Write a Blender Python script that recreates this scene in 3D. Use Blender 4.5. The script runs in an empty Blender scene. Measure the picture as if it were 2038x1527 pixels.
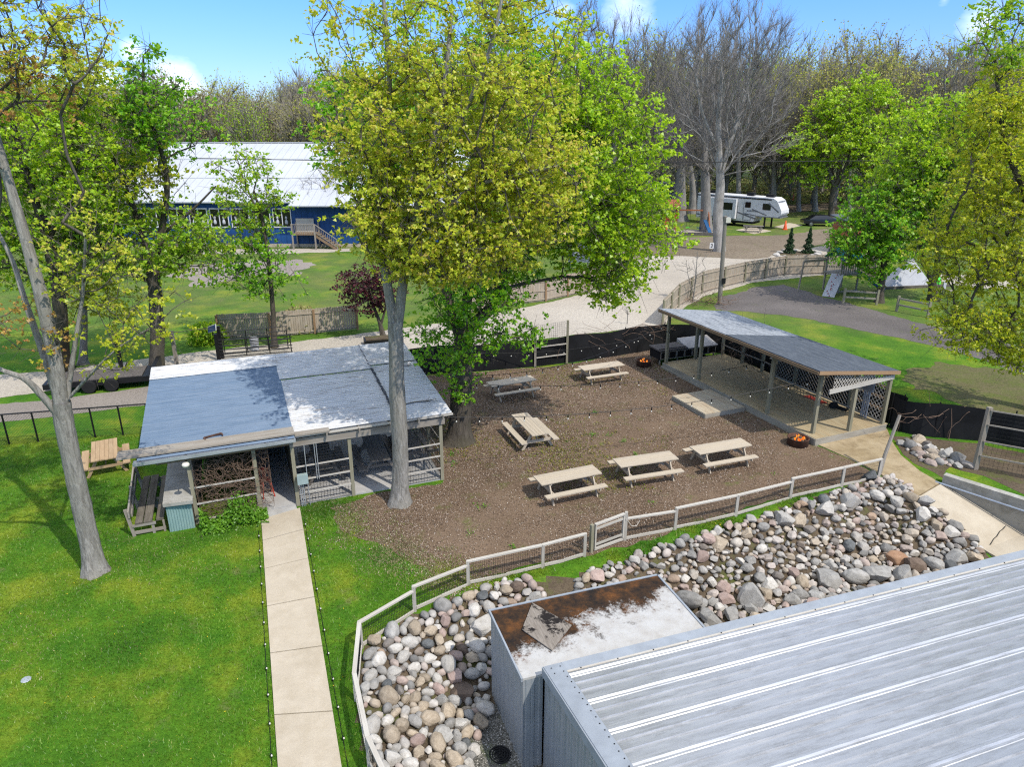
import bpy, math, random
import numpy as np
from mathutils import Vector, Matrix
from mathutils.geometry import tessellate_polygon
R = math.radians
rng = np.random.default_rng(11)
random.seed(11)
S = bpy.context.scene
C = S.collection
# ------------------------------------------------------------------ camera
H, PIT, F = 12.5, R(20), 1413.0
cp, sp = math.cos(PIT), math.sin(PIT)
def ray(u, v):
    cx = (u-1019)/F; cy = -(v-763.5)/F
    return (cx, cp+sp*cy, -sp+cp*cy)
def G(u, v, z=0.0):
    d = ray(u, v); t = (z-H)/d[2]
    return (d[0]*t, d[1]*t)
def Zy(u, v, y):
    d = ray(u, v); t = y/d[1]
    return (d[0]*t, y, H+d[2]*t)
cam = bpy.data.cameras.new("camera"); co = bpy.data.objects.new("camera", cam); C.objects.link(co)
co.location = (0, 0, H); co.rotation_euler = (R(90)-PIT, 0, 0)
cam.sensor_width = 36; cam.lens = 36*F/2038; cam.clip_end = 6000; cam.clip_start = 0.1
S.camera = co

# ------------------------------------------------------------------ materials
MATS = {}
ALB = .72   # photographed albedos are read a little bright; one factor brings them to real values
class NT:
    def __init__(s, name):
        s.m = bpy.data.materials.new(name); s.m.use_nodes = True
        s.t = s.m.node_tree; s.t.nodes.clear()
        s.out = s.n('ShaderNodeOutputMaterial')
        MATS[name] = s.m
    def n(s, typ, **kw):
        nd = s.t.nodes.new(typ)
        for k, v in kw.items(): setattr(nd, k, v)
        return nd
    def l(s, a, b): s.t.links.new(a, b)
    def coord(s, kind='Object'):
        if kind == 'Position': return s.n('ShaderNodeNewGeometry').outputs['Position']
        return s.n('ShaderNodeTexCoord').outputs[kind]
    def mapping(s, vec, scale=(1,1,1), rot=(0,0,0)):
        m = s.n('ShaderNodeMapping'); s.l(vec, m.inputs['Vector'])
        m.inputs['Scale'].default_value = scale; m.inputs['Rotation'].default_value = rot
        return m.outputs[0]
    def noise(s, vec, scale, detail=4, rough=.55, dist=0):
        nd = s.n('ShaderNodeTexNoise'); s.l(vec, nd.inputs['Vector'])
        nd.inputs['Scale'].default_value = scale; nd.inputs['Detail'].default_value = detail
        nd.inputs['Roughness'].default_value = rough; nd.inputs['Distortion'].default_value = dist
        return nd.outputs['Fac']
    def ramp(s, fac, stops, interp='LINEAR'):
        nd = s.n('ShaderNodeValToRGB'); s.l(fac, nd.inputs[0]); cr = nd.color_ramp; cr.interpolation = interp
        while len(cr.elements) < len(stops): cr.elements.new(0.5)
        for e, (p, c) in zip(cr.elements, stops):
            e.position = p; e.color = (c, c, c, 1) if isinstance(c, (int, float)) else (*c, 1)
        return nd.outputs[0]
    def mix(s, fac, a, b, mode='MIX'):
        nd = s.n('ShaderNodeMix', data_type='RGBA', blend_type=mode)
        for i, x in ((0, fac), (6, a), (7, b)):
            if isinstance(x, (int, float)): nd.inputs[i].default_value = x if i == 0 else (x, x, x, 1)
            elif isinstance(x, tuple): nd.inputs[i].default_value = (*x, 1)
            else: s.l(x, nd.inputs[i])
        return nd.outputs[2]
    def math(s, op, a, b=0.0):
        nd = s.n('ShaderNodeMath', operation=op)
        for i, x in ((0, a), (1, b)):
            if isinstance(x, (int, float)): nd.inputs[i].default_value = x
            else: s.l(x, nd.inputs[i])
        return nd.outputs[0]
    def bump(s, h, strength=.4, dist=.02):
        nd = s.n('ShaderNodeBump'); s.l(h, nd.inputs['Height'])
        nd.inputs['Strength'].default_value = strength; nd.inputs['Distance'].default_value = dist
        return nd.outputs[0]
    def pbr(s, col, rough=.8, metal=0.0, nor=None, spec=.3, emit=None, es=0):
        b = s.n('ShaderNodeBsdfPrincipled')
        col = tuple(c*ALB for c in col) if isinstance(col, tuple) else s.mix(1.0, col, ALB, 'MULTIPLY')
        for key, x in (('Base Color', col), ('Roughness', rough), ('Metallic', metal)):
            if isinstance(x, (int, float)) and key != 'Base Color': b.inputs[key].default_value = x
            elif isinstance(x, tuple): b.inputs[key].default_value = (*x, 1)
            else: s.l(x, b.inputs[key])
        b.inputs['Specular IOR Level'].default_value = spec
        if nor is not None: s.l(nor, b.inputs['Normal'])
        if emit: b.inputs['Emission Color'].default_value = (*emit, 1); b.inputs['Emission Strength'].default_value = es
        s.l(b.outputs[0], s.out.inputs[0]); return s.m
    def island(s): return s.n('ShaderNodeNewGeometry').outputs['Random Per Island']
    def sep(s, vec, ax):
        nd = s.n('ShaderNodeSeparateXYZ'); s.l(vec, nd.inputs[0]); return nd.outputs[ax]

def simple(name, col, rough=.6, metal=0.0, var=.25, scale=6, spec=.3):
    t = NT(name); v = t.coord()
    f = t.noise(v, scale, 5)
    d = tuple(c*(1-var) for c in col); e = tuple(min(1, c*(1+var)) for c in col)
    return t.pbr(t.ramp(f, [(.3, d), (.7, e)]), rough, metal, t.bump(t.noise(v, scale*8, 3), .15, .01), spec)

def wood(name, a, b, c=None, knots=.5, rough=.85):
    """UV grain (u along the plank); every plank its own tone."""
    t = NT(name); uv = t.coord('UV')
    g = t.noise(t.mapping(uv, (1.2, 26, 1)), 1.6, 6, .65, .6)
    g2 = t.noise(t.mapping(uv, (.7, 3, 1)), 1.2, 3)
    col = t.ramp(g, [(.28, a), (.72, b)])
    isl = t.island()
    col = t.mix(t.math('MULTIPLY', t.ramp(isl, [(0, 0.0), (1, 1.0)]), .55), col, t.mix(.5, a, c or b))
    col = t.mix(t.ramp(g2, [(.42, 0.0), (.68, knots)]), col, c or a)
    col = t.mix(.6, col, t.ramp(isl, [(0, .72), (.5, 1.0), (1, 1.18)]), 'MULTIPLY')
    return t.pbr(col, rough, 0, t.bump(g, .35, .006), .2)

wood('pine_table', (.46,.38,.28), (.66,.57,.45), (.38,.30,.20), .25)
wood('old_table', (.20,.175,.15), (.36,.33,.29), (.13,.11,.09), .5)
wood('cedar_table', (.40,.27,.15), (.60,.44,.27), (.30,.19,.10), .4)
wood('grey_wood', (.27,.24,.20), (.48,.44,.38), (.20,.15,.10), .5)
wood('pale_rail', (.50,.46,.39), (.70,.66,.58), (.36,.31,.25), .4)
wood('brown_wood', (.22,.14,.08), (.40,.28,.17), (.15,.10,.06), .5)
wood('post_wood', (.26,.23,.16), (.44,.40,.29), (.20,.19,.11), .6)
wood('deck_wood', (.36,.29,.17), (.60,.50,.32), (.33,.22,.11), .55)
wood('step_wood', (.42,.36,.25), (.66,.59,.46), (.34,.22,.12), .55)
wood('deck_edge', (.32,.29,.23), (.56,.52,.44), (.22,.19,.14), .5)
wood('fence_board', (.40,.33,.25), (.62,.54,.44), (.28,.20,.13), .5)
wood('fence_post', (.34,.20,.10), (.50,.33,.19), (.24,.15,.09), .4)
wood('pole_wood', (.20,.18,.15), (.36,.33,.28), (.14,.12,.1), .4)
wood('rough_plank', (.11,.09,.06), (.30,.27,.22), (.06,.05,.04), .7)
wood('orange_wood', (.34,.12,.05), (.5,.2,.09), (.26,.1,.05), .4)

def leafmat(name, stops, trans=.45, cl=.5, tint=None):
    t = NT(name); isl = t.island()
    col = t.ramp(isl, stops)
    n = t.noise(t.coord('Position'), .55, 3)
    col = t.mix(1.0, col, t.ramp(n, [(.3, 1-cl*.55), (.7, 1+cl*.3)]), 'MULTIPLY')
    if tint: col = t.mix(t.ramp(t.math('ADD', t.math('MULTIPLY', t.noise(t.coord('Position'), .38, 5, .65), .8), t.math('MULTIPLY', t.noise(t.coord('Position'), 3.0, 3), .2)), [(.44, 0.0), (.62, .85)]), col, tint)
    d = t.n('ShaderNodeBsdfDiffuse'); tr = t.n('ShaderNodeBsdfTranslucent'); gl = t.n('ShaderNodeBsdfGlossy')
    t.l(col, d.inputs[0]); t.l(col, tr.inputs[0]); gl.inputs['Roughness'].default_value = .45
    gl.inputs['Color'].default_value = (.6,.6,.55,1)
    m = t.n('ShaderNodeMixShader'); m.inputs[0].default_value = trans; t.l(d.outputs[0], m.inputs[1]); t.l(tr.outputs[0], m.inputs[2])
    m2 = t.n('ShaderNodeMixShader'); m2.inputs[0].default_value = .04; t.l(m.outputs[0], m2.inputs[1]); t.l(gl.outputs[0], m2.inputs[2])
    t.l(m2.outputs[0], t.out.inputs[0]); return t.m
leafmat('leaf_gold', [(0,(.36,.44,.025)),(.45,(.56,.62,.035)),(.85,(.66,.62,.06)),(1,(.62,.45,.11))], .6, .2)
leafmat('leaf_green', [(0,(.10,.30,.010)),(.5,(.22,.47,.014)),(1,(.38,.60,.03))], .58, .25)
leafmat('leaf_lime', [(0,(.26,.45,.012)),(.6,(.42,.60,.018)),(1,(.54,.66,.03))], .58, .25)
leafmat('leaf_mid', [(0,(.18,.36,.012)),(.6,(.34,.52,.02)),(1,(.48,.56,.03))], .58, .25)
leafmat('leaf_olive', [(0,(.36,.44,.018)),(.6,(.56,.60,.026)),(1,(.62,.56,.045))], .6, .2)
leafmat('leaf_orange', [(0,(.34,.24,.04)),(.6,(.46,.30,.06)),(1,(.44,.18,.06))], .5, .4)
leafmat('leaf_purple', [(0,(.03,.008,.012)),(1,(.11,.02,.03))], .25)
leafmat('leaf_bud', [(0,(.24,.23,.075)),(.6,(.34,.32,.10)),(1,(.38,.31,.13))], .4, .4)
leafmat('leaf_conifer', [(0,(.012,.03,.012)),(1,(.03,.07,.02))], .1)
leafmat('leaf_shrub', [(0,(.07,.20,.01)),(1,(.2,.4,.03))])
leafmat('grass_blade', [(0,(.042,.135,.008)),(.5,(.085,.21,.012)),(.9,(.15,.26,.02)),(1,(.30,.29,.08))], .35, 1.0, (.24,.30,.02))
leafmat('weed', [(0,(.10,.14,.015)),(.5,(.19,.19,.025)),(1,(.28,.2,.04))], .3)
leafmat('dandelion', [(0,(.6,.42,.01)),(1,(.7,.5,.02))], .2, .1)

def bark(name, a, b, dark, vs=1.0):
    t = NT(name); v = t.coord()
    g = t.noise(t.mapping(v, (9*vs, 9*vs, 1.6*vs)), 1.3, 6, .7, .8)
    p = t.noise(v, 1.1, 4)
    col = t.ramp(g, [(.3, a), (.68, b)])
    col = t.mix(t.ramp(p, [(.45, 0.0), (.72, .75)]), col, dark)
    return t.pbr(col, .95, 0, t.bump(g, .9, .05), .1)
bark('bark_pale', (.13,.115,.095), (.44,.41,.36), (.27,.25,.20))
bark('bark_dark', (.05,.042,.033), (.16,.135,.105), (.09,.08,.05))
bark('bark_limb', (.07,.06,.048), (.19,.165,.135), (.12,.11,.09))
bark('bark_grey', (.17,.155,.14), (.38,.35,.315), (.2,.185,.16), .6)
bark('bark_birch', (.26,.24,.215), (.50,.47,.43), (.22,.2,.17), .6)
simple('twig', (.20,.178,.16), .95, 0, .3, 2)
simple('twig_bud', (.30,.265,.20), .95, 0, .3, 2)
simple('vine_brown', (.20,.13,.09), .9, 0, .4, 3)

# --- ground
t = NT('lawn'); v = t.coord('Position')
n1 = t.noise(v, .35, 5, .6); n2 = t.noise(v, 9, 5, .7); n3 = t.noise(v, 45, 3, .7); n4 = t.noise(v, .09, 3)
col = t.ramp(t.noise(v, .38, 5, .65), [(.36,(.050,.15,.010)),(.5,(.085,.20,.012)),(.64,(.21,.27,.022))])
col = t.mix(.75, col, t.ramp(n2, [(.3,.55),(.7,1.5)]), 'MULTIPLY')
col = t.mix(.6, col, t.ramp(n3, [(.25,.5),(.75,1.5)]), 'MULTIPLY')
col = t.mix(t.ramp(t.noise(v, .8, 6, .7), [(.60,0.0),(.74,.75)]), col, (.22,.175,.09))
dist = t.sep(v, 'Y')
far = t.ramp(t.math('DIVIDE', dist, 200.0), [(.19, 0.0), (.24, .55), (.40, .6), (.52, .85)])
col = t.mix(t.math('MULTIPLY', far, t.ramp(t.noise(v, .22, 6, .7), [(.35, .25), (.62, 1.0)])), col, t.mix(n1, (.12,.13,.035), (.22,.17,.10)))
t.pbr(col, .95, 0, t.bump(t.math('ADD', n2, n3), .8, .04), .1)

def ground(name, a, b, c, s1=.5, s2=18, s3=70, grass=0.0, bumpd=.03):
    t = NT(name); v = t.coord('Position')
    n1 = t.noise(v, s1, 5, .6); n2 = t.noise(v, s2, 4, .7); n3 = t.noise(v, s3, 2, .6)
    col = t.ramp(n1, [(.3, a), (.7, b)])
    col = t.mix(t.ramp(n2, [(.45, 0.0), (.65, .7)]), col, c)
    col = t.mix(.7, col, t.ramp(n3, [(.3, .55), (.7, 1.45)]), 'MULTIPLY')
    if grass: col = t.mix(t.ramp(t.noise(v, .9, 6, .75), [(.62-grass*.2, 0.0), (.72, .8)]), col, t.mix(n2, (.05,.12,.01), (.17,.19,.03)))
    return t.pbr(col, .95, 0, t.bump(t.math('ADD', n2, n3), .7, bumpd), .1)
ground('mulch', (.115,.074,.046), (.215,.148,.098), (.28,.20,.135), .35, 14, 40, .3)
ground('soil', (.10,.075,.05), (.17,.13,.085), (.07,.05,.035), .6, 10, 50, .5)
ground('gravel', (.44,.385,.31), (.56,.50,.41), (.33,.29,.24), .12, 6, 40)
ground('gravel_grey', (.26,.225,.19), (.36,.31,.27), (.20,.17,.14), .2, 9, 50)
ground('lot_gravel', (.125,.11,.10), (.20,.175,.16), (.09,.08,.075), .25, 9, 45, .12)
ground('dirt_road', (.19,.15,.105), (.29,.235,.17), (.14,.105,.075), .1, 3, 25, .2)
ground('pebbles', (.06,.06,.05), (.13,.12,.10), (.45,.43,.38), .8, 26, 60, .35)

def concrete(name, a, b, stain, amount=.5):
    t = NT(name); v = t.coord()
    n1 = t.noise(v, .9, 6, .65); n2 = t.noise(v, 30, 4, .7); n3 = t.noise(v, 160, 2)
    col = t.ramp(n1, [(.32, a), (.68, b)])
    col = t.mix(t.math('MULTIPLY', t.ramp(t.noise(v, 1.7, 7, .7, .5), [(.45, 0.0), (.7, 1.0)]), amount), col, stain)
    col = t.mix(.35, col, t.ramp(n2, [(.3, .75), (.7, 1.2)]), 'MULTIPLY')
    return t.pbr(col, .9, 0, t.bump(t.math('ADD', n2, n3), .25, .008), .25)
concrete('path_concrete', (.47,.395,.29), (.56,.48,.365), (.40,.325,.22), .5)
concrete('ramp_stained', (.36,.27,.15), (.48,.38,.24), (.20,.135,.065), .75)
concrete('ramp_light', (.46,.39,.29), (.55,.48,.37), (.36,.29,.2), .4)
concrete('wall_concrete', (.36,.34,.29), (.48,.46,.41), (.20,.18,.13), .7)
concrete('slab_concrete', (.40,.385,.36), (.55,.53,.50), (.30,.27,.23), .5)
concrete('stone_white', (.6,.56,.5), (.72,.68,.62), (.4,.35,.3), .4)

# --- metals
def sheet(name, a, b, dirt, lo, hi, metal=.0, rough=.45, groove=0):
    t = NT(name); v = t.coord()
    n1 = t.noise(t.mapping(v, (.6, 5, 1)), 1.6, 6, .65)
    n2 = t.noise(t.mapping(v, (1.2, 9, 1)), 1.0, 5, .75)
    n3 = t.noise(v, 22, 4, .8)
    col = t.ramp(n1, [(.3, a), (.7, b)])
    d = t.ramp(t.math('ADD', t.math('MULTIPLY', n2, .8), t.math('MULTIPLY', n3, .2)), [(lo, 0.0), (hi, 1.0)])
    col = t.mix(d, col, dirt)
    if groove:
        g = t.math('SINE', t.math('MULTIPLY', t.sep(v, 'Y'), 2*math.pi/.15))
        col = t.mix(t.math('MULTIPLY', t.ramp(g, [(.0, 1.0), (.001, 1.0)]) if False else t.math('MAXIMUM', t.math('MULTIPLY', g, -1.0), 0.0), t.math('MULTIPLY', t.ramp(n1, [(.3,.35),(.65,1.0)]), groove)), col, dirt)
    return t.pbr(col, rough, metal, t.bump(n3, .08, .005), .4)
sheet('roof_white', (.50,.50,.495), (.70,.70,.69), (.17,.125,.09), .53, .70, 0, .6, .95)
sheet('roof_blue', (.075,.135,.215), (.15,.215,.30), (.06,.05,.045), .62, .69, 0, .55, .3)
sheet('galvanised', (.42,.44,.46), (.6,.62,.64), (.28,.28,.27), .6, .8, .5)
sheet('silver_roof', (.44,.445,.45), (.56,.56,.56), (.30,.295,.285), .48, .72, .5, .40)
sheet('silver_wall', (.36,.385,.40), (.46,.485,.50), (.30,.32,.33), .5, .8, .35, .45)
sheet('counter_sheet', (.22,.36,.33), (.34,.47,.44), (.3,.28,.22), .6, .8, .1, .5)
simple('trim_grey', (.32,.345,.37), .6, .0, .12, 3)
simple('barn_roof', (.54,.55,.565), .5, .1, .06, .3)
simple('barn_blue', (.012,.07,.22), .6, 0, .2, .5)
simple('white_paint', (.72,.71,.69), .5, 0, .08, 3)
simple('black_metal', (.012,.012,.013), .5, .2, .3, 4)
simple('black_fabric', (.006,.006,.007), .8, 0, .5, 2)
simple('black_wire', (.010,.010,.010), .6, 0, .2, 4)
simple('dark_glass', (.008,.009,.011), .12, 0, .3, 1, .6)
simple('black_car', (.008,.009,.012), .2, 0, .2, 1, .6)
simple('rubber', (.012,.012,.012), .9, 0, .2, 3)
simple('chrome', (.5,.5,.52), .25, .9, .1, 3)
simple('orange_plastic', (.75,.10,.02), .6, 0, .15, 4)
simple('red_paint', (.42,.045,.025), .5, 0, .25, 4)
simple('teal_canvas', (.01,.30,.32), .7, 0, .15, 3)
simple('blue_plastic', (.01,.08,.20), .4, 0, .15, 3)
simple('lime_plastic', (.10,.75,.04), .4, 0, .1, 3)
simple('cloth_white', (.50,.50,.52), .8, 0, .08, 2)
simple('rust', (.11,.055,.035), .85, .2, .5, 6)
simple('box_grey', (.24,.27,.30), .5, .2, .12, 3)
simple('box_green', (.36,.44,.42), .5, .1, .1, 3)
simple('flap_grey', (.42,.39,.36), .85, 0, .15, 3)
simple('rv_grey', (.20,.205,.215), .4, .1, .1, 2)
simple('bulb_white', (.7,.66,.56), .3, 0, .05, 3, .5)
simple('pipe_grey', (.38,.43,.50), .4, .3, .1, 3)
simple('solar', (.02,.04,.10), .2, 0, .3, 3, .6)
def flame():
    t = NT('flame'); v = t.coord()
    e = t.n('ShaderNodeEmission'); t.l(t.ramp(t.noise(v, 9, 3), [(.35,(1,.10,.01)),(.6,(1,.38,.05)),(.8,(1,.75,.2))]), e.inputs[0]); e.inputs[1].default_value = .55
    t.l(e.outputs[0], t.out.inputs[0])
flame()
# shingles: courses across local y
def shingle(name, a, b, c):
    t = NT(name); v = t.coord()
    br = t.n('ShaderNodeTexBrick'); t.l(t.mapping(v, (1, 1, 1)), br.inputs['Vector'])
    br.inputs['Scale'].default_value = 1; br.inputs['Brick Width'].default_value = .33; br.inputs['Row Height'].default_value = .14
    br.inputs['Mortar Size'].default_value = .006; br.inputs['Color1'].default_value = (*a, 1); br.inputs['Color2'].default_value = (*b, 1); br.inputs['Mortar'].default_value = (*c, 1)
    n = t.noise(t.mapping(v, (.9, 6, 1)), 1.2, 5, .75)
    col = t.mix(t.ramp(n, [(.50, 0.0), (.62, .85)]), br.outputs['Color'], c)
    col = t.mix(.5, col, t.ramp(t.noise(v, 60, 2), [(.3, .7), (.7, 1.3)]), 'MULTIPLY')
    t.pbr(col, .9, 0, t.bump(br.outputs['Fac'], .4, .01), .2)
shingle('shingle_light', (.30,.32,.34), (.38,.395,.41), (.13,.14,.155))
shingle('shingle_dark', (.085,.10,.12), (.12,.135,.155), (.06,.07,.085))
# flat roof of the annex: white coating, rust brown and black growth towards the back edge
t = NT('stained_board'); v = t.coord()
g = t.noise(t.mapping(v, (14, 1.6, 1), (0,0,.55)), 1.5, 6, .65)
col = t.mix(t.ramp(t.noise(v, 1.9, 6, .7, .3), [(.52, 0.0), (.57, 1.0)]), t.ramp(g, [(.3, (.17,.14,.11)), (.7, (.33,.285,.235))]), (.018,.014,.012))
t.pbr(col, .9, 0, t.bump(g, .3, .008), .2)
t = NT('annex_roof'); v = t.coord()
n1 = t.noise(v, 1.1, 8, .72, .3); n2 = t.noise(v, 14, 4, .8); yy = t.sep(v, 'Y'); xx = t.sep(v, 'X')
f = t.math('ADD', t.math('ADD', t.math('MULTIPLY', n1, 1.5), t.math('MULTIPLY', n2, .55)), t.math('MULTIPLY', yy, .40))
f = t.math('SUBTRACT', f, t.math('MULTIPLY', xx, .07))
col = t.mix(t.ramp(t.noise(v, 3.2, 6, .75), [(.4, 0.0), (.75, .7)]), (.52,.505,.475), (.36,.32,.27))
col = t.mix(t.ramp(f, [(.0, 0.0), (1, 1.0)]), col, col)
fm = t.n('ShaderNodeMapRange'); t.l(f, fm.inputs[0]); fm.inputs[1].default_value = 1.26; fm.inputs[2].default_value = 1.46
col = t.mix(fm.outputs[0], col, t.ramp(t.noise(v, 2.6, 6, .75), [(.34,(.012,.010,.009)),(.5,(.05,.026,.012)),(.66,(.14,.055,.015)),(.78,(.22,.10,.03))]))
t.pbr(col, .85, 0, t.bump(t.math('ADD', n1, n2), .3, .01), .2)

def rockmat(name, a, b, c):
    t = NT(name); v = t.coord(); oi = t.n('ShaderNodeObjectInfo').outputs['Random']
    off = t.n('ShaderNodeVectorMath', operation='ADD'); t.l(v, off.inputs[0])
    cmb = t.n('ShaderNodeCombineXYZ'); t.l(t.math('MULTIPLY', oi, 37.0), cmb.inputs[0]); t.l(cmb.outputs[0], off.inputs[1])
    n1 = t.noise(off.outputs[0], 2.2, 6, .65, .4); n2 = t.noise(off.outputs[0], 14, 5, .75)
    col = t.ramp(n1, [(.3, a), (.68, b)])
    col = t.mix(t.ramp(n2, [(.5, 0.0), (.75, .7)]), col, c)
    col = t.mix(.8, col, t.ramp(oi, [(0, .7), (1, 1.25)]), 'MULTIPLY')
    return t.pbr(col, .85, 0, t.bump(t.math('ADD', n1, n2), .5, .03), .2)
rockmat('rock_grey', (.27,.255,.23), (.45,.43,.395), (.17,.16,.145))
rockmat('rock_pale', (.44,.405,.35), (.62,.585,.53), (.29,.26,.22))
rockmat('rock_tan', (.34,.27,.19), (.52,.43,.32), (.22,.17,.12))
rockmat('rock_pink', (.34,.24,.20), (.47,.36,.31), (.25,.18,.15))
rockmat('rock_dark', (.10,.105,.105), (.20,.205,.20), (.06,.06,.06))
rockmat('rock_brown', (.14,.10,.075), (.24,.18,.135), (.10,.055,.045))
rockmat('rock_rust', (.30,.16,.09), (.42,.26,.16), (.22,.14,.10))
t = NT('stones'); v = t.coord('Position'); isl = t.island()
col = t.ramp(isl, [(0,(.26,.245,.22)),(.2,(.45,.42,.38)),(.36,(.42,.34,.25)),(.52,(.58,.545,.49)),(.66,(.40,.30,.25)),(.8,(.34,.32,.29)),(.92,(.17,.165,.155)),(1,(.40,.28,.19))])
col = t.mix(.7, col, t.ramp(t.noise(v, 9, 5, .7), [(.3,.65),(.7,1.3)]), 'MULTIPLY')
t.pbr(col, .85, 0, t.bump(t.noise(v, 20, 4), .4, .02), .2)
t = NT('chips'); isl = t.island()
t.pbr(t.ramp(isl, [(0,(.075,.046,.029)),(.40,(.205,.138,.09)),(.72,(.38,.275,.195)),(.93,(.50,.41,.33)),(1,(.70,.62,.53))]), .95, 0, None, .1)
M = MATS

# ------------------------------------------------------------------ mesh builders
def tag(o, label=None, cat=None, group=None, kind=None):
    if label: o['label'] = label
    if cat: o['category'] = cat
    if group: o['group'] = group
    if kind: o['kind'] = kind
    return o
def link(name, me, mat=None, parent=None, smooth=False):
    if mat is not None:
        for m in (mat if isinstance(mat, (list, tuple)) else [mat]): me.materials.append(m if not isinstance(m, str) else M[m])
    o = bpy.data.objects.new(name, me); C.objects.link(o)
    if parent is not None: o.parent = parent
    if smooth: me.polygons.foreach_set('use_smooth', [True]*len(me.polygons))
    return o
def thing(name, label, cat, loc=(0,0,0), rz=0.0, group=None):
    o = bpy.data.objects.new(name, None); C.objects.link(o); o.empty_display_size = .3
    o.location = loc; o.rotation_euler = (0, 0, rz)
    return tag(o, label, cat, group)
def np_mesh(name, V, Q):
    """V (n,3), Q (m,k) faces of k corners."""
    me = bpy.data.meshes.new(name); V = np.ascontiguousarray(V, np.float32); Q = np.ascontiguousarray(Q, np.int32)
    k = Q.shape[1]
    me.vertices.add(len(V)); me.vertices.foreach_set('co', V.ravel())
    me.loops.add(Q.size); me.loops.foreach_set('vertex_index', Q.ravel())
    me.polygons.add(len(Q)); me.polygons.foreach_set('loop_start', np.arange(0, Q.size, k, dtype=np.int32))
    me.polygons.foreach_set('use_smooth', np.zeros(len(Q), bool)); me.update(calc_edges=True); return me
class MB:
    def __init__(s): s.v = []; s.f = []; s.uv = []; s.mi = []
    def face(s, pts, uv=None, mi=0):
        b = len(s.v); s.v += [tuple(p) for p in pts]; s.f.append(tuple(range(b, b+len(pts))))
        s.uv.append(uv or [(p[0], p[1]) for p in pts]); s.mi.append(mi); return s
    def beam(s, a, b, w, h, up=(0,0,1), mi=0):
        a = Vector(a); b = Vector(b); d = b-a; L = d.length
        if L < 1e-6: return s
        d.normalize(); up = Vector(up)
        if abs(d.dot(up)) > .98: up = Vector((0,1,0)) if abs(d.y) < .9 else Vector((1,0,0))
        sd = d.cross(up).normalized(); u2 = sd.cross(d).normalized()
        base = len(s.v)
        for t in (a, b):
            for i, j in ((-1,-1),(1,-1),(1,1),(-1,1)): s.v.append(tuple(t+sd*(i*w/2)+u2*(j*h/2)))
        ou, ov = random.random()*50, random.random()*50
        for k in range(4):
            k2 = (k+1) % 4; ww = w if k % 2 == 0 else h
            s.f.append((base+k, base+k2, base+4+k2, base+4+k)); o2 = ov+k*.37
            s.uv.append([(ou, o2), (ou, o2+ww), (ou+L, o2+ww), (ou+L, o2)]); s.mi.append(mi)
        s.f.append((base+3, base+2, base+1, base)); s.uv.append([(ou,ov),(ou+.02,ov),(ou+.02,ov+h),(ou,ov+h)]); s.mi.append(mi)
        s.f.append((base+4, base+5, base+6, base+7)); s.uv.append([(ou,ov),(ou+.02,ov),(ou+.02,ov+h),(ou,ov+h)]); s.mi.append(mi)
        return s
    def box(s, x0, x1, y0, y1, z0, z1, mi=0):
        dx, dy, dz = x1-x0, y1-y0, z1-z0; cx, cy, cz = (x0+x1)/2, (y0+y1)/2, (z0+z1)/2
        if dx >= dy and dx >= dz: return s.beam((x0,cy,cz), (x1,cy,cz), dy, dz, mi=mi)
        if dy >= dz: return s.beam((cx,y0,cz), (cx,y1,cz), dx, dz, mi=mi)
        return s.beam((cx,cy,z0), (cx,cy,z1), dx, dy, up=(0,1,0), mi=mi)
    def tube(s, pts, r, n=8, mi=0, caps=True):
        pts = [Vector(p) for p in pts]; rr = r if isinstance(r, (list, tuple)) else [r]*len(pts)
        rings = []; prev = None
        for i, p in enumerate(pts):
            d = (pts[min(i+1, len(pts)-1)]-pts[max(i-1, 0)])
            d = d.normalized() if d.length > 1e-9 else Vector((0,0,1))
            if prev is None:
                a = d.cross(Vector((0,0,1)) if abs(d.z) < .9 else Vector((1,0,0))).normalized()
            else:
                a = prev-d*prev.dot(d); a.normalize()
            prev = a; b = d.cross(a); base = len(s.v); rings.append(base)
            for k in range(n):
                t = 2*math.pi*k/n; s.v.append(tuple(p+(a*math.cos(t)+b*math.sin(t))*rr[i]))
        L = 0
        for i in range(len(pts)-1):
            L2 = L+(pts[i+1]-pts[i]).length
            for k in range(n):
                k2 = (k+1) % n
                s.f.append((rings[i]+k, rings[i]+k2, rings[i+1]+k2, rings[i+1]+k))
                s.uv.append([(L,k/n),(L,(k+1)/n),(L2,(k+1)/n),(L2,k/n)]); s.mi.append(mi)
            L = L2
        if caps:
            s.f.append(tuple(rings[0]+k for k in range(n-1,-1,-1))); s.uv.append([(0,0)]*n); s.mi.append(mi)
            s.f.append(tuple(rings[-1]+k for k in range(n))); s.uv.append([(0,0)]*n); s.mi.append(mi)
        return s
    def lathe(s, prof, n=16, c=(0,0,0), mi=0):
        rings = []
        for r, z in prof:
            rings.append(len(s.v))
            for k in range(n):
                t = 2*math.pi*k/n; s.v.append((c[0]+r*math.cos(t), c[1]+r*math.sin(t), c[2]+z))
        for i in range(len(prof)-1):
            for k in range(n):
                k2 = (k+1) % n; s.f.append((rings[i]+k, rings[i]+k2, rings[i+1]+k2, rings[i+1]+k)); s.uv.append([(0,0)]*4); s.mi.append(mi)
        return s
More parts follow.
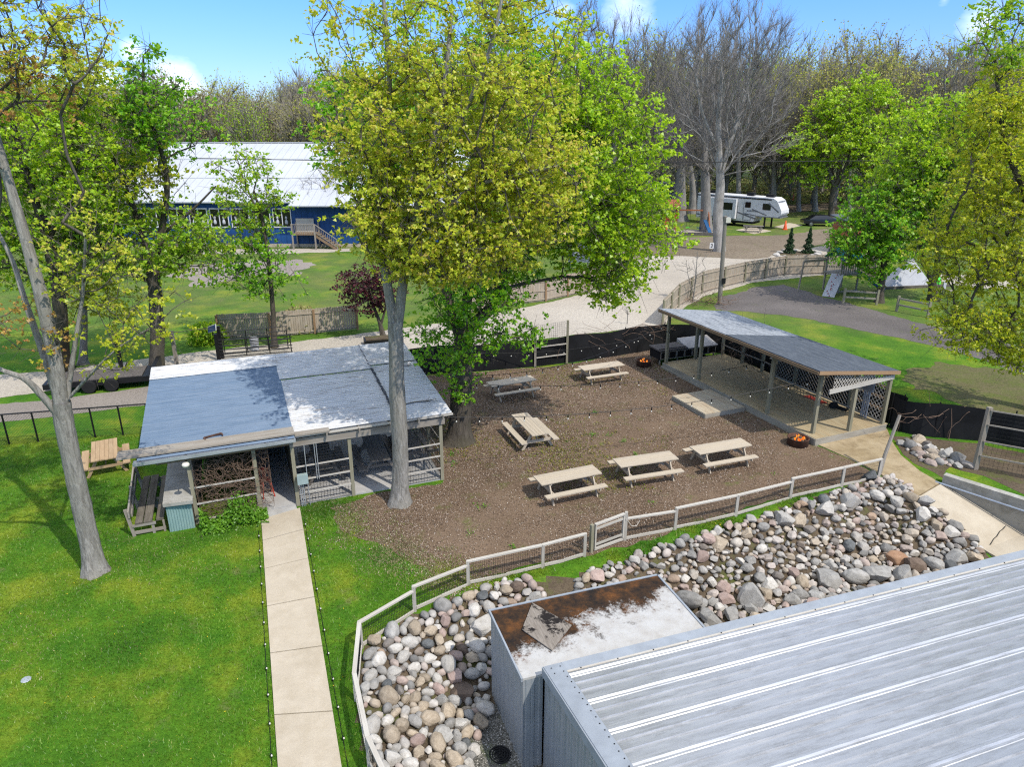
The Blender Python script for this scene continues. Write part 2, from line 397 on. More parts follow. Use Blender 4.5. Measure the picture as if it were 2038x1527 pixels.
    def prism(s, pts, z0, z1, mi=0):
        """pts 2d ccw; z0/z1 numbers or lists"""
        n = len(pts); a = z0 if isinstance(z0, list) else [z0]*n; b = z1 if isinstance(z1, list) else [z1]*n
        base = len(s.v)
        for p, z in zip(pts, a): s.v.append((p[0], p[1], z))
        for p, z in zip(pts, b): s.v.append((p[0], p[1], z))
        for k in range(n):
            k2 = (k+1) % n; s.f.append((base+k, base+k2, base+n+k2, base+n+k)); s.uv.append([(0,0),(1,0),(1,1),(0,1)]); s.mi.append(mi)
        tris = tessellate_polygon([[Vector((p[0], p[1], 0)) for p in pts]])
        area = sum(pts[i][0]*pts[(i+1) % n][1]-pts[(i+1) % n][0]*pts[i][1] for i in range(n))
        for tr in tris:
            q = [pts[i] for i in tr]; cr = (q[1][0]-q[0][0])*(q[2][1]-q[0][1])-(q[1][1]-q[0][1])*(q[2][0]-q[0][0])
            tr = tr if cr > 0 else tr[::-1]
            s.f.append(tuple(base+n+i for i in tr)); s.uv.append([(pts[i][0], pts[i][1]) for i in tr]); s.mi.append(mi)
            s.f.append(tuple(base+i for i in tr[::-1])); s.uv.append([(pts[i][0], pts[i][1]) for i in tr[::-1]]); s.mi.append(mi)
        return s
    def build(s, name, mat, parent=None, smooth=False):
        me = bpy.data.meshes.new(name); me.from_pydata(s.v, [], s.f)
        ul = me.uv_layers.new(name='UVMap')
        ul.data.foreach_set('uv', [c for f in s.uv for p in f for c in p])
        if any(s.mi): me.polygons.foreach_set('material_index', s.mi)
        return link(name, me, mat, parent, smooth)
CH = {}
def copy_tree(o, parent=None):
    c = o.copy(); C.objects.link(c)
    if parent is not None: c.parent = parent
    for ch in [x for x in C.objects if x.parent == o]: copy_tree(ch, c)
    return c
def inpoly(P, poly):
    P = np.asarray(P); x, y = P[:,0], P[:,1]; r = np.zeros(len(P), bool); n = len(poly)
    for i in range(n):
        x0, y0 = poly[i]; x1, y1 = poly[(i+1) % n]
        c = ((y0 > y) != (y1 > y)); 
        with np.errstate(divide='ignore', invalid='ignore'):
            r ^= c & (x < (x1-x0)*(y-y0)/(y1-y0+1e-12)+x0)
    return r
def polydist(P, line):
    P = np.asarray(P, float)[:, :2]; best = np.full(len(P), 1e9)
    for (a, b) in zip(line[:-1], line[1:]):
        a = np.array(a[:2]); b = np.array(b[:2]); d = b-a; L = (d@d)+1e-12
        t = np.clip(((P-a)@d)/L, 0, 1); best = np.minimum(best, np.linalg.norm(P-(a+t[:,None]*d), axis=1))
    return best
def sst(a, b, x): t = np.clip((x-a)/(b-a), 0, 1); return t*t*(3-2*t)
# ------------------------------------------------------------------ layout frames
SHED_O, SHED_A = (-10.47, 20.68), R(21.7)
STG_O, STG_A = (8.27, 36.85), R(-67.0)
BLD_O, BLD_A = (0.69, 11.9), R(18.5)
def frame(o, a):
    c, s = math.cos(a), math.sin(a)
    return lambda x, y: (o[0]+x*c-y*s, o[1]+x*s+y*c)
shedW, stgW, bldW = frame(SHED_O, SHED_A), frame(STG_O, STG_A), frame(BLD_O, BLD_A)
FENCE_TOP = [(790,1562),(731,1466),(705,1340),(715,1239),(823,1168),(931,1118),(1081,1085),(1165,1063),(1178,1056),(1246,1033),(1347,1012),(1469,986),(1578,953),(1681,930.5),(1755,914)]
FP = [G(u, v, .8) for u, v in FENCE_TOP]
FP[0] = (FP[1][0]+.9, FP[1][1]-1.6)
WALL = [G(1874,962,0), G(2038,1064,-.9)]
wd = (Vector(WALL[1])-Vector(WALL[0])); WALL.append(tuple(Vector(WALL[1])+wd*1.3))
JOINT = [G(1828,988,0), G(1872,962,0)]
_wd = Vector((WALL[1][1]-WALL[0][1], -(WALL[1][0]-WALL[0][0]))).normalized()*.26
if _wd.x+_wd.y < 0: _wd = -_wd
PITPOLY = FP+[JOINT[0], (JOINT[1][0]+_wd.x, JOINT[1][1]+_wd.y), (WALL[1][0]+_wd.x, WALL[1][1]+_wd.y), (WALL[2][0]+_wd.x, WALL[2][1]+_wd.y), (24, 4), (24,-8), (-1.0,-8)]
FLINE = [FP[0]]+FP[1:]
def hz(P):
    P = np.asarray(P, float); z = np.zeros(len(P)); m = inpoly(P, PITPOLY)
    if m.any():
        d = polydist(P[m], FLINE+[JOINT[0]])
        z[m] = -.95*sst(.2, 3.0, d)
        q = P[m][:,:2]; jm = (np.array(JOINT[0])+np.array(JOINT[1]))/2; ld = np.array(WALL[1])-np.array(WALL[0]); LL = np.linalg.norm(ld); ld = ld/LL; nn = np.array([-ld[1], ld[0]])
        sL = (q-jm)@ld; dn = np.abs((q-jm)@nn); on = (sL > -.1) & (dn < 1.15); zr_ = np.clip(sL/LL, 0, 1.2)*-.9-.3
        z[m] = np.where(on, np.minimum(z[m], zr_), z[m])
    return z
def h1(x, y): return float(hz([(x, y)])[0])

# ------------------------------------------------------------------ ground: one sheet to the horizon
def axis(fine0, fine1, st, lo, hi):
    a = list(np.arange(fine0, fine1+.001, st)); s = st; x = fine1
    while x < hi: s *= 1.5; x += s; a.append(x)
    s = st; x = fine0
    while x > lo: s *= 1.5; x -= s; a.insert(0, x)
    return np.array(a)
xs = axis(-6, 26, .25, -2500, 2500); ys = axis(2, 27, .25, -600, 4000)
X, Y = np.meshgrid(xs, ys); P2 = np.stack([X.ravel(), Y.ravel()], 1); Zv = hz(P2)
Zv += sst(130, 420, P2[:,1])*5
nx, ny = len(xs), len(ys); i, j = np.meshgrid(np.arange(nx-1), np.arange(ny-1)); a = (j*nx+i).ravel()
link('ground', np_mesh('ground', np.column_stack([P2, Zv]), np.column_stack([a, a+1, a+nx+1, a+nx])), 'lawn', smooth=True)['kind'] = 'structure'

def wobbly(px, z, amp, step=.35, pixels=True):
    W = [Vector(G(u, v, z)) if pixels else Vector((u, v)) for u, v in px]; out = []
    for k in range(len(W)):
        a, b = W[k], W[(k+1) % len(W)]; L = (b-a).length; n = max(1, min(120, int(L/step)))
        nrm = Vector((-(b-a).y, (b-a).x)).normalized() if L > 0 else Vector((0,0))
        for q in range(n):
            t = q/n; w = amp*min(1, 4*t*(1-t)+.2)
            out.append(a.lerp(b, t)+nrm*(random.uniform(-w, w)*.6+w*.8*math.sin(q*.9*step/.35*.5+k*2)))
    return [(p.x, p.y) for p in out]
def sheetpoly(name, px, z, mat, amp=.15, pixels=True, step=.35):
    pts = wobbly(px, z, amp, step, pixels)
    tr = tessellate_polygon([[Vector((x, y, 0)) for x, y in pts]])
    V = [(x, y, z) for x, y in pts]; Fc = []
    for q in tr:
        p, r_, s_ = (V[i] for i in q)
        Fc.append(q if (r_[0]-p[0])*(s_[1]-p[1])-(r_[1]-p[1])*(s_[0]-p[0]) > 0 else q[::-1])
    o = link(name, np_mesh(name, V, Fc), mat); o['kind'] = 'structure'; return pts
DRIVE = [(-60,752),(150,733),(300,712),(440,696),(600,679),(740,661),(900,640),(990,622),(1080,604),(1170,584),(1225,560),(1262,520),(1300,506),(1420,509),(1500,513),(1560,503),(1640,489),(1700,470),(1760,500),(1700,540),(1640,547),(1500,562),(1400,590),(1345,625),(1320,652),(1240,656),(1130,668),(1050,680),(900,702),(740,694),(585,712),(430,730),(300,745),(0,792),(-60,800)]
drive_poly = sheetpoly('gravel_drive', DRIVE, .012, 'gravel', .12)
sheetpoly('gravel_track', [(-60,812),(150,790),(300,768),(420,752),(420,790),(300,806),(150,824),(-60,846)], .008, 'gravel_grey', .12)
lot_poly = sheetpoly('parking_lot', [(1428,596),(1500,572),(1560,566),(1640,592),(1720,612),(1800,634),(1900,660),(2038,690),(2200,720),(2200,790),(2038,745),(1900,700),(1800,675),(1690,652),(1600,634),(1500,622),(1425,616)], .008, 'lot_gravel', .2)
sheetpoly('dirt_road', [(1190,470),(1300,478),(1420,470),(1560,468),(1660,452),(1760,440),(1760,462),(1690,474),(1560,505),(1500,516),(1420,512),(1300,509),(1240,520),(1200,500)], .016, 'dirt_road', .3, step=.8)
sheetpoly('dirt_road', [(1500,410),(1640,404),(1760,398),(1760,412),(1640,418),(1560,424)], .016, 'dirt_road', .3, step=.8)
sheetpoly('barn_yard_gravel', [(380,497),(640,494),(700,494),(700,500),(560,505),(400,506)], .012, 'gravel', .3, step=.8)
sheetpoly('bare_ground', [(330,535),(420,520),(520,518),(620,522),(600,545),(520,548),(450,560),(380,570)], .006, 'gravel_grey', 1.0, step=.7)
sheetpoly('sand_pit', [(1855,548),(1890,545),(1990,552),(2050,570),(1980,576),(1880,565)], .012, 'gravel', .1)
MULCH = [(884,955),(880,962),(800,975),(700,1000),(655,1012),(668,1040),(700,1065),(748,1080),(790,1104),(850,1128),(880,1150),(915,1163),(933,1160),(1010,1140),(1082,1120),(1165,1108),(1180,1106),(1246,1090),(1346,1050),(1463,1021),(1577,990),(1682,962),(1745,945),(1700,918),(1624,888),(1500,810),(1320,735),(1300,694),(1200,712),(1130,724),(1062,733),(940,742),(830,748),(760,740)]
mulch_poly = sheetpoly('mulch_bed', MULCH, .004, 'mulch', .16, step=.3)
# bare soil / stone-bed floor inside the pit, follows the slope
gx, gy = np.meshgrid(np.arange(-5, 20, .25), np.arange(5, 25.5, .25)); P3 = np.stack([gx.ravel(), gy.ravel()], 1)
def pitgrid(name, poly, mat, off):
    n0, n1 = gx.shape[1], gx.shape[0]; ii, jj = np.meshgrid(np.arange(n0-1), np.arange(n1-1)); a = (jj*n0+ii).ravel()
    Q = np.column_stack([a, a+1, a+n0+1, a+n0]); cen = P3[Q].mean(1); Q = Q[inpoly(cen, poly)]
    used, inv = np.unique(Q.ravel(), return_inverse=True); V = np.column_stack([P3[used], hz(P3[used])+off])
    o = link(name, np_mesh(name, V, inv.reshape(-1, 4)), mat, smooth=True); o['kind'] = 'structure'
STONE_L = [G(u, v, -.3) for u, v in [(745,1560),(748,1500),(722,1400),(728,1325),(752,1296),(838,1246),(935,1204),(1000,1176),(1060,1172)]]+[bldW(2.2,3.0), bldW(-.5,2.9), bldW(-.6,2.0), bldW(-1.3,1.0), bldW(-1.6,0), bldW(-1.9,-2), bldW(-2.3,-4)]
STONE_R = [bldW(1.2,2.7)]+[G(u, v, -.4) for u, v in [(1150,1166),(1235,1134),(1330,1103),(1450,1068),(1560,1032),(1660,1000),(1715,985)]]+[G(1765,958,-.2), G(1822,992,-.25), G(1952,1097,-.95)]+[bldW(13.3,.5), bldW(12.8,0), bldW(4.1,-.2), bldW(4.1,2.7)]
SOIL = [G(u, v, -.1) for u, v in [(728,1500),(712,1400),(718,1310),(745,1285),(830,1230),(915,1193),(1000,1168),(1150,1150),(1235,1122),(1330,1088),(1450,1055),(1560,1016),(1660,985),(1757,948)]]+[JOINT[0], G(1950,1098,-.95), bldW(15,-.5), bldW(3,-1), bldW(0,-9), bldW(-2,-9)]
pitgrid('soil_bed', SOIL, 'soil', .004)
PEB = [bldW(-.5,2.2), bldW(-1.35,1.3), bldW(-1.8,-1), bldW(-2.2,-5), bldW(0,-5), bldW(0,.4)]
ground('patchy', (.10,.10,.035), (.15,.135,.06), (.20,.16,.095), .5, 8, 45, .9)
sheetpoly('planting_soil', [(1772,868),(1830,872),(1949,883),(2038,902),(2140,935),(2140,985),(2038,985),(1960,948),(1892,930),(1876,952),(1836,930),(1797,905)], .005, 'soil', .1)
sheetpoly('thin_lawn', [(1800,752),(1860,722),(1960,728),(2060,745),(2180,790),(2180,880),(2038,850),(1960,830),(1880,795),(1815,776)], .005, 'patchy', .5)
pitgrid('pebble_strip', PEB, 'pebbles', .010)

# ------------------------------------------------------------------ concrete walk and ramp
pl = [G(u, v, .05) for u, v in [(519,1034),(524,1080),(536,1270),(553,1527)]]; pr = [G(u, v, .05) for u, v in [(597,1011),(605,1060),(638,1270),(680,1527)]]
A0, B0 = Vector(G(520,1034,.05)), Vector(G(597,1011,.05)); A1, B1 = Vector(G(553,1527,.05)), Vector(G(680,1527,.05))
A2, B2 = A0+(A1-A0)*1.5, B0+(B1-B0)*1.5
w = MB(); jo = [0, .088, .192, .312, .438, .573, .71, .85, 1.0]
for k in range(8):
    a0, a1 = jo[k]+(.0011 if k else 0), jo[k+1]-.0011
    q = [A0.lerp(A2, a0), B0.lerp(B2, a0), B0.lerp(B2, a1), A0.lerp(A2, a1)]
    area = sum(q[i].x*q[(i+1)%4].y-q[(i+1)%4].x*q[i].y for i in range(4))
    if area < 0: q = q[::-1]
    dz = random.uniform(-.004, .004); w.prism([(p.x, p.y) for p in q], -.1, .05+dz)
o = w.build('walkway', 'path_concrete'); o['kind'] = 'structure'
def rampslab(name, pts, mat):
    P = [(*G(u, v, z), z) for u, v, z in pts]; q = [(p[0], p[1]) for p in P]; zz = [p[2] for p in P]
    area = sum(q[i][0]*q[(i+1)%len(q)][1]-q[(i+1)%len(q)][0]*q[i][1] for i in range(len(q)))
    if area < 0: q = q[::-1]; zz = zz[::-1]
    o = MB().prism(q, [z-.22 for z in zz], zz).build(name, mat); o['kind'] = 'structure'; return o
rampslab('ramp', [(1628,885,.03),(1765,853,.03),(1776,880,.03),(1793,906,.03),(1830,937,.03),(1871,961,.02),(1827,987,.02),(1757,946,.03),(1700,917,.03)], 'ramp_stained')
rampslab('ramp', [(1829,989,.0),(1873,963,.0),(2040,1063,-.88),(2140,1122,-.9),(2140,1200,-.9),(1958,1094,-.84)], 'ramp_light')
# crack in the lower slab
ck = [G(u, v, z) + (z+.004,) for u, v, z in [(1971,1085,-.80),(1978,1073,-.77),(1984,1068,-.75),(1990,1058,-.72),(1996,1054,-.70),(2002,1047,-.68)]]
w = MB()
for p, q in zip(ck[:-1], ck[1:]): w.beam(p, q, .02, .006)
tag(w.build('pavement_crack', 'black_metal'), kind='structure')
# retaining wall with handrail
W0, W1 = Vector((*WALL[0], 0)), Vector((*WALL[2], 0)); dw = (W1-W0).normalized(); nw = Vector((dw.y, -dw.x, 0))
if nw.dot(Vector((1,1,0))) < 0: nw = -nw
t = thing('retaining_wall', 'low concrete retaining wall beside the sloping ramp, with dark water streaks', 'wall', tuple(W0))
w = MB(); q = [Vector((0,0,0)), W1-W0, W1-W0+nw*.28, nw*.28]
w.prism([(p.x, p.y) for p in (q if (q[1].x*q[2].y-q[1].y*q[2].x) > 0 else q[::-1])], -1.3, .34)
w.build('wall_body', 'wall_concrete', t)
w = MB(); f0 = -nw*.09
w.tube([f0-dw*.18+Vector((0,0,.02)), f0+dw*6.5+Vector((0,0,-.06))], .035, 8)
w.build('handrail', 'pipe_grey', t)
w = MB()
for k in range(4): w.beam(f0+dw*(.5+k*1.7)+Vector((0,0,0)), f0+dw*(.5+k*1.7)+nw*.09+Vector((0,0,0)), .03, .03)
w.build('rail_bracket', 'pipe_grey', t)
# ------------------------------------------------------------------ corrugated sheet helper (ribs along local x)
def corrugated(x0, x1, y0, y1, zf, pitch=.15, amp=.027, thick=0.0, seg=6):
    ys = np.arange(y0, y1+1e-6, pitch/seg); zz = np.array([zf(y) for y in ys])+amp*np.sin(ys/pitch*2*math.pi)
    xs = np.linspace(x0, x1, max(2, int((x1-x0)/1.2)+1))
    Xg, Yg = np.meshgrid(xs, ys); Zg = np.repeat(zz[:,None], len(xs), 1)+rng.normal(0, .003, Xg.shape)
    V = np.stack([Xg.ravel(), Yg.ravel(), Zg.ravel()], 1); n0, n1 = len(xs), len(ys)
    ii, jj = np.meshgrid(np.arange(n0-1), np.arange(n1-1)); a = (jj*n0+ii).ravel()
    return V, np.column_stack([a, a+1, a+n0+1, a+n0])

# ------------------------------------------------------------------ open shed (pavilion) with corrugated roof
shed = thing('picnic_shelter', 'open wooden shelter with corrugated metal roof over grey picnic tables', 'shelter', (*SHED_O, 0), SHED_A)
zr = lambda y: 2.72+.08*y
MB().box(1.9, 8.5, -.02, 6.2, -.1, .06).build('floor_slab', 'slab_concrete', shed)
MB().box(1.95, 3.15, -.9, -.03, -.1, .045).build('threshold_slab', 'slab_concrete', shed)
def sheetpart(name, x0, x1, y0, y1, dz, mat):
    V, Q = corrugated(x0, x1, y0, y1, lambda y: zr(y)+dz); return link(name, np_mesh(name, V, Q), mat, shed)
sheetpart('roof_sheet', -1.38, 3.34, -.35, 6.05, .035, 'roof_blue')['label'] = 'blue grey corrugated roof sheet with rust stains'
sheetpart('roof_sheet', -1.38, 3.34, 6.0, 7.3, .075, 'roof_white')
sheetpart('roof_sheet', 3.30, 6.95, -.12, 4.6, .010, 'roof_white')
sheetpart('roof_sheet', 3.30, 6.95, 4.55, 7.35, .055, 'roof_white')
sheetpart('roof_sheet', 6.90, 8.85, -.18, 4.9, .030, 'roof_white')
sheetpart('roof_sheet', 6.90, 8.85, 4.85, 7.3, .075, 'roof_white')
w = MB(); y = -.1
while y < 7.3:
    w.box(6.86+random.uniform(-.02,.02), 6.95+random.uniform(-.02,.02), y, y+.10, zr(y)+.058, zr(y)+.082); y += .15
w.build('roof_seam', 'black_metal', shed)
w = MB(); w.beam((-1.95,.02,zr(.02)+.10), (3.36,.02,zr(.02)+.10), .62, .05); w.build('eave_board', 'grey_wood', shed)
w = MB(); w.beam((3.36,-.12,2.74), (4.5,-.12,2.735), .3, .06); w.build('eave_board', 'grey_wood', shed)
w = MB(); w.beam((-1.5,-.36,2.60), (3.36,-.36,2.62), .16, .03); w.beam((-1.5,-.45,2.64), (3.36,-.45,2.66), .02, .11); w.beam((-1.5,-.27,2.64), (3.36,-.27,2.66), .02, .11)
w.build('gutter', 'galvanised', shed)
w = MB(); w.beam((.0-.9,-.05,2.46), (3.28,-.05,2.46), .07, .2); w.build('beam', 'brown_wood', shed)
w = MB(); w.beam((3.16,-.06,2.42), (8.6,-.06,2.42), .09, .27); w.build('beam', 'grey_wood', shed)
w = MB(); w.beam((3.4,-.16,2.66), (8.9,-.16,2.66), .05, .07); w.build('fascia', 'pale_rail', shed)
w = MB(); w.beam((-1.5,-.20,2.52), (3.3,-.20,2.53), .05, .10); w.build('fascia', 'pale_rail', shed)
for x in (-1.3, 0, 1.2, 2.4, 3.3, 4.4, 5.5, 6.6, 7.6, 8.5):
    MB().beam((x,-.3,zr(-.3)-.09), (x,7.2,zr(7.2)-.09), .05, .14).build('rafter', 'grey_wood', shed)
for x, y in ((0,0),(2.0,0),(3.23,0),(5.15,0),(6.75,0),(8.45,0),(8.45,1.8),(8.45,3.4),(8.45,6.1),(5.15,6.1),(2.0,6.1),(0,6.1),(-1.2,6.1),(2.0,3.0)):
    MB().beam((x,y,-.1), (x,y,zr(y)-.16), .12, .12, up=(0,1,0)).build('post', 'post_wood', shed)
for x0, x1, zs in ((3.3,5.09,(.5,1.0,1.5)),(6.82,8.39,(.5,1.0,1.5)),(.06,1.94,(.15,.75,1.35))):
    for z in zs: MB().beam((x0,-.07,z), (x1,-.07,z+.02), .03, .05).build('rail', 'pale_rail', shed)
for z in (.5,1.0,1.5):
    MB().beam((8.5,.06,z), (8.5,6.0,z), .03, .05).build('rail', 'pale_rail', shed)
MB().beam((8.38,.1,1.2), (8.38,1.75,.4), .04, .1).build('brace', 'grey_wood', shed)
def wiremesh(w, a, b, z0, z1, sx=.1, sz=.1, r=.006, zb0=None, zb1=None):
    a = Vector(a); b = Vector(b); L = (b-a).length; n = max(1, int(L/sx)); zb0 = z0 if zb0 is None else zb0; zb1 = z1 if zb1 is None else zb1
    for k in range(n+1):
        t = k/n; p = a.lerp(b, t); za = z0+(zb0-z0)*t; zc = z1+(zb1-z1)*t
        w.tube([(p.x,p.y,p.z+za),(p.x,p.y,p.z+zc)], r, 3, caps=False)
    m = max(1, int((z1-z0)/sz))
    for k in range(m+1):
        t = k/m; w.tube([(a.x,a.y,a.z+z0+(z1-z0)*t),(b.x,b.y,b.z+zb0+(zb1-zb0)*t)], r, 3, caps=False)
w = MB(); wiremesh(w, (3.3,-.04,0), (5.09,-.04,0), .08, 2.25); w.build('wire_panel', 'black_wire', shed)
w = MB(); wiremesh(w, (6.82,-.04,0), (8.39,-.04,0), .08, 2.25); w.build('wire_panel', 'black_wire', shed)
w = MB(); wiremesh(w, (8.47,.06,0), (8.47,6.0,0), .08, 2.25); w.build('wire_panel', 'black_wire', shed)
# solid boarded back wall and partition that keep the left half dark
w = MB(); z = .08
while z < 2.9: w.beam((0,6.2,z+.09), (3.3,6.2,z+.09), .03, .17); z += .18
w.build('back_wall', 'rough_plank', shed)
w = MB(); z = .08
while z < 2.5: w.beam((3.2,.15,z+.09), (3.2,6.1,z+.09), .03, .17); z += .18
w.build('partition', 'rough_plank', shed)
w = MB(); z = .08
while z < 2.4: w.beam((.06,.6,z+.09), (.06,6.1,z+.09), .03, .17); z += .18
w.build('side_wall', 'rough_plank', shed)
# conduit pipes at the entry post
w = MB()
for dx in (.05,.11,.17): w.tube([(3.3+dx,-.14,0),(3.3+dx,-.14,.9)], .018, 6)
w.tube([(3.62,-.14,0),(3.62,-.14,2.3)], .015, 6); w.tube([(3.95,-.12,.95),(3.95,-.12,2.3)], .015, 6); w.tube([(4.02,-.12,.95),(4.02,-.12,2.3)], .015, 6)
w.build('conduit', 'galvanised', shed)
t = thing('electrical_box', 'pale green electrical box on the shelter post beside the doorway', 'electrical box', (*shedW(3.42,-.16), .92), SHED_A)
MB().box(-.14,.2,-.14,.0,0,.36).build('box_body', 'box_green', t); MB().box(-.15,.21,-.155,-.14,.01,.35).build('box_door', 'box_green', t)
t = thing('flood_light', 'round white flood light on the left front corner of the shelter', 'lamp', (*shedW(-.02,-.62), 2.42), SHED_A)
w = MB(); w.tube([(0,.0,.0),(0,.35,.03)], .02, 6); w.build('bracket', 'black_metal', t)
w = MB(); w.lathe([(0,.1),(.09,.1),(.12,.05),(.1,-.02),(0,-.02)], 16); w.build('lamp_head', 'bulb_white', t, True)
t = thing('flood_light', 'small white flood light under the roof at the stage middle post', 'lamp', (*stgW(7.55,.35), 2.75), STG_A)
MB().lathe([(0,.09),(.05,.08),(.09,.0),(0,-.02)], 12).build('lamp_head', 'bulb_white', t, True)
MB().tube([(0,0,.05),(0,.1,.2)], .015, 5).build('bracket', 'black_metal', t)
# roof litter: fallen branches
t = thing('fallen_branch', 'dark fallen branch lying on the right end of the corrugated roof', 'branch', (*shedW(8.0,.9), zr(.9)+.07), SHED_A)
w = MB()
w.tube([(-.6,0,0),(-.2,.03,.02),(.2,-.02,.02),(.6,.06,.01)], [.018,.025,.02,.01], 5); w.tube([(.0,0,.02),(.3,-.2,.05),(.65,-.22,.03)], [.015,.012,.006], 4); w.tube([(.2,0,.02),(.4,.22,.06)], [.012,.005], 4)
w.build('wood', 'bark_dark', t)
tag(MB().tube([(*shedW(8.05,4.6), zr(4.6)+.09), (*shedW(8.35,4.4), zr(4.4)+.1), (*shedW(8.5,4.45), zr(4.4)+.09)], [.03,.05,.03], 6).build('roof_scrap', 'flap_grey'), 'pale scrap lying on the back right of the corrugated roof', 'scrap')
w = MB(); w.beam((0,0,0),(.55,.12,.03), .05, .05); w.beam((0,0,0),(0.05,-.2,0), .04, .04); w.beam((.55,.12,.03),(.58,-.03,.02), .04, .04)
o = w.build('rusty_bracket', 'rust'); o.location = (*shedW(.55,.45), zr(.4)+.09); o.rotation_euler = (0,0,SHED_A); tag(o, 'rusty metal bracket lying against the eave board on the blue roof sheet', 'bracket')

# bar counter, bench, chair, shrub, vine beside the shelter
t = thing('bar_counter', 'bar counter with grey concrete top and green corrugated metal front', 'counter', (*shedW(-.44,-.32), 0), SHED_A)
w = MB(); w.prism([(-.47,-.02),(.42,-.12),(.42,3.3),(-.47,3.3)], .98, 1.09); w.build('counter_top', 'wall_concrete', t)
V, Q = corrugated(-.40,.36,0,1.0, lambda y: 0, .075, .012); V = V[:, [0,2,1]]; V[:,1] += .06
# vertical ribs: run the profile along x instead
xs = np.arange(-.40,.361,.0125); V = np.concatenate([np.stack([xs, .06+.013*np.sin(xs/.08*2*math.pi), np.full_like(xs, z)], 1) for z in (0,.98)])
n = len(xs); a = np.arange(n-1); Q = np.column_stack([a, a+1, a+n+1, a+n]); link('counter_front', np_mesh('counter_front', V, Q), 'counter_sheet', t)
ys2 = np.arange(.06,3.2,.0125); V = np.concatenate([np.stack([-.40+.013*np.sin(ys2/.08*2*math.pi), ys2, np.full_like(ys2, z)], 1) for z in (0,.98)])
n = len(ys2); a = np.arange(n-1); Q = np.column_stack([a, a+1, a+n+1, a+n]); link('counter_side', np_mesh('counter_side', V, Q), 'counter_sheet', t)
MB().box(-.36,.36,.12,3.2,0,.97).build('counter_core', 'rough_plank', t)

t = thing('park_bench', 'weathered plank bench with a tall back beside the bar counter', 'bench', (*shedW(-1.42,-.15), 0), SHED_A)
for x0, x1, zt in ((-.40,-.18,.45),(-.15,.1,.45)):
    w = MB(); w.beam(((x0+x1)/2,0,zt), ((x0+x1)/2,3.5,zt), x1-x0, .06); w.build('seat_plank', 'rough_plank', t)
w = MB(); w.beam((.32,.1,.42),(.32,3.4,.42), .22, .06); w.build('seat_plank', 'rough_plank', t)
w = MB(); w.beam((-.52,-.02,.82),(-.66,3.5,.86), .05, .24); w.beam((-.50,.4,.6),(-.62,3.4,.6), .04, .14); w.build('backrest', 'grey_wood', t)
for y in (.05, 1.75, 3.4):
    w = MB(); w.beam((-.48,y,0),(-.60,y,1.0), .1, .06); w.beam((.1,y,0),(.1,y,.42), .08, .06); w.beam((.42,y,0),(.42,y,.40), .06,.06)
    w.beam((-.5,y,.12),(.46,y,.12), .05, .1); w.beam((-.5,y-.03,.38),(.2,y-.03,.38), .05, .08); w.build('bench_frame', 'grey_wood', t)

t = thing('bar_stool', 'red metal stool inside the dark doorway of the shelter', 'stool', (*shedW(2.28,1.0), .06), SHED_A+.2)
MB().lathe([(0,.70),(.16,.70),(.17,.66),(0,.66)], 10).build('seat', 'red_paint', t)
for sx, sy in ((-1,-1),(1,-1),(1,1),(-1,1)): MB().beam((sx*.12,sy*.12,.67),(sx*.2,sy*.2,0), .04, .03).build('leg', 'red_paint', t)
w = MB(); w.tube([(-.14,.14,.7),(-.15,.17,1.0),(0,.19,1.05),(.15,.17,1.0),(.14,.14,.7)], .015, 5); w.beam((0,.17,.7),(0,.19,1.03), .1, .01); w.build('backrest', 'red_paint', t)

def leaves_np(name, P, size, mat, parent=None, up=.6, asp=.7, jit=.3):
    """one kite per point; P (n,3)"""
    n = len(P); N = rng.normal(size=(n,3)); N /= np.linalg.norm(N, axis=1)[:,None]; N[:,2] += up; N /= np.linalg.norm(N, axis=1)[:,None]
    T = rng.normal(size=(n,3)); T -= N*(T*N).sum(1)[:,None]; T /= np.linalg.norm(T, axis=1)[:,None]; B = np.cross(N, T)
    s = (size*(1+rng.uniform(-jit, jit, n)))[:,None]
    f = N*s*.18
    V = np.stack([P-T*s*.5-f, P+B*s*.5*asp+f, P+T*s*.5-f, P-B*s*.5*asp+f], 1).reshape(-1,3)
    return link(name, np_mesh(name, V, np.arange(4*n).reshape(-1,4)), mat, parent)

t = thing('vine', 'tangled leafless brown vine on the trellis left of the doorway', 'vine', (*shedW(0,0), 0), SHED_A)
w = MB()
def tangle(w, n, x0, x1, y0, y1, z0, z1, r=.010, steps=9, st=.16):
    for k in range(n):
        p = Vector((random.uniform(x0,x1), random.uniform(y0,y1), random.uniform(z0,z1))); d = Vector((random.gauss(0,1), random.gauss(0,.25), random.gauss(0,1))).normalized(); pts = [p]
        for q in range(steps):
            d = (d+Vector((random.gauss(0,.5), random.gauss(0,.15), random.gauss(0,.5)))).normalized(); p = p+d*st
            p = Vector((min(max(p.x,x0),x1), min(max(p.y,y0),y1), min(max(p.z,z0),z1))); pts.append(p)
        w.tube(pts, [r*(1-.06*i) for i in range(len(pts))], 4, caps=False)
tangle(w, 260, .1, 2.45, -.16, .25, .2, 2.25, .0062)
w.build('stems', 'vine_brown', t)
t = thing('leafy_shrub', 'bright green leafy shrub at the foot of the trellis beside the walkway', 'shrub', (*shedW(1.2,-.25), 0), SHED_A)
n = 5200; P = np.column_stack([rng.uniform(-1.1,.98,n), rng.normal(-.10,.24,n), np.abs(rng.normal(.12,.30,n))]); P[:,2] *= (.7+.5*np.sin(P[:,0]*4+1))
P[:,2] = np.clip(P[:,2], .02, .95); leaves_np('foliage', P, .10, 'leaf_shrub', t, .8)
w = MB(); tangle(w, 14, -1, .9, -.2, .15, 0, .6, .008, 5, .12); w.build('stems', 'vine_brown', t)

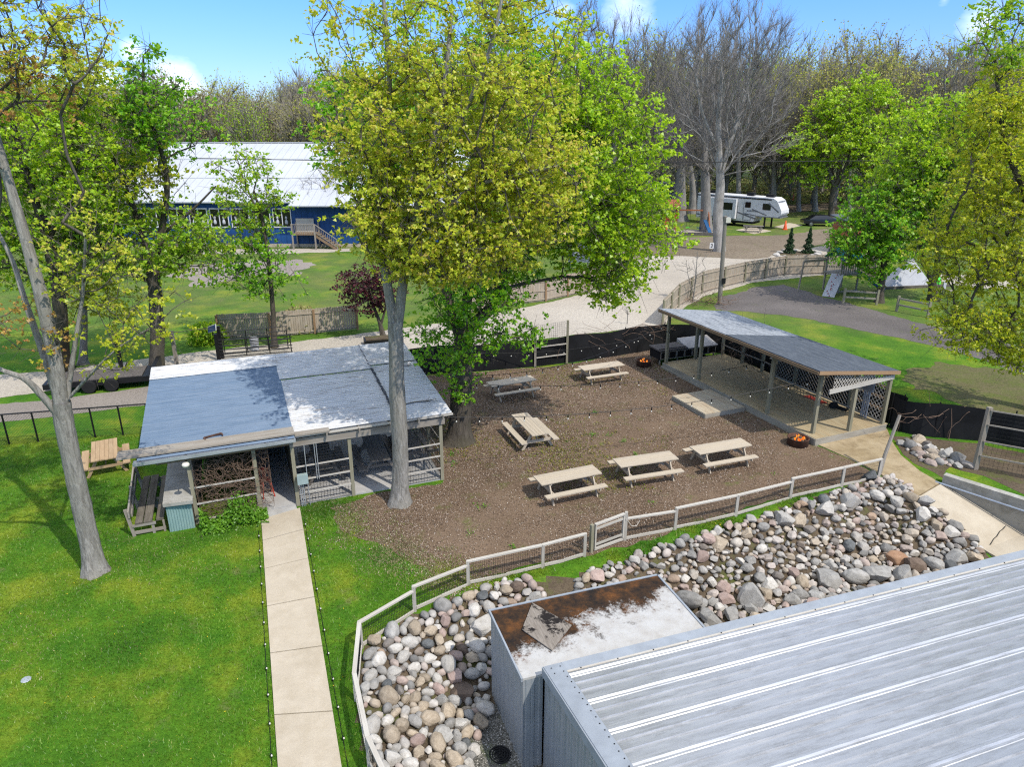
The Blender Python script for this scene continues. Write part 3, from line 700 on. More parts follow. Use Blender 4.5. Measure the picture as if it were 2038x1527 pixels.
# ------------------------------------------------------------------ picnic tables
def make_table(name, label, mat, group, L=2.38, W=.74, planks=5, benchL=2.38):
    t = thing(name, label, 'picnic table', group=group)
    w = MB(); pw = W/planks
    for k in range(planks): w.beam((-L/2+random.uniform(-.006,.006), -W/2+pw*(k+.5), .735), (L/2, -W/2+pw*(k+.5), .735), pw-.008, .04)
    w.build('table_top', mat, t)
    for s in (-1, 1):
        w = MB(); w.beam((-benchL/2, s*.70, .43), (benchL/2, s*.70, .43), .25, .045); w.build('bench_seat', mat, t)
    for x in (-.86*L/2.38, .86*L/2.38):
        for s in (-1, 1):
            w = MB(); w.beam((x, s*.24, .715), (x, s*.66, 0), .045, .10, up=(0,0,1)); w.build('leg', mat, t)
        w = MB(); w.beam((x+.05, -.82, .37), (x+.05, .82, .37), .04, .12); w.build('crossbar', mat, t)
        w = MB(); w.beam((x+.05, -.34, .68), (x+.05, .34, .68), .04, .08); w.build('cleat', mat, t)
        sgn = 1 if x < 0 else -1
        w = MB(); w.beam((x+.07*sgn, 0, .40), (x+.55*sgn, 0, .70), .04, .08); w.build('brace', mat, t)
    return t
def pose(q, z=.75):
    P = [Vector(G(u, v, z)) for u, v in q]; c = sum(P, Vector((0,0)))/4
    a = (P[1]-P[0])+(P[2]-P[3]); b = (P[3]-P[0])+(P[2]-P[1]); d = a if a.length > b.length else b
    return c, math.atan2(d.y, d.x)
GT = 'pale pine picnic tables in the mulched yard'
tabs = [
 ([(1062.4,947.9),(1179.1,925.8),(1196.3,941.8),(1078.4,966.3)], 'pale picnic table nearest the low wire fence and its gate'),
 ([(1220.9,914),(1331.2,897.5),(1349.5,914),(1236,930)], 'pale picnic table in the middle of the front row of three'),
 ([(1372,890.5),(1475.5,873),(1492.5,886),(1395.5,903)], 'pale picnic table of the front row nearest the burning fire pit'),
 ([(1018.9,825.5),(1048.9,822.5),(1091.7,863),(1059.8,867)], 'pale picnic table standing askew, end towards the viewer, mid yard'),
 ([(1148.7,728.7),(1233.3,717.6),(1240.7,727.4),(1162,738)], 'pale picnic table at the back of the yard before the black screen'),
 ([(971,760),(1057,747),(1064.5,757),(979,770)], 'pale picnic table beside the big leafy tree trunk'),
]
yt = make_table('picnic_table', tabs[0][1], 'pine_table', GT)
for k, (q, lab) in enumerate(tabs):
    o = yt if k == 0 else copy_tree(yt); c, a = pose(q); o.location = (c.x, c.y, .004); o.rotation_euler = (0, 0, a); o['label'] = lab
lt = make_table('picnic_table', 'brown picnic table alone on the lawn left of the shelter', 'cedar_table', None, 2.0, .9, 6, 1.9)
c, a = pose([(188,876),(227,870.6),(227.6,915),(187,920.5)]); lt.location = (c.x, c.y, 0); lt.rotation_euler = (0, 0, a)
st = make_table('picnic_table', 'grey weathered picnic table inside the shelter behind the wire panel left of the tree', 'old_table', 'grey picnic tables under the shelter', 2.4, .72)
for k, (x, y, a, lab) in enumerate(((4.4,2.1,90,st['label']),(6.4,2.0,88,'grey weathered picnic table in the open middle bay of the shelter'),(7.75,2.6,91,'grey weathered picnic table at the right end inside the shelter'))):
    o = st if k == 0 else copy_tree(st); o.location = (*shedW(x, y), .06); o.rotation_euler = (0, 0, SHED_A+R(a)); o['label'] = lab

# ------------------------------------------------------------------ stage
stg = thing('stage_pavilion', 'covered wooden stage deck with shingled lean-to roof and lattice back', 'stage', (*STG_O, 0), STG_A)
w = MB(); y = .02
while y < 4.0: w.beam((.0,y+.07,.285), (10.92,y+.07,.285), .135, .03); y += .142
w.build('deck', 'deck_wood', stg)
w = MB(); w.beam((-.02,-.02,.15), (10.94,-.02,.15), .04, .29); w.beam((10.95,-.02,.15),(10.95,4.0,.15), .04, .29); w.beam((-.03,-.02,.15),(-.03,4.0,.15), .04, .29); w.beam((0,4.03,.15),(10.94,4.03,.15), .04, .29)
w.build('deck_skirt', 'deck_edge', stg)
w = MB(); w.beam((-.02,-.10,.06),(4.2,-.10,.06), .06, .12); w.build('deck_sill', 'deck_edge', stg)
zs = lambda y: 3.36-.132*(y+.5)
for x, y in ((.08,.12),(2.95,.12),(7.95,.12),(10.42,.35),(10.82,1.95),(10.82,3.9),(.08,2.05)): 
    MB().beam((x,y,.3), (x,y,zs(y)-.12), .14, .14, up=(0,1,0)).build('post', 'post_wood', stg)
for x in (.08,1.75,3.3,4.2,5.6,7.3,9.0): MB().beam((x,3.9,.3), (x,3.9,zs(3.9)-.12), .13, .13, up=(0,1,0)).build('post', 'post_wood', stg)
def roofslab(x0, x1, dz, mat):
    w = MB(); y0, y1 = -.5, 4.08; b = len(w.v)
    for (x, y) in ((x0,y0),(x1,y0),(x1,y1),(x0,y1)): w.v.append((x, y, zs(y)-.05+dz))
    for (x, y) in ((x0,y0),(x1,y0),(x1,y1),(x0,y1)): w.v.append((x, y, zs(y)+.02+dz))
    for f in ((3,2,1,0),(4,5,6,7),(0,1,5,4),(1,2,6,5),(2,3,7,6),(3,0,4,7)): w.f.append(f); w.uv.append([(0,0)]*4); w.mi.append(0)
    return w.build('roof_shingles', mat, stg)
roofslab(-.08, 5.4, 0, 'shingle_light')['label'] = 'light grey weathered shingles'
roofslab(5.38, 11.05, .006, 'shingle_dark')['label'] = 'newer charcoal shingles'
w = MB(); w.beam((-.06,-.53,3.27),(11.04,-.53,3.27), .03, .14); w.build('fascia', 'brown_wood', stg)
w = MB(); w.beam((11.07,-.5,3.30),(11.07,4.1,2.695), .03, .15); w.build('fascia', 'fence_post', stg)
w = MB(); w.beam((-.1,-.5,3.30),(-.1,4.1,2.695), .03, .13); w.build('fascia', 'brown_wood', stg)
w = MB(); w.beam((-.05,.12,3.10),(10.95,.12,3.10), .09, .2); w.build('beam', 'fence_post', stg)
w = MB(); w.beam((-.05,3.9,2.58),(10.95,3.9,2.58), .09, .18); w.build('beam', 'brown_wood', stg)
for k in range(10): 
    x = .3+k*1.15; MB().beam((x,-.45,zs(-.45)-.13), (x,4.0,zs(4.0)-.13), .04, .14).build('rafter', 'brown_wood', stg)
w = MB(); w.beam((10.93,.35,2.33),(10.93,3.95,2.50), .05, .2); w.build('end_header', 'pale_rail', stg)
def lattice(w, p0, ux, L, z0, z1, sp=.115, r=.032):
    """diagonal lath in the vertical plane from p0 along ux; clipped to the rectangle"""
    p0 = Vector(p0); ux = Vector(ux).normalized(); Hh = z1-z0; nrm = ux.cross(Vector((0,0,1)))
    for sg, off in ((1,.006),(-1,-.006)):
        c = -Hh
        while c < L:
            a0 = max(c, 0); b0 = min(c+Hh, L)
            if b0-a0 > .03:
                za, zb = (a0-c, b0-c) if sg > 0 else (Hh-(a0-c), Hh-(b0-c))
                w.beam(p0+ux*a0+Vector((0,0,z0+za))+nrm*off, p0+ux*b0+Vector((0,0,z0+zb))+nrm*off, .01, r, up=nrm.cross(ux*1.0+Vector((0,0,sg))))
            c += sp*1.41
w = MB()
for x0, x1 in ((4.27,5.53),(5.67,7.23),(7.37,8.93)): lattice(w, (x0,3.9,0), (1,0,0), x1-x0, .45, 2.45, .15)
w.build('lattice', 'grey_wood', stg)
w = MB(); lattice(w, (9.07,3.9,0), (1,0,0), 1.68, .40, 2.45, .15); w.build('lattice', 'pale_rail', stg)
w = MB(); lattice(w, (10.95,.5,0), (0,1,0), 3.3, 2.43, 2.62, .11, .028)
lattice(w, (10.95,.5,0), (0,1,0), 2.3, 2.62, 2.80, .11, .028); lattice(w, (10.95,.5,0), (0,1,0), 1.0, 2.80, 3.0, .11, .028)
w.build('lattice', 'pale_rail', stg)
for z in (.42, 2.5):
    MB().beam((4.2,3.84,z),(10.8,3.84,z), .04, .09).build('lattice_rail', 'deck_edge', stg)
for z in (.9,1.4,1.9): MB().beam((9.07,3.96,z),(10.75,3.96,z), .03, .10).build('lattice_rail', 'fence_post', stg)
for z in (.9,1.5,2.1): MB().beam((.15,3.84,z),(4.2,3.84,z), .03, .05).build('rail', 'grey_wood', stg)
t = thing('stage_step', 'low square wooden platform step projecting from the stage front', 'platform', (*stgW(4.25,-2.38), 0), STG_A)
w = MB(); x = 0.0
while x < 2.2: w.beam((.0,x+.07,.215),(2.54,x+.07,.215), .132, .03); x += .139
w.build('deck', 'step_wood', t)
w = MB(); w.beam((0,0,.10),(2.54,0,.10), .04, .2); w.beam((0,0,.10),(0,2.24,.10), .04, .2); w.beam((2.54,0,.10),(2.54,2.24,.10), .04, .2); w.build('step_skirt', 'deck_edge', t)
# meter box
t = thing('electric_meter', 'grey electric meter panel with conduits on the lattice at the stage end', 'electric meter', (*stgW(9.95,3.80), .31), STG_A+R(90))
w = MB(); w.prism([(-.12,-.28),(.0,-.28),(.0,.28),(-.12,.28)], 1.25, 1.95); w.prism([(-.12,-.2),(0,-.2),(0,.2),(-.12,.2)], 1.95, 2.08); w.build('panel_box', 'box_grey', t)
MB().lathe([(0,.10),(.07,.09),(.09,0)], 10, (.0,.0,0)).build('meter_glass', 'bulb_white', t).matrix_local = Matrix.Translation((0,0,1.8)) @ Matrix.Rotation(R(90), 4, 'Y')
w = MB()
for y in (-.14,-.05,.05,.14): w.tube([(-.05,y,0),(-.05,y,1.25)], .033, 6)
w.build('conduit', 'pipe_grey', t)
MB().box(-.1,.06,.32,.55,1.15,1.45).build('junction_box', 'bulb_white', t)
# hutch under the stage left
t = thing('animal_hutch', 'long dark animal hutch with grey lid and a row of small wire doors', 'hutch', (*stgW(-.15,.0), 0), STG_A+R(88))
MB().box(0,3.7,.25,1.25,.32,.78).build('hutch_body', 'black_fabric', t)
w = MB(); w.beam((-.06,.28,.93),(1.7,.28,.93), .02, .05); w.prism([(-.06,.15),(1.75,.15),(1.75,1.3),(-.06,1.3)], .82, .90); w.build('hutch_lid', 'lot_gravel', t)
w = MB(); b = [(1.75,.15,.84),(3.75,.15,.84),(3.75,1.3,1.12),(1.75,1.3,1.12)]
w.face([(p[0],p[1],p[2]) for p in b]); w.face([(p[0],p[1],p[2]-.03) for p in b[::-1]]); w.face([b[0],b[3],(1.75,1.3,.8),(1.75,.15,.8)]); w.face([b[1],(3.75,.15,.8),(3.75,1.3,.8),b[2]]); w.build('hutch_lid', 'flap_grey', t)
for k in range(7):
    w = MB(); x0 = .06+k*.52; 
    for a, b in (((x0,0,.36),(x0,0,.76)),((x0+.46,0,.36),(x0+.46,0,.76))): w.beam((a[0],.22,a[2]),(b[0],.22,b[2]), .04, .03, up=(0,1,0))
    for z in (.36,.76): w.beam((x0,.22,z),(x0+.46,.22,z), .03, .04)
    w.build('hutch_door', 'grey_wood', t)
for x in (.06,1.2,2.4,3.6):
    for y in (.3,1.2): MB().beam((x,y,0),(x,y,.33), .06, .06, up=(0,1,0)).build('leg', 'grey_wood', t)
# fire pits
def firepit(x, y, label, r=.42):
    t = thing('fire_pit', label, 'fire pit', (x, y, .004), 0, 'burning fire pits beside the stage')
    w = MB(); w.lathe([(r*.8,.0),(r*1.02,.02),(r*1.0,.30),(r*1.08,.33),(r*1.02,.34),(r*.9,.30),(r*.88,.16),(0,.12)], 20); w.build('fire_ring', 'rust', t, True)
    w = MB()
    for k in range(6): a = k*1.05; w.tube([(math.cos(a)*r*.75, math.sin(a)*r*.75, .2),(-math.cos(a+.5)*r*.25, -math.sin(a+.5)*r*.25, .34)], .05, 6)
    w.build('logs', 'bark_dark', t)
    w = MB()
    for k in range(16):
        a = random.uniform(0, 6.28); q = random.uniform(0, r*.6); hh = random.uniform(.06,.22)*(1.1-q/r); x0, y0 = q*math.cos(a), q*math.sin(a)
        w.tube([(x0,y0,.2),(x0+random.uniform(-.03,.03),y0,.24+hh*.4),(x0+random.uniform(-.07,.07),y0+random.uniform(-.05,.05),.26+hh)], [.05,.06,.004], 5)
    w.build('flames', 'flame', t, True); return t
firepit(*G(1587,885), 'burning round fire pit in front of the stage right corner')
firepit(*G(1281,728), 'burning round fire pit beside the dark animal hutch', .40)
t = thing('bag', 'black bag lying on the stage floor against the lattice', 'bag', (*stgW(8.6,3.4), .3), STG_A+.2)
MB().lathe([(0,.26),(.12,.25),(.2,.15),(.22,.04),(0,0)], 9).build('bag_body', 'black_fabric', t); MB().beam((.15,0,.1),(.6,.1,.06), .16, .1).build('bag_end', 'black_fabric', t)
tag(MB().prism([tuple(stgW(x, y)) for x, y in ((6.9,3.2),(8.0,3.3),(8.05,3.62),(6.95,3.6))][::1], .302, .312).build('red_mat', 'red_paint'), 'dull red mat on the stage floor by the lattice', 'mat')
# ------------------------------------------------------------------ silver metal building
bld = thing('metal_building', 'silver ribbed metal building in the near right corner, roof rising towards the viewer', 'building', (*BLD_O, 0), BLD_A)
ROOFZ = lambda y: 1.80+.155*(-y)
def ribprofile(y0, y1):
    """(y, dz) across the ribs"""
    out = []; y = y0
    while y > y1:
        for dy, dz in ((0,0),(.03,.0),(.06,.036),(.11,.036),(.14,.0),(.185,0),(.195,.012),(.21,0),(.375,0),(.395,.028),(.408,.028),(.422,0),(.63,0),(.65,.028),(.663,.028),(.677,0)):
            if y-dy >= y1: out.append((y-dy, dz))
        y -= .90
    return out
pr_ = ribprofile(-.26, -11.5); xs = np.linspace(.36, 19, 30); V = np.array([(x, y, ROOFZ(y)+dz) for y, dz in pr_ for x in xs]); V[:,2] += rng.normal(0, .0012, len(V))
n0, n1 = len(xs), len(pr_); ii, jj = np.meshgrid(np.arange(n0-1), np.arange(n1-1)); a = (jj*n0+ii).ravel()
link('roof_panel', np_mesh('roof_panel', V, np.column_stack([a, a+n0, a+n0+1, a+1])), 'silver_roof', bld)
w = MB(); Y0, Y1 = 0.02, -11.5
w.beam((.17,Y0,ROOFZ(Y0)+.05),(.17,Y1,ROOFZ(Y1)+.05), .40, .03); w.beam((-.045,Y0,ROOFZ(Y0)-.06),(-.045,Y1,ROOFZ(Y1)-.06), .03, .22)
w.build('rake_trim', 'trim_grey', bld)
w = MB(); w.beam((.38,-.10,ROOFZ(-.10)+.028),(19,-.10,ROOFZ(-.10)+.028), .27, .02); w.beam((.38,.045,ROOFZ(0)-.05),(19,.045,ROOFZ(0)-.05), .03, .16); w.build('eave_trim', 'trim_grey', bld)
w = MB(); w.beam((.38,-.262,ROOFZ(-.262)+.018),(19,-.262,ROOFZ(-.262)+.018), .05, .014); w.build('closure_strip', 'wood' if False else 'pale_rail', bld)
w = MB()
for k in range(60):
    y = -.1-k*.19
    for x in (.30, .10) if k < 2 else (.30+.012*(k % 2),):
        w.lathe([(.014,0),(.012,.012),(0,.016)], 6, (x, y, ROOFZ(y)+.067))
for x in np.arange(.7, 18, .85): w.lathe([(.016,0),(.013,.014),(0,.018)], 6, (x, -.262, ROOFZ(-.262)+.026))
w.build('screws', 'black_metal', bld)['kind'] = 'stuff'
def ribwall(pts, z0, ztop, name, mat, parent, pitch=.2, amp=.022, flat=False):
    """vertical-rib sheet from pts[0] to pts[1]; ztop(t)"""
    a = Vector(pts[0]); b = Vector(pts[1]); L = (b-a).length; d = (b-a)/L; nr = Vector((d.y, -d.x)); q = []; s = 0.0
    while s < L:
        for ds, h in ((0,0),(.05,0),(.065,1),(.115,1),(.13,0),(.165,0),(.172,.35),(.182,.35),(.189,0)):
            if s+ds*pitch/.2 < L: q.append((s+ds*pitch/.2, h*amp))
        s += pitch
    q.append((L, 0)); V = []
    for s, h in q:
        p = a+d*s+nr*h; V += [(p.x, p.y, z0(s/L) if callable(z0) else z0), (p.x, p.y, ztop(s/L))]
    k = np.arange(len(q)-1)*2; return link(name, np_mesh(name, V, np.column_stack([k, k+2, k+3, k+1])), mat, parent)
ribwall([(.0,-11.5),(.0,.0)], -1.1, lambda t: ROOFZ(-11.5*(1-t))-.1, 'wall_panel', 'silver_wall', bld, .3, .03)
ribwall([(0.0,.0),(19,.0)], -1.2, lambda t: ROOFZ(0)-.06, 'wall_panel', 'silver_wall', bld, .3, .03)
ann = thing('flat_roof_annex', 'flat roofed metal annex of the silver building with rusty stained white roof', 'annex', (*BLD_O, 0), BLD_A)
ax0, ax1, ay0, ay1, az = -.45, 4.02, .10, 2.42, 1.60
MB().prism([(ax0,ay0),(ax1,ay0),(ax1,ay1),(ax0,ay1)], az-.06, az).build('flat_roof', 'annex_roof', ann)
w = MB(); w.beam((ax0-.03,ay0-.02,az-.02),(ax0-.03,ay1+.05,az-.02), .04, .09); w.beam((ax1+.03,ay0,az-.02),(ax1+.03,ay1+.05,az-.02), .05, .08); w.beam((ax0-.05,ay1+.03,az-.02),(ax1+.05,ay1+.03,az-.02), .05, .08)
w.build('roof_edge', 'trim_grey', ann)
ribwall([(ax0,ay0),(ax0,ay1)], -1.1, lambda t: az-.06, 'wall_panel', 'silver_wall', ann, .3, .02)
ribwall([(ax0,ay1),(ax1,ay1)], -1.2, lambda t: az-.06, 'wall_panel', 'silver_wall', ann, .3, .02)
ribwall([(ax1,ay1),(ax1,ay0)], -1.2, lambda t: az-.06, 'wall_panel', 'silver_wall', ann, .3, .02)
ribwall([(0,ay0),(ax0,ay0)], -1.1, lambda t: az-.06, 'wall_panel', 'silver_wall', ann, .3, .02)
w = MB(); q = [(.02,1.52),(.42,.66),(1.16,1.30),(.58,2.36)]; b = len(w.v)
w.prism(q, .02, .045); o = w.build('plywood_board', 'stained_board'); o.location = (*BLD_O, az); o.rotation_euler = (0, 0, BLD_A)
tag(o, 'weathered plywood board with black stains lying on the annex roof', 'board')
t = thing('drain_grate', 'round black iron drain grate in the pebbles beside the metal wall', 'drain', (*bldW(-.81,.62), h1(*bldW(-.81,.62))+.02))
w = MB()
for r_ in (.06,.12,.18,.235):
    w.tube([(r_*math.cos(a), r_*math.sin(a), .02) for a in np.linspace(0, 2*math.pi, 21)], .013 if r_ < .2 else .02, 5, caps=False)
for k in range(8): a = k*math.pi/4; w.tube([(.02*math.cos(a), .02*math.sin(a), .02),(.235*math.cos(a), .235*math.sin(a), .02)], .011, 4)
w.build('grate', 'rubber', t)
w = MB(); w.lathe([(.24,.004),(0,.003)], 16); w.build('sump', 'black_fabric', t)

# ------------------------------------------------------------------ low wire fence round the yard
fen = thing('low_fence', 'low pale wooden rail fence with black wire mesh around the rock beds', 'fence', (*FP[3], 0))
ox, oy = FP[3]
STEP = {3: 0, 4: .13, 5: .13, 10: .10, 12: .12}
w3 = MB()
for k, p in enumerate(FP):
    x, y = p[0]-ox, p[1]-oy
    if k in (8,): continue
    hh = 1.05 if k == 9 else .82
    MB().beam((x,y,-.25), (x,y,hh), .09, .09, up=(0,1,0)).build('post', 'pale_rail', fen)
    if k+1 < len(FP) and k not in (7, 8):
        q = FP[k+1]; x2, y2 = q[0]-ox, q[1]-oy; drop = STEP.get(k+1, 0)
        za = hz([p])[0]; d = Vector((x2-x, y2-y, 0)).normalized(); s = Vector((d.y,-d.x,0))*.0
        MB().beam((x-d.x*.03,y-d.y*.03,.80), (x2-d.x*.045,y2-d.y*.045,.80-drop), .10, .05).build('top_rail', 'pale_rail', fen)
        m = .5; mid = ((x+x2)/2, (y+y2)/2)
        w = MB(); w.beam((x+d.x*.05,y+d.y*.05,.09), (mid[0],mid[1],.07+random.uniform(-.02,.02)), .05, .09); w.beam((mid[0],mid[1],.07), (x2-d.x*.05,y2-d.y*.05,.09-drop*.5), .05, .09); w.build('bottom_rail', 'pale_rail', fen)
        w = MB(); wiremesh(w, (x+d.x*.05,y+d.y*.05,0), (x2-d.x*.05,y2-d.y*.05,0), .11, .78, .055, .11, .0045, .11-drop*.5, .78-drop); w.build('wire_panel', 'black_wire', fen)
gp0, gp1 = Vector((*FP[8], 0)), Vector((*FP[9], 0)); gd = gp1-gp0; gl = gd.length; ga = math.atan2(gd.y, gd.x)
t = thing('yard_gate', 'small pale wooden gate in the low wire fence', 'gate', tuple(gp0), ga)
w = MB(); w.beam((0,0,-.2),(0,0,1.0), .10, .10, up=(0,1,0)); w.build('gate_post', 'post_wood', t)
w = MB(); w.beam((.12,0,.96),(gl-.07,0,1.0), .10, .05); w.beam((.14,0,.8),(gl-.1,0,.84), .04, .07); w.beam((.14,0,.12),(.14,0,.93), .05, .07, up=(0,1,0)); w.beam((gl-.1,0,.14),(gl-.1,0,.95), .05, .07, up=(0,1,0)); w.beam((.14,0,.24),(gl-.1,0,.27), .04, .07); w.beam((.12,0,.08),(gl-.08,0,.09), .05, .08)
w.build('gate_frame', 'pale_rail', t)
w = MB(); wiremesh(w, (.16,0,0), (gl-.12,0,0), .2, .82, .055, .11, .0045); w.build('wire_panel', 'black_wire', t)
w = MB(); w.tube([(gl+.02,-.07,.75),(gl+.15,-.12,.55),(gl+.35,-.12,.5),(gl+.5,-.08,.62),(gl+.55,-.05,.78)], .012, 5); w.build('latch_cord', 'pale_rail', t)
# tall leaning post at the ramp
pb = Vector((*G(1750,945,0), -.1)); pt = Vector(Zy(1791,826,pb.y+.55))
tag(MB().tube([pb, pb.lerp(pt,.35)+Vector((-.05,0,0)), pt], [.075,.07,.06], 7).build('leaning_post', 'grey_wood'), 'old grey post leaning beside the ramp at the fence end', 'post')

# ------------------------------------------------------------------ black windscreen fences
def screen(name, label, px, hgt, extra=()):
    W = [Vector((*G(u, v, 0), 0)) for u, v in px]+[Vector((*p, 0)) for p in extra]; o0 = W[0]
    t = thing(name, label, 'fence', tuple(o0)); V = []; L = 0; pts = []
    for a, b in zip(W[:-1], W[1:]):
        n = max(2, int((b-a).length/.5))
        for k in range(n): pts.append(a.lerp(b, k/n))
    pts.append(W[-1]); N = len(pts)
    for k, p in enumerate(pts):
        nn = Vector((random.gauss(0,.025), random.gauss(0,.025), 0))
        for z in (0.02, .5, 1.0): 
            sag = .06*math.sin(k*.9)*z; V.append(tuple(p-o0+nn*(1-abs(z-.5)*1.4)*2+Vector((0,0,z*hgt-(sag if z == 1 else 0)))))
    Q = []
    for k in range(N-1):
        for r_ in range(2): Q.append((k*3+r_, k*3+3+r_, k*3+4+r_, k*3+1+r_))
    link('screen_cloth', np_mesh('screen_cloth', V, Q), 'black_fabric', t)
    for k in range(0, N, 5): MB().tube([pts[k]-o0+Vector((0,.06,0)), pts[k]-o0+Vector((0,.06,hgt+.1))], .03, 6).build('post', 'black_metal', t)
    return t
screen('windscreen_fence', 'black fabric windscreen fence along the back of the mulched yard', [(770,752),(830,748),(940,741),(1062,731),(1130,723),(1210,712),(1320,694)], 1.55, [stgW(-.6,4.7), stgW(5,4.7), stgW(10.9,4.75), stgW(11.4,4.5)])
screen('windscreen_fence', 'black fabric windscreen fence running right from the end of the stage', [(1768,852),(1790,860),(1829,869),(1949,879),(2038,897),(2150,925)], 1.5)
t = thing('trellis_arch', 'pair of tall wooden posts with rails and a wire panel before the black screen', 'trellis', (*G(1065,731), 0))
gx1 = Vector((*G(1128,724), 0))-Vector((*G(1065,731), 0))
MB().beam((0,0,0),(0,0,2.35), .12, .12, up=(0,1,0)).build('post', 'grey_wood', t); MB().beam(gx1, gx1+Vector((0,0,2.5)), .12, .12, up=(0,1,0)).build('post', 'post_wood', t)
for z in (.55, 1.15): MB().beam(Vector((0.06,-.05,z)), gx1+Vector((-.06,-.05,z+.03)), .04, .06).build('rail', 'pale_rail', t)
w = MB(); wiremesh(w, (.06,0,0), gx1-Vector((.06,0,0)), .1, 2.35, .11, .11, .006, .1, 2.45); w.build('wire_panel', 'black_wire', t)
# dead vines over the screen
t = thing('vine', 'bare vine canes sprawling over the top of the black back screen', 'vine', (*G(1230,708), 0))
w = MB()
for k in range(26):
    x = random.uniform(-3, 3.2); p = Vector((x, x*.40+random.uniform(-.15,.2), random.uniform(1.1,1.7))); pts = [p]; d = Vector((random.choice((-1,1)), .3*random.choice((-1,1)), random.uniform(-.2,.4)))
    for q in range(7): d = (d+Vector((random.gauss(0,.3), random.gauss(0,.15), random.gauss(0,.3)-.06))).normalized(); p = p+d*.28; pts.append(p)
    w.tube(pts, [.013*(1-.1*i) for i in range(8)], 4, caps=False)
w.build('stems', 'vine_brown', t)
t = thing('vine', 'bare vine canes hanging behind the stage near the hutch', 'vine', (*stgW(1.5,4.3), 0))
w = MB()
for k in range(60):
    p = Vector((random.uniform(-1.2,1.5), random.uniform(-1.5,1.2), random.uniform(.3,2.2))); pts = [p]; d = Vector((random.gauss(0,1), random.gauss(0,1), random.gauss(0,.7))).normalized()
    for q in range(7): d = (d+Vector((random.gauss(0,.4), random.gauss(0,.4), random.gauss(0,.4)-.05))).normalized(); p = p+d*.25; pts.append(p)
    w.tube(pts, [.014*(1-.1*i) for i in range(8)], 4, caps=False)
w.build('stems', 'vine_brown', t)
t = thing('vine', 'thin bare climber on the black screen right of the stage', 'vine', (*G(1872,872), 0))
w = MB()
for k in range(12):
    p = Vector((random.uniform(-1.5,1.2), random.uniform(-.25,.05), random.uniform(.8,1.5))); pts = [p]; d = Vector((random.gauss(0,1), -.1, random.gauss(-.3,.6))).normalized()
    for q in range(7): d = (d+Vector((random.gauss(0,.4), random.gauss(0,.1), random.gauss(0,.4)))).normalized(); p = p+d*.22; pts.append(p)
    w.tube(pts, [.010*(1-.1*i) for i in range(8)], 4, caps=False)
w.tube([(0.25,-.15,-.0),(.22,-.18,.7),(.1,-.12,1.4)], [.02,.015,.01], 5); w.build('stems', 'vine_brown', t)
# tall post-and-rail panel at the right edge
b0 = Vector((*G(1940,934,0), 0)); tp = Vector(Zy(1972,811,b0.y))
t = thing('post_rail_panel', 'tall grey post with four thin rails at the right edge behind the retaining wall', 'fence', tuple(b0))
hh = tp.z; dr = Vector((.93,-.55,0)).normalized()
MB().beam((0,0,-.1),(.0,0,hh), .16, .16, up=(0,1,0)).build('post', 'grey_wood', t)
for z in (.62,1.22,1.9,hh-.1): MB().beam(Vector((0,-.09,z)), Vector((0,-.09,z))+dr*4.5, .04, .05).build('rail', 'grey_wood', t)
MB().beam(dr*4.5+Vector((0,0,-.1)), dr*4.5+Vector((0,0,hh)), .14, .14, up=(0,1,0)).build('post', 'grey_wood', t)
w = MB(); wiremesh(w, (0.1,0,0), dr*4.4, .1, hh-.1, .15, .15, .004); w.build('wire_panel', 'black_wire', t)

# ------------------------------------------------------------------ board privacy fences
def boardfence(label, pts, hgt, post_mat='fence_post', side=1, sp=2.4, rails=(.25,.9,1.55), name='board_fence', bw=.14):
    W = [Vector((*p, 0)) for p in pts]; o0 = W[0]; t = thing(name, label, 'fence', tuple(o0)); wb = MB()
    for a, b in zip(W[:-1], W[1:]):
        d = (b-a); L = d.length; d.normalize(); nr = Vector((d.y,-d.x,0))*side; n = max(1, round(L/bw))
        for k in range(n):
            p = a-o0+d*((k+.5)*L/n); hh = hgt+random.uniform(-.015,.03); wb.beam(p+Vector((0,0,.05)), p+Vector((0,0,hh)), L/n-.012, .02, up=(nr.x,nr.y,0))
        m = max(1, round(L/sp))
        for k in range(m+(1 if b is W[-1] else 0)):
            p = a-o0+d*(k*L/m)+nr*.08; MB().beam(p, p+Vector((0,0,hgt-.02)), .11, .11, up=(0,1,0)).build('post', post_mat, t)
        for z in rails: MB().beam(a-o0+nr*.035+Vector((0,0,z)), b-o0+nr*.035+Vector((0,0,z)), .045, .09).build('rail', post_mat if z < 0 else 'fence_board', t)
    wb.build('boards', 'fence_board', t); return t
boardfence('brown board fence standing behind the black metal gate left of the big trees', [G(437,677), G(540,672), G(712,656)], 1.62, rails=(.2,1.35))
boardfence('tan board fence curving behind the big leafy trees along the gravel drive', [G(930,625), G(1005,609), G(1085,600), G(1170,581), G(1215,560)], 1.75, rails=(.2,.85,1.55))
boardfence('grey board fence in four curving runs along the right side of the gravel drive', [G(1316,648), G(1348,612), G(1395,584), G(1480,562), G(1560,548), G(1640,546), G(1740,552)], 1.75, 'post_wood', rails=(.2,.85,1.55), sp=2.6)
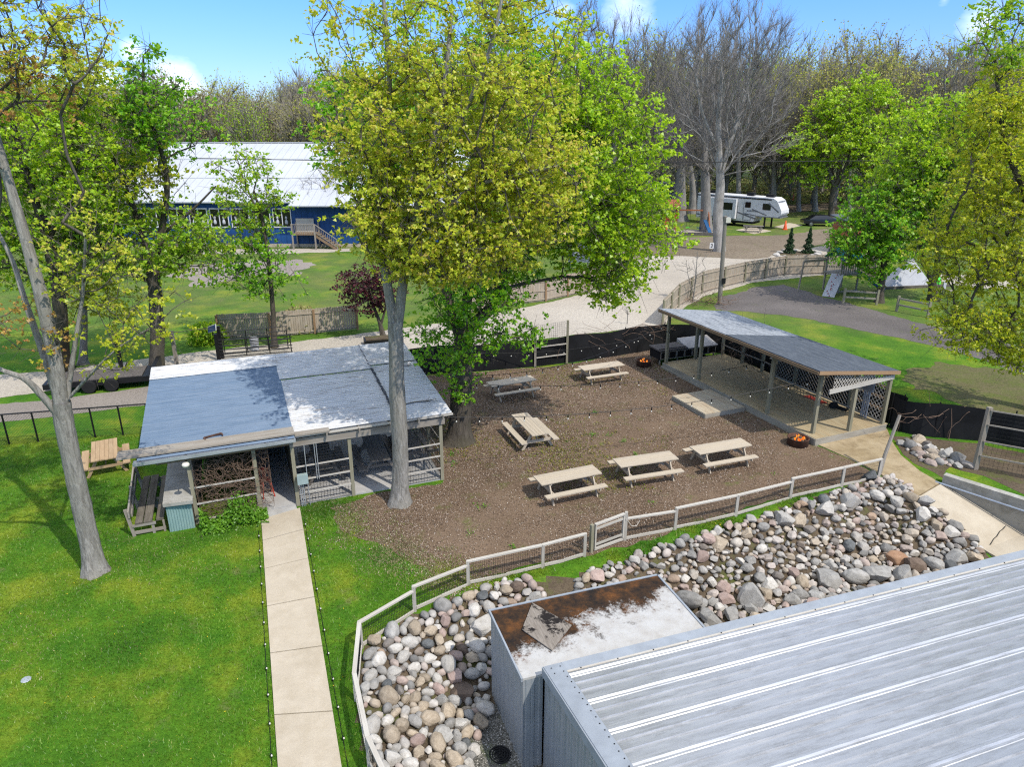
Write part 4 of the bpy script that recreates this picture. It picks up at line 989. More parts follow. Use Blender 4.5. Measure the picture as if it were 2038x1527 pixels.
# ------------------------------------------------------------------ chain link fence, black farm gate, trailer
ca, cb = Vector((*G(-40,890), 0)), Vector((*G(300,862), 0)); o0 = cb
t = thing('chain_link_fence', 'black chain link fence across the left of the lawn', 'fence', tuple(o0))
zt = 1.35
MB().tube([ca-o0+Vector((0,0,zt)), cb-o0+Vector((0,0,zt))], .03, 6).build('top_rail', 'black_metal', t)
for k in range(7): p = ca.lerp(cb, k/6)-o0; MB().tube([p, p+Vector((0,0,zt))], .035, 6).build('post', 'black_metal', t)
w = MB(); L = (cb-ca).length; d = (cb-ca).normalized(); s = .11; c = -zt
while c < L:
    a0, b0_ = max(c,0), min(c+zt,L); p = ca-o0
    w.tube([p+d*a0+Vector((0,0,a0-c)), p+d*b0_+Vector((0,0,b0_-c))], .004, 3, caps=False); w.tube([p+d*a0+Vector((0,0,zt-(a0-c))), p+d*b0_+Vector((0,0,zt-(b0_-c)))], .004, 3, caps=False); c += s
w.build('mesh', 'black_wire', t)
def pipegate(label, p0, p1, hgt, n=6):
    t = thing('farm_gate', label, 'gate', tuple(p0)); v = p1-p0; w = MB()
    for k in range(n): z = .25+(hgt-.25)*k/(n-1); w.tube([Vector((0,0,z)), v+Vector((0,0,z))], .025, 6)
    for s_ in (0.02,.36,.68,.98): w.tube([v*s_+Vector((0,0,.22)), v*s_+Vector((0,0,hgt))], .028, 6)
    w.build('gate_bars', 'black_metal', t)
    MB().beam((-.1,0,0),(-.1,0,hgt+.35), .16, .16, up=(0,1,0)).build('gate_post', 'black_metal', t); return t
g0, g1 = Vector((*G(440,719), 0)), Vector((*G(584,708), 0))
pipegate('black tubular farm gate behind the shelter roof, nearer panel', g0, g1, 1.25)
pipegate('taller black tubular farm gate panel just behind the nearer one', g0+Vector((.0,.5,0)), Vector((*G(577,700), 0)), 1.55)
t = thing('solar_panel', 'small tilted solar panel on the black gate post', 'solar panel', (g0.x-.25, g0.y, 1.7))
o = MB().box(-.25,.25,-.02,.02,-.17,.17).build('panel_face', 'solar', t); o.rotation_euler = (R(-35),R(-20),R(-10)); o.location = (0,0,.2)
o = MB().box(-.27,.27,-.01,.03,-.19,.19).build('panel_frame', 'white_paint', t); o.rotation_euler = (R(-35),R(-20),R(-10)); o.location = (0,.02,.2)
MB().tube([(0,0,-.2),(0,0,.2)], .03, 6).build('mount', 'black_metal', t)
t = thing('bucket', 'white bucket behind the black gate', 'bucket', (*G(508,697), 0)); MB().lathe([(0,.0),(.22,.0),(.26,.75),(.28,.76),(.27,.70),(.22,.68),(0,.7)], 14).build('bucket_body', 'cloth_white', t)
t = thing('flat_trailer', 'low black flat trailer parked beyond the chain link fence', 'trailer', (*G(215,768), 0), R(17))
MB().box(-2.6,2.4,-.9,.9,.35,.62).build('bed', 'black_metal', t); MB().box(2.3,2.5,-.9,.9,.6,1.1).build('headboard', 'black_metal', t); MB().box(-2.4,1.8,-.8,.8,.62,.66).build('bed_floor', 'lot_gravel', t)
for x in (-.6,.4):
    for y in (-.95,.95): o = MB().lathe([(0,-.1),(.3,-.1),(.33,-.06),(.33,.06),(.3,.1),(0,.1)], 14).build('wheel', 'rubber', t); o.location = (x,y,.33); o.rotation_euler = (R(90),0,0)
for lab, (u, v), hh in (('black post left of the shelter roof beside the drive',(243,738),2.0),('grey post by the drive right of the ivy covered trunk',(352,725),1.9)):
    tag(MB().beam((*G(u,v),0),(*G(u,v),hh), .16, .16, up=(0,1,0)).build('gate_post', 'black_metal' if 'black' in lab else 'grey_wood'), lab, 'post')
# planter box behind the shelter
t = thing('planter_box', 'low dark box with pale rim behind the shelter roof beside the drive', 'planter', (*G(755,686), 0), R(15)); MB().box(-.9,.9,-.5,.5,0,.4).build('planter_body', 'black_metal', t); MB().box(-.8,.8,-.4,.4,.4,.46).build('soil_fill', 'soil', t)
# white stone, grey cover on the lawn
tag(MB().lathe([(.12,.01),(.11,.02),(0,.022)], 8, (*G(52,1354),0)).build('valve_cover', 'galvanised'), 'small pale round cover set flush in the lawn', 'cover')
# ------------------------------------------------------------------ stones
def ico(sub):
    import bmesh
    bm = bmesh.new(); bmesh.ops.create_icosphere(bm, subdivisions=sub, radius=1.0)
    V = np.array([v.co[:] for v in bm.verts]); Q = np.array([[v.index for v in f.verts] for f in bm.faces]); bm.free(); return V, Q
IV, IQ = ico(4); IV2, IQ2 = ico(3)
def rockverts(V, angular, r):
    V = V.copy(); k = r.normal(size=(6,3)); ph = r.uniform(0, 6, 6); fr = r.uniform(.8, 2.4, 6); disp = np.zeros(len(V))
    for i in range(6): disp += np.sin(V@k[i]*fr[i]+ph[i])*(.05 if i < 4 else .03)
    V *= (1+disp)[:,None]
    for i in range(10):
        kk = r.normal(size=3); V *= (1+.012*np.sin(V@kk*7+r.uniform(0,6)))[:,None]
    for _ in range(14 if angular else 5):
        n = r.normal(size=3); n /= np.linalg.norm(n); lim = r.uniform(.58,.84) if angular else r.uniform(.78,.93)
        e = V@n-lim; m = e > 0; V[m] -= n*(e[m]*(.93 if angular else .75))[:,None]
    V *= np.array([1, r.uniform(.62,.92), r.uniform(.5,.78)]); return V/np.abs(V[:,:2]).max()
RT = []
for k in range(18):
    ang = k >= 7; me = np_mesh('stone', rockverts(IV, ang, np.random.default_rng(k+40)), IQ); me.materials.append(M['rock_grey'])
    me.polygons.foreach_set('use_smooth', [True]*len(me.polygons)); 
    RT.append((me, ang))
    if ang: me.polygons.foreach_set('use_smooth', [False]*len(me.polygons))
R2 = [(rockverts(IV2, k >= 5, np.random.default_rng(k+90))) for k in range(12)]
COL = ['grey','pale','tan','pink','dark','brown','rust']
WORD = {'grey':'grey','pale':'whitish','tan':'tan','pink':'pinkish','dark':'dark grey','brown':'brown','rust':'rust orange'}
placed = []   # x,y,r,zone,col,shape
def fixed(u, v, rpx, zone, col, ang):
    z = -.85 if zone == 'R' else -.6
    for _ in range(3): x, y = G(u, v, z); z = h1(x, y)+.1
    d = math.hypot(math.hypot(x, y), H-z); placed.append((x, y, rpx*d/F*.86, zone, col, ang, True))
for a in ((918,1378,30,'L','brown',1),(1493,1192,37,'R','grey',1),(1530,1163,20,'R','pale',1),(1596,1160,20,'R','tan',0),(1647,1158,31,'R','grey',1),(1704,1153,27,'R','grey',0),(1414,1234,28,'R','grey',1),(1455,1227,19,'R','grey',1),(1579,1198,22,'R','grey',1),(1620,1190,20,'R','grey',1),(1744,1148,30,'R','grey',1),(1795,1146,26,'R','grey',1),(1823,1131,24,'R','brown',1),(1857,1125,22,'R','grey',0),(1787,1117,26,'R','rust',0),(1902,1115,28,'R','grey',1),(1940,1112,18,'R','tan',1),(1368,1200,34,'R','grey',0),(1440,1170,18,'R','pink',1),(1512,1152,18,'R','grey',0),(1690,1090,20,'R','dark',0),(1560,1045,22,'R','pale',1),(1517,1058,16,'R','grey',0),(1640,1030,22,'R','pale',1),(1690,1010,20,'R','pale',1),(1742,1000,18,'R','pale',0),(1640,1000,18,'R','dark',0),(1408,1080,18,'R','pink',1),(1350,1125,14,'R','rust',1),(1730,950,17,'R','dark',1),(1740,968,8,'R','pink',0),
 (960,1255,30,'L','pale',1),(983,1190,16,'L','pale',0),(903,1263,14,'L','tan',0),(845,1225,13,'L','tan',0),(825,1330,18,'L','pale',0),(785,1320,14,'L','grey',0),(735,1323,12,'L','tan',0),(745,1362,15,'L','grey',1),(730,1390,12,'L','pink',1),(850,1380,16,'L','pale',0),(806,1415,14,'L','dark',0),(835,1500,18,'L','tan',1),(780,1510,20,'L','pale',1),(935,1505,18,'L','grey',1),(925,1480,15,'L','dark',1)):
    fixed(*a)
def scatter(poly, zone, radii, r):
    xs_, ys_ = [p[0] for p in poly], [p[1] for p in poly]; bb = (min(xs_), max(xs_), min(ys_), max(ys_))
    for rad, tries in radii:
        Pn = np.column_stack([r.uniform(bb[0], bb[1], tries), r.uniform(bb[2], bb[3], tries)]); Pn = Pn[inpoly(Pn, poly)]
        for x, y in Pn:
            rr = rad*r.uniform(.85, 1.15); ar = np.array([(p[0], p[1], p[2]) for p in placed])
            dd = np.hypot(ar[:,0]-x, ar[:,1]-y)-(ar[:,2]+rr)*.62
            if dd.min() < 0: continue
            if zone == 'L': col = r.choice(COL, p=[.20,.28,.36,.09,.05,.02,.0])
            else: col = r.choice(COL, p=[.30,.40,.15,.10,.04,.01,.0])
            placed.append((x, y, rr, zone, col, int(r.random() < (.25 if zone == 'L' else .9)), False))
rr_ = np.random.default_rng(5)
scatter(STONE_L, 'L', ((.25,260),(.20,900),(.16,2000),(.12,2800),(.085,3000)), rr_)
scatter(STONE_R, 'R', ((.28,120),(.22,480),(.175,1500),(.14,3000),(.11,4500),(.08,4500)), rr_)
ROCKS3 = [G(u, v, .0) for u, v in [(1790,885),(1825,872),(1905,915),(1940,938),(1875,925),(1845,925)]]
scatter(ROCKS3, 'B', ((.30,60),(.22,160),(.16,300),(.11,300)), rr_)
def shown_size(p): return p[2]/math.hypot(p[0], p[1], H)
order = sorted(range(len(placed)), key=lambda i: -shown_size(placed[i])); indiv = set(order[:290])
bank = {'L': 'left rock bed between wire fence and metal wall', 'R': 'stone slope above the silver roof', 'B': 'small pile by the retaining wall'}
def spot(x, y, zone):
    if zone == 'B': return 'in the small pile by the retaining wall'
    if zone == 'L':
        lx, ly = (x-BLD_O[0])*math.cos(BLD_A)+(y-BLD_O[1])*math.sin(BLD_A), -(x-BLD_O[0])*math.sin(BLD_A)+(y-BLD_O[1])*math.cos(BLD_A)
        if ly > 2.6: return 'behind the annex roof below the fence grass'
        df = polydist([(x, y)], FLINE)[0]; a = 'close to the wire fence' if df < .9 else ('next to the pebble strip' if lx > -1.6 else 'amid the left rock bed')
        return a+(' at its near end' if y < 12.2 else (' by the annex corner' if y > 14.2 else ''))
    df = polydist([(x, y)], FLINE)[0]; lx = (x-BLD_O[0])*math.cos(BLD_A)+(y-BLD_O[1])*math.sin(BLD_A); ly = -(x-BLD_O[0])*math.sin(BLD_A)+(y-BLD_O[1])*math.cos(BLD_A)
    a = 'along the silver eave' if ly < 1.2 else ('under the grass strip' if df < 1.6 else 'mid slope')
    b = ' next to the annex' if lx < 5.6 else (' below the gate fence' if lx < 8 else (' by the ramp' if lx > 11.2 else ' halfway along'))
    return a+b
sv, sq, sf, off = [], [], [], 0
for i, (x, y, r_, zone, col, ang, fx) in enumerate(placed):
    z = h1(x, y) if zone != 'B' else 0.0
    if zone == 'L' or zone == 'R': z += .06*rr_.random()
    if i in indiv:
        k = rr_.integers(7, 18) if ang else rr_.integers(0, 7); o = bpy.data.objects.new('stone', RT[k][0]); C.objects.link(o)
        o.location = (x, y, z+r_*.32); o.scale = (r_, r_, r_*(1.0 if r_ > .3 else 1.1)); o.rotation_euler = (rr_.normal(0,.38 if ang else .22), rr_.normal(0,.38 if ang else .22), rr_.uniform(0,6.28))
        o.material_slots[0].link = 'OBJECT'; o.material_slots[0].material = M['rock_'+col]
        size = 'huge' if r_ > .45 else ('large' if r_ > .27 else ('medium' if r_ > .19 else 'small'))
        tag(o, '%s %s %s %s %s' % (size, WORD[col], 'angular' if ang else 'rounded', 'boulder' if r_ > .3 else 'stone', spot(x, y, zone)), 'stone', 'loose stones and boulders of the rock beds')
    else:
        V = R2[rr_.integers(5,12) if ang else rr_.integers(0,5)]*np.array([r_, r_, r_*1.15]); a = rr_.uniform(0, 6.28); c, s = math.cos(a), math.sin(a)
        V = np.column_stack([V[:,0]*c-V[:,1]*s+x, V[:,0]*s+V[:,1]*c+y, V[:,2]+z+r_*.3]); sv.append(V); sq.append(IQ2+off); off += len(V); sf.append(np.full(len(IQ2), not ang))
sm_o = link('small_stones', np_mesh('small_stones', np.concatenate(sv), np.concatenate(sq)), 'stones'); sm_o.data.polygons.foreach_set('use_smooth', np.concatenate(sf))
tag(sm_o, 'smaller mixed stones filling the rock beds', 'stones', kind='stuff')
print('stones', len(placed))
# pebbles in the strip beside the metal wall
n = 9000; P = np.column_stack([rng.uniform(-4,1.5,n), rng.uniform(5,15,n)]); P = P[inpoly(P, PEB)]; dd = rng.random(len(P)); P = P[dd < .75]
tet = np.array([(1,0,0),(-.5,.87,0),(-.5,-.87,0),(0,0,1.1)]); s = rng.uniform(.010,.026,len(P)); z0 = hz(P)+.012
V = tet[None]*s[:,None,None]+np.column_stack([P, z0])[:,None,:]; q = np.array([(0,1,3),(1,2,3),(2,0,3)])
tag(link('white_pebbles', np_mesh('white_pebbles', V.reshape(-1,3), (q[None]+4*np.arange(len(P))[:,None,None]).reshape(-1,3)), 'rock_pale'), 'white pebbles strewn along the metal wall', 'pebbles', kind='stuff')

# ------------------------------------------------------------------ bulbs on strings
def stringlight(label, pts, sag, step, drop=.12, r=.012, ground=False, off=.5):
    a, b = Vector(pts[0]), Vector(pts[1]); t = thing('string_light', label, 'string light', tuple(a)); L = (b-a).length; f = lambda s: (b-a)*s+Vector((0,0,-4*sag*s*(1-s)))
    MB().tube([f(s) for s in np.linspace(0,1,25)], r, 5).build('cable', 'black_metal', t)
    n = int(L/step)
    for k in range(n):
        p = f((k+off)/n)
        if ground:
            MB().tube([p, p+Vector((0,0,.10))], .02, 5).build('socket', 'black_metal', t)
            q = p+Vector((.03,-.04,.09)); MB().lathe([(0,-.026),(.016,-.02),(.021,0),(.012,.022),(0,.026)], 8, tuple(q)).build('bulb', 'bulb_white', t, True)
        else:
            MB().tube([p, p-Vector((0,0,drop))], .022, 5).build('socket', 'black_metal', t)
            MB().lathe([(0,-.04),(.024,-.03),(.031,0),(.016,.032),(0,.036)], 8, tuple(p-Vector((0,0,drop+.045)))).build('bulb', 'bulb_white', t, True)
    return t
stringlight('string of bulbs from the shelter corner to the near stage post', [(*shedW(8.6,-.1), 2.55), (*stgW(10.35,.2), 2.75)], .5, .85)
stringlight('string of bulbs from the big leafy tree to the far stage post', [(-1.9,27.0,3.0), (*stgW(.08,.0), 2.6)], .75, 1.0)
stringlight('string of bulbs hanging along the black back screen', [(*G(930,741),1.1), (*stgW(.3,.6), 2.2)], .45, .95)
stringlight('string of bulbs from the tree over the yard to the stage back', [(-1.9,27.2,2.6), (*stgW(6.2,3.7), 2.3)], .7, .9)
for lab, p0, p1, n_ in (('row of small bulbs on a ground cable along the left walkway edge', (517,1057), (545,1520), 9),('row of small bulbs on a ground cable along the right walkway edge', (603,1035), (682,1490), 11)):
    a, b = Vector((*G(*p0), .02)), Vector((*G(*p1), .02)); dv = (b-a).normalized(); sd = Vector((-dv.y, dv.x, 0)); sgn = -1 if 'left' in lab else 1
    off_ = sd*(.04*sgn if sd.x > 0 else -.04*sgn); stringlight(lab, [a+off_, b+dv*1.2+off_], 0, .86, ground=True, r=.008)

# ------------------------------------------------------------------ trees
def smoothpath(pts, n=24):
    P = np.array(pts, float); m = len(P)
    if m == 2: return np.array([P[0]+(P[1]-P[0])*s for s in np.linspace(0,1,max(3,n//4))])
    out = []; Pp = np.vstack([2*P[0]-P[1], P, 2*P[-1]-P[-2]])
    for i in range(m-1):
        p0, p1, p2, p3 = Pp[i:i+4]; k = max(2, n//(m-1))
        for s in np.linspace(0,1,k,endpoint=False): out.append(.5*((2*p1)+(-p0+p2)*s+(2*p0-5*p1+4*p2-p3)*s*s+(-p0+3*p1-3*p2+p3)*s**3))
    out.append(P[-1]); return np.array(out)
def trunk_mesh(paths, flare=1.75, n=14, seed=0):
    """paths: list of (pts, r0, r1)"""
    r = np.random.default_rng(seed); VV, QQ, off = [], [], 0
    for pi, (pts, r0, r1) in enumerate(paths):
        P = smoothpath(pts, 30); m = len(P); T = np.gradient(P, axis=0); T /= np.linalg.norm(T, axis=1)[:,None]
        a = np.cross(T, (0,1,.2)); a /= np.linalg.norm(a, axis=1)[:,None]; b = np.cross(T, a); th = np.linspace(0, 2*np.pi, n, endpoint=False)
        rad = np.linspace(r0, r1, m)
        if pi == 0:
            hgt = P[:,2]-P[0,2]; rad = rad*(1+(flare-1)*np.exp(-hgt/.35))
        lob = 1+.05*np.sin(3*th[None]+np.linspace(0,5,m)[:,None]+r.uniform(0,6))+.04*np.sin(5*th[None]+np.linspace(0,-9,m)[:,None])+r.normal(0,.025,(m,n))
        if pi == 0: lob = lob+(.14*np.exp(-(P[:,2]-P[0,2])/.3))[:,None]*np.sin(5*th[None]+r.uniform(0,6))
        RR = rad[:,None]*lob; V = P[:,None]+a[:,None]*(np.cos(th)[None,:,None]*RR[...,None])+b[:,None]*(np.sin(th)[None,:,None]*RR[...,None])
        i, j = np.meshgrid(np.arange(m-1), np.arange(n)); i = i.ravel(); j = j.ravel(); j2 = (j+1) % n
        QQ.append(np.column_stack([i*n+j, i*n+j2, (i+1)*n+j2, (i+1)*n+j])+off); VV.append(V.reshape(-1,3)); off += m*n
    return np.concatenate(VV), np.concatenate(QQ)
def grow(nodes, T, bf=.5):
    """greedy tree: nodes (k,3) existing with path lengths; targets T; returns all nodes, parent"""
    N0 = len(nodes); P = np.vstack([nodes, T]); n = len(P); par = np.full(n, -1); pl = np.zeros(n)
    z0 = nodes[:,2].min(); pl[:N0] = (nodes[:,2]-z0)*1.0
    rem = np.arange(N0, n); D = np.linalg.norm(T[:,None]-nodes[None], axis=2); C_ = D+bf*pl[None,:N0]; bi = C_.argmin(1); bc = C_[np.arange(len(T)), bi]; bd = D[np.arange(len(T)), bi]
    alive = np.ones(len(T), bool); order = []
    for _ in range(len(T)):
        k = np.where(alive, bc, 1e9).argmin(); par[N0+k] = bi[k]; pl[N0+k] = pl[bi[k]]+bd[k]; alive[k] = False; order.append(N0+k)
        d = np.linalg.norm(T-T[k], axis=1); c = d+bf*pl[N0+k]; m = alive & (c < bc); bi[m] = N0+k; bc[m] = c[m]; bd[m] = d[m]
    return P, par, order, N0
def limbs_mesh(P, par, order, N0, rtip, rmax, e=2.2, k=5):
    cnt = np.zeros(len(P)); 
    kids = np.zeros(len(P), int)
    for i in order: kids[par[i]] += 1
    for i in reversed(order):
        if kids[i] == 0: cnt[i] = 1
        cnt[par[i]] += cnt[i]
    idx = np.array(order); A, B = P[par[idx]], P[idx]; rb = np.minimum(rtip*np.maximum(cnt[idx],1)**(1/e), rmax); ra = np.where(par[idx] >= N0, np.minimum(rtip*np.maximum(cnt[par[idx]],1)**(1/e), rb*1.6), rb*1.25)
    # one mid point with slight sag
    L = np.linalg.norm(B-A, axis=1); mid = (A+B)/2+rng.normal(0,.05,A.shape)*L[:,None]
    V1, Q1 = frusta(A, mid, ra, (ra+rb)/2, k); V2, Q2 = frusta(mid, B, (ra+rb)/2, rb*.92, k)
    return np.concatenate([V1, V2]), np.concatenate([Q1, Q2+len(V1)])
def frusta(A, B, ra, rb, k=5):
    d = B-A; L = np.linalg.norm(d, axis=1)+1e-9; d = d/L[:,None]; ref = np.where(np.abs(d[:,2:3]) < .9, np.array([[0,0,1.]]), np.array([[1.,0,0]])); a = np.cross(d, ref); a /= np.linalg.norm(a, axis=1)[:,None]; b = np.cross(d, a)
    th = np.linspace(0, 2*np.pi, k, endpoint=False); off = a[:,None]*np.cos(th)[None,:,None]+b[:,None]*np.sin(th)[None,:,None]
    B2 = B+d*(rb*.5)[:,None]
    V = np.concatenate([A[:,None]+off*ra[:,None,None], B2[:,None]+off*rb[:,None,None]], 1); m = len(A); j = np.arange(k); j2 = (j+1) % k
    Q = np.stack([j, j2, k+j2, k+j], 1)[None]+(2*k*np.arange(m))[:,None,None]; return V.reshape(-1,3), Q.reshape(-1,4)
def lobe_points(lobes, r, shell=.0):
    out = []; mx = []
    for (c, rad, n, mat) in lobes:
        d = r.normal(size=(n,3)); d /= np.linalg.norm(d, axis=1)[:,None]; q = r.random(n)**(1/3.)
        q = shell+(1-shell)*q; p = np.array(c)+d*q[:,None]*np.array(rad)*(1+.18*np.sin(d[:,0:1]*5+d[:,2:3]*4+c[0])); out.append(p); mx += [mat]*n
    return np.concatenate(out), np.array(mx)
def pxlobe(u, v, y, ru, rv, n, mat, depth=None):
    c = Zy(u, v, y); d = math.hypot(y, H-c[2])*1.0/F; return (c, (ru*d, (depth if depth else (ru+rv)/2*d), rv*d), n, mat)
def leafy(label, name, paths, lobes, leaf, per=26, spread=.34, bf=.45, rtip=.013, rmax=.16, barkmat='bark_dark', seed=1, group=None, cat='tree', up=.9, shell=.2, twigs=True, zmin=.4):
    r = np.random.default_rng(seed); base = np.array(paths[0][0][0]); t = thing(name, label, cat, tuple(base), 0, group)
    V, Q = trunk_mesh([([tuple(np.array(p)-base) for p in pts], a, b) for pts, a, b in paths], seed=seed)
    nodes = []
    for i, (pts, a, b) in enumerate(paths):
        sp_ = smoothpath(pts, 26); nodes.append(sp_[int(len(sp_)*(.45 if i == 0 else .12)):])
    nodes = np.concatenate(nodes); T, mx = lobe_points(lobes, r, shell); k = T[:,2] > zmin; T, mx = T[k], mx[k]
    P, par, order, N0 = grow(nodes, T, bf); V2, Q2 = limbs_mesh(P, par, order, N0, rtip, rmax)
    parts_ = [(V, Q, 0), (V2-base, Q2, 1)]
    for mat in dict.fromkeys(mx):
        c = T[mx == mat]; par_i = par[N0:][mx == mat]; pp = P[par_i]; n = len(c)*per
        ci = np.repeat(c, per, 0); pi = np.repeat(pp, per, 0); s = r.random(n)[:,None]**.6
        pts = pi+(ci-pi)*np.clip(.35+.75*s, 0, 1.05)+r.normal(0, spread, (n,3))*np.array([1,1,.75])
        pts = np.repeat(pts[::7], 7, 0)[:n]; pts = pts+r.normal(0, leaf*.62, pts.shape)*np.array([1,1,.6])
        leaves_np('crown', pts-base, leaf, mat, t, up)
        if twigs:
            m = len(c)*5; cs = np.repeat(c, 5, 0); e = cs+r.normal(0, spread*1.1, (m,3)); Vt, Qt = frusta(cs-base, e-base, np.full(m,rtip*.7), np.full(m,rtip*.3), 3); parts_.append((Vt, Qt, 1))
    off = np.cumsum([0]+[len(p[0]) for p in parts_]); o = link('trunk', np_mesh('trunk', np.concatenate([p[0] for p in parts_]), np.concatenate([p[1]+k for p, k in zip(parts_, off)])), [barkmat, 'bark_limb'], t, True)
    o.data.polygons.foreach_set('material_index', np.concatenate([np.full(len(p[1]), p[2]) for p in parts_]).astype(np.int32)); return t
# --- golden maple in front of the shelter
yc = 22.09; zp = lambda u, v, y: Zy(u, v, y)
bx = (*G(796,1002), -.1)
leafy('tall pale barked maple with golden green young leaves before the shelter roof', 'maple_tree',
  [([bx, zp(797,900,yc), zp(790,780,yc), zp(788,690,yc), zp(785,640,yc)], .29, .22),
   ([zp(785,660,yc), zp(770,560,yc), zp(758,480,yc+.3), zp(770,330,yc+.5), zp(775,150,yc+.8), zp(760,-40,yc+1)], .16, .05),
   ([zp(789,665,yc), zp(802,560,yc), zp(815,480,yc), zp(850,330,yc-.3), zp(880,200,yc-.2), zp(900,20,yc)], .17, .05),
   ([zp(852,330,yc-.3), zp(930,210,yc-.8), zp(980,80,yc-1), zp(1010,-60,yc-1)], .09, .03),
   ([zp(820,470,yc), zp(930,380,yc-1), zp(1020,350,yc-1.5), zp(1110,330,yc-1.6)], .07, .025)],
  [pxlobe(905,430,yc-.6,215,120,190,'leaf_gold'), pxlobe(960,250,yc-.3,200,130,180,'leaf_gold'), pxlobe(790,280,yc+.2,115,150,125,'leaf_gold'), pxlobe(1050,390,yc-.5,120,130,110,'leaf_gold'),
   pxlobe(880,510,yc-.5,150,60,90,'leaf_gold'), pxlobe(1050,60,yc,120,120,42,'leaf_gold'), pxlobe(720,60,yc+.4,95,120,34,'leaf_gold'), pxlobe(890,60,yc+.3,150,110,48,'leaf_gold'), pxlobe(690,310,yc,40,60,16,'leaf_gold'), pxlobe(900,-120,yc+.3,220,80,16,'leaf_gold'), pxlobe(765,450,yc,60,70,50,'leaf_gold')],
    .135, per=40, spread=.28, barkmat='bark_pale', seed=3, shell=.1)
# --- broad green maple behind it
yd = 27.16; bx = (*G(912,880), -.1)
leafy('broad dark trunked maple with bright green crown standing in the mulch', 'maple_tree',
  [([bx, zp(918,800,yd), zp(922,720,yd), zp(920,650,yd)], .46, .36),
   ([zp(920,680,yd), zp(890,590,yd), zp(880,480,yd+.2), zp(850,330,yd+.5), zp(840,150,yd+.6)], .24, .06),
   ([zp(922,665,yd), zp(985,600,yd+.3), zp(1005,520,yd+.5), zp(1030,380,yd+.8), zp(1050,200,yd+1)], .26, .06),
   ([zp(921,660,yd), zp(935,540,yd+.8), zp(940,400,yd+1.2), zp(950,200,yd+1.4)], .22, .06),
   ([zp(1008,510,yd+.5), zp(1090,450,yd+.6), zp(1180,420,yd+.6)], .13, .04)],
  [pxlobe(1060,330,yd+1.2,180,200,230,'leaf_lime'), pxlobe(1190,370,yd+.4,120,170,210,'leaf_lime'), pxlobe(1255,440,yd+.6,90,110,110,'leaf_lime'), pxlobe(1130,190,yd+1,110,110,110,'leaf_lime'), pxlobe(1215,550,yd+.4,60,55,36,'leaf_lime'),
   pxlobe(745,270,yd+.8,105,110,110,'leaf_green'), pxlobe(765,410,yd+.8,70,80,50,'leaf_green'), pxlobe(880,250,yd+2,220,170,160,'leaf_green'), pxlobe(930,600,yd-.6,95,60,56,'leaf_green'), pxlobe(890,690,yd-.6,70,60,34,'leaf_green'), pxlobe(1020,660,yd-.3,60,25,14,'leaf_green'), pxlobe(1010,500,yd+1.5,160,80,90,'leaf_green'), pxlobe(900,770,yd-.5,50,35,10,'leaf_green'), pxlobe(940,80,yd+1.5,160,100,80,'leaf_lime')],
  .17, per=36, spread=.38, barkmat='bark_dark', seed=4, shell=.35, rtip=.014)
# --- leaning pale trunk on the lawn
yl = 18.03; bx = (*G(190,1138), -.1)
leafy('leaning pale barked tree on the lawn with sparse golden leaves', 'maple_tree',
  [([bx, zp(172,1050,yl), zp(148,940,yl), zp(128,840,yl), zp(122,800,yl)], .26, .23),
   ([zp(124,830,yl), zp(110,720,yl), zp(85,600,yl), zp(55,490,yl+.1), zp(20,370,yl+.2), zp(-15,240,yl+.3), zp(-40,60,yl+.4)], .20, .07),
   ([zp(124,835,yl), zp(85,790,yl-.2), zp(50,755,yl-.4), zp(0,735,yl-.6), zp(-70,700,yl-.8)], .11, .04),
   ([zp(128,825,yl), zp(138,760,yl+.2), zp(150,680,yl+.3), zp(165,580,yl+.4), zp(170,470,yl+.4)], .09, .03),
   ([zp(118,800,yl+.1), zp(85,700,yl+.5), zp(50,600,yl+.7), zp(25,520,yl+.9), zp(-10,450,yl+1)], .11, .04),
   ([zp(140,790,yl), zp(190,735,yl-.2), zp(240,690,yl-.3), zp(320,640,yl-.4)], .045, .015)],
  [pxlobe(60,670,yl,80,90,20,'leaf_orange'), pxlobe(330,650,yl-.4,60,70,15,'leaf_olive'), pxlobe(190,690,yl,80,60,20,'leaf_olive'), pxlobe(215,570,yl+.4,110,60,28,'leaf_gold'), pxlobe(95,60,yl+.5,110,110,95,'leaf_gold'), pxlobe(20,160,yl,120,70,50,'leaf_orange'), pxlobe(-110,100,yl,140,200,70,'leaf_gold'), pxlobe(170,450,yl+.4,70,80,24,'leaf_gold')],
  .12, per=16, spread=.22, barkmat='bark_pale', seed=6, shell=.1, rtip=.010)
# --- left group
ye = 36.2; bx = (*G(312,742), -.1)
leafy('ivy darkened tree behind the chain link fence with bright green leaves', 'leafy_tree',
  [([bx, zp(312,660,ye), zp(308,570,ye), zp(303,520,ye)], .36, .30), ([zp(303,530,ye), zp(275,440,ye), zp(240,350,ye), zp(200,250,ye)], .2, .05), ([zp(306,530,ye), zp(325,440,ye), zp(330,340,ye), zp(290,200,ye), zp(285,110,ye)], .2, .04), ([zp(318,470,ye), zp(380,420,ye), zp(430,370,ye)], .1, .03)],
  [pxlobe(290,180,ye,55,75,45,'leaf_green'), pxlobe(330,240,ye,75,70,50,'leaf_green'), pxlobe(220,260,ye,90,110,95,'leaf_mid'), pxlobe(290,470,ye,150,70,130,'leaf_mid'), pxlobe(180,420,ye,100,90,90,'leaf_mid'), pxlobe(380,500,ye,70,45,40,'leaf_mid'), pxlobe(250,340,ye,120,50,50,'leaf_olive')],
  .21, per=26, spread=.42, seed=8, rtip=.017)
yk = 34.0; bx = (*G(128,735), -.1)
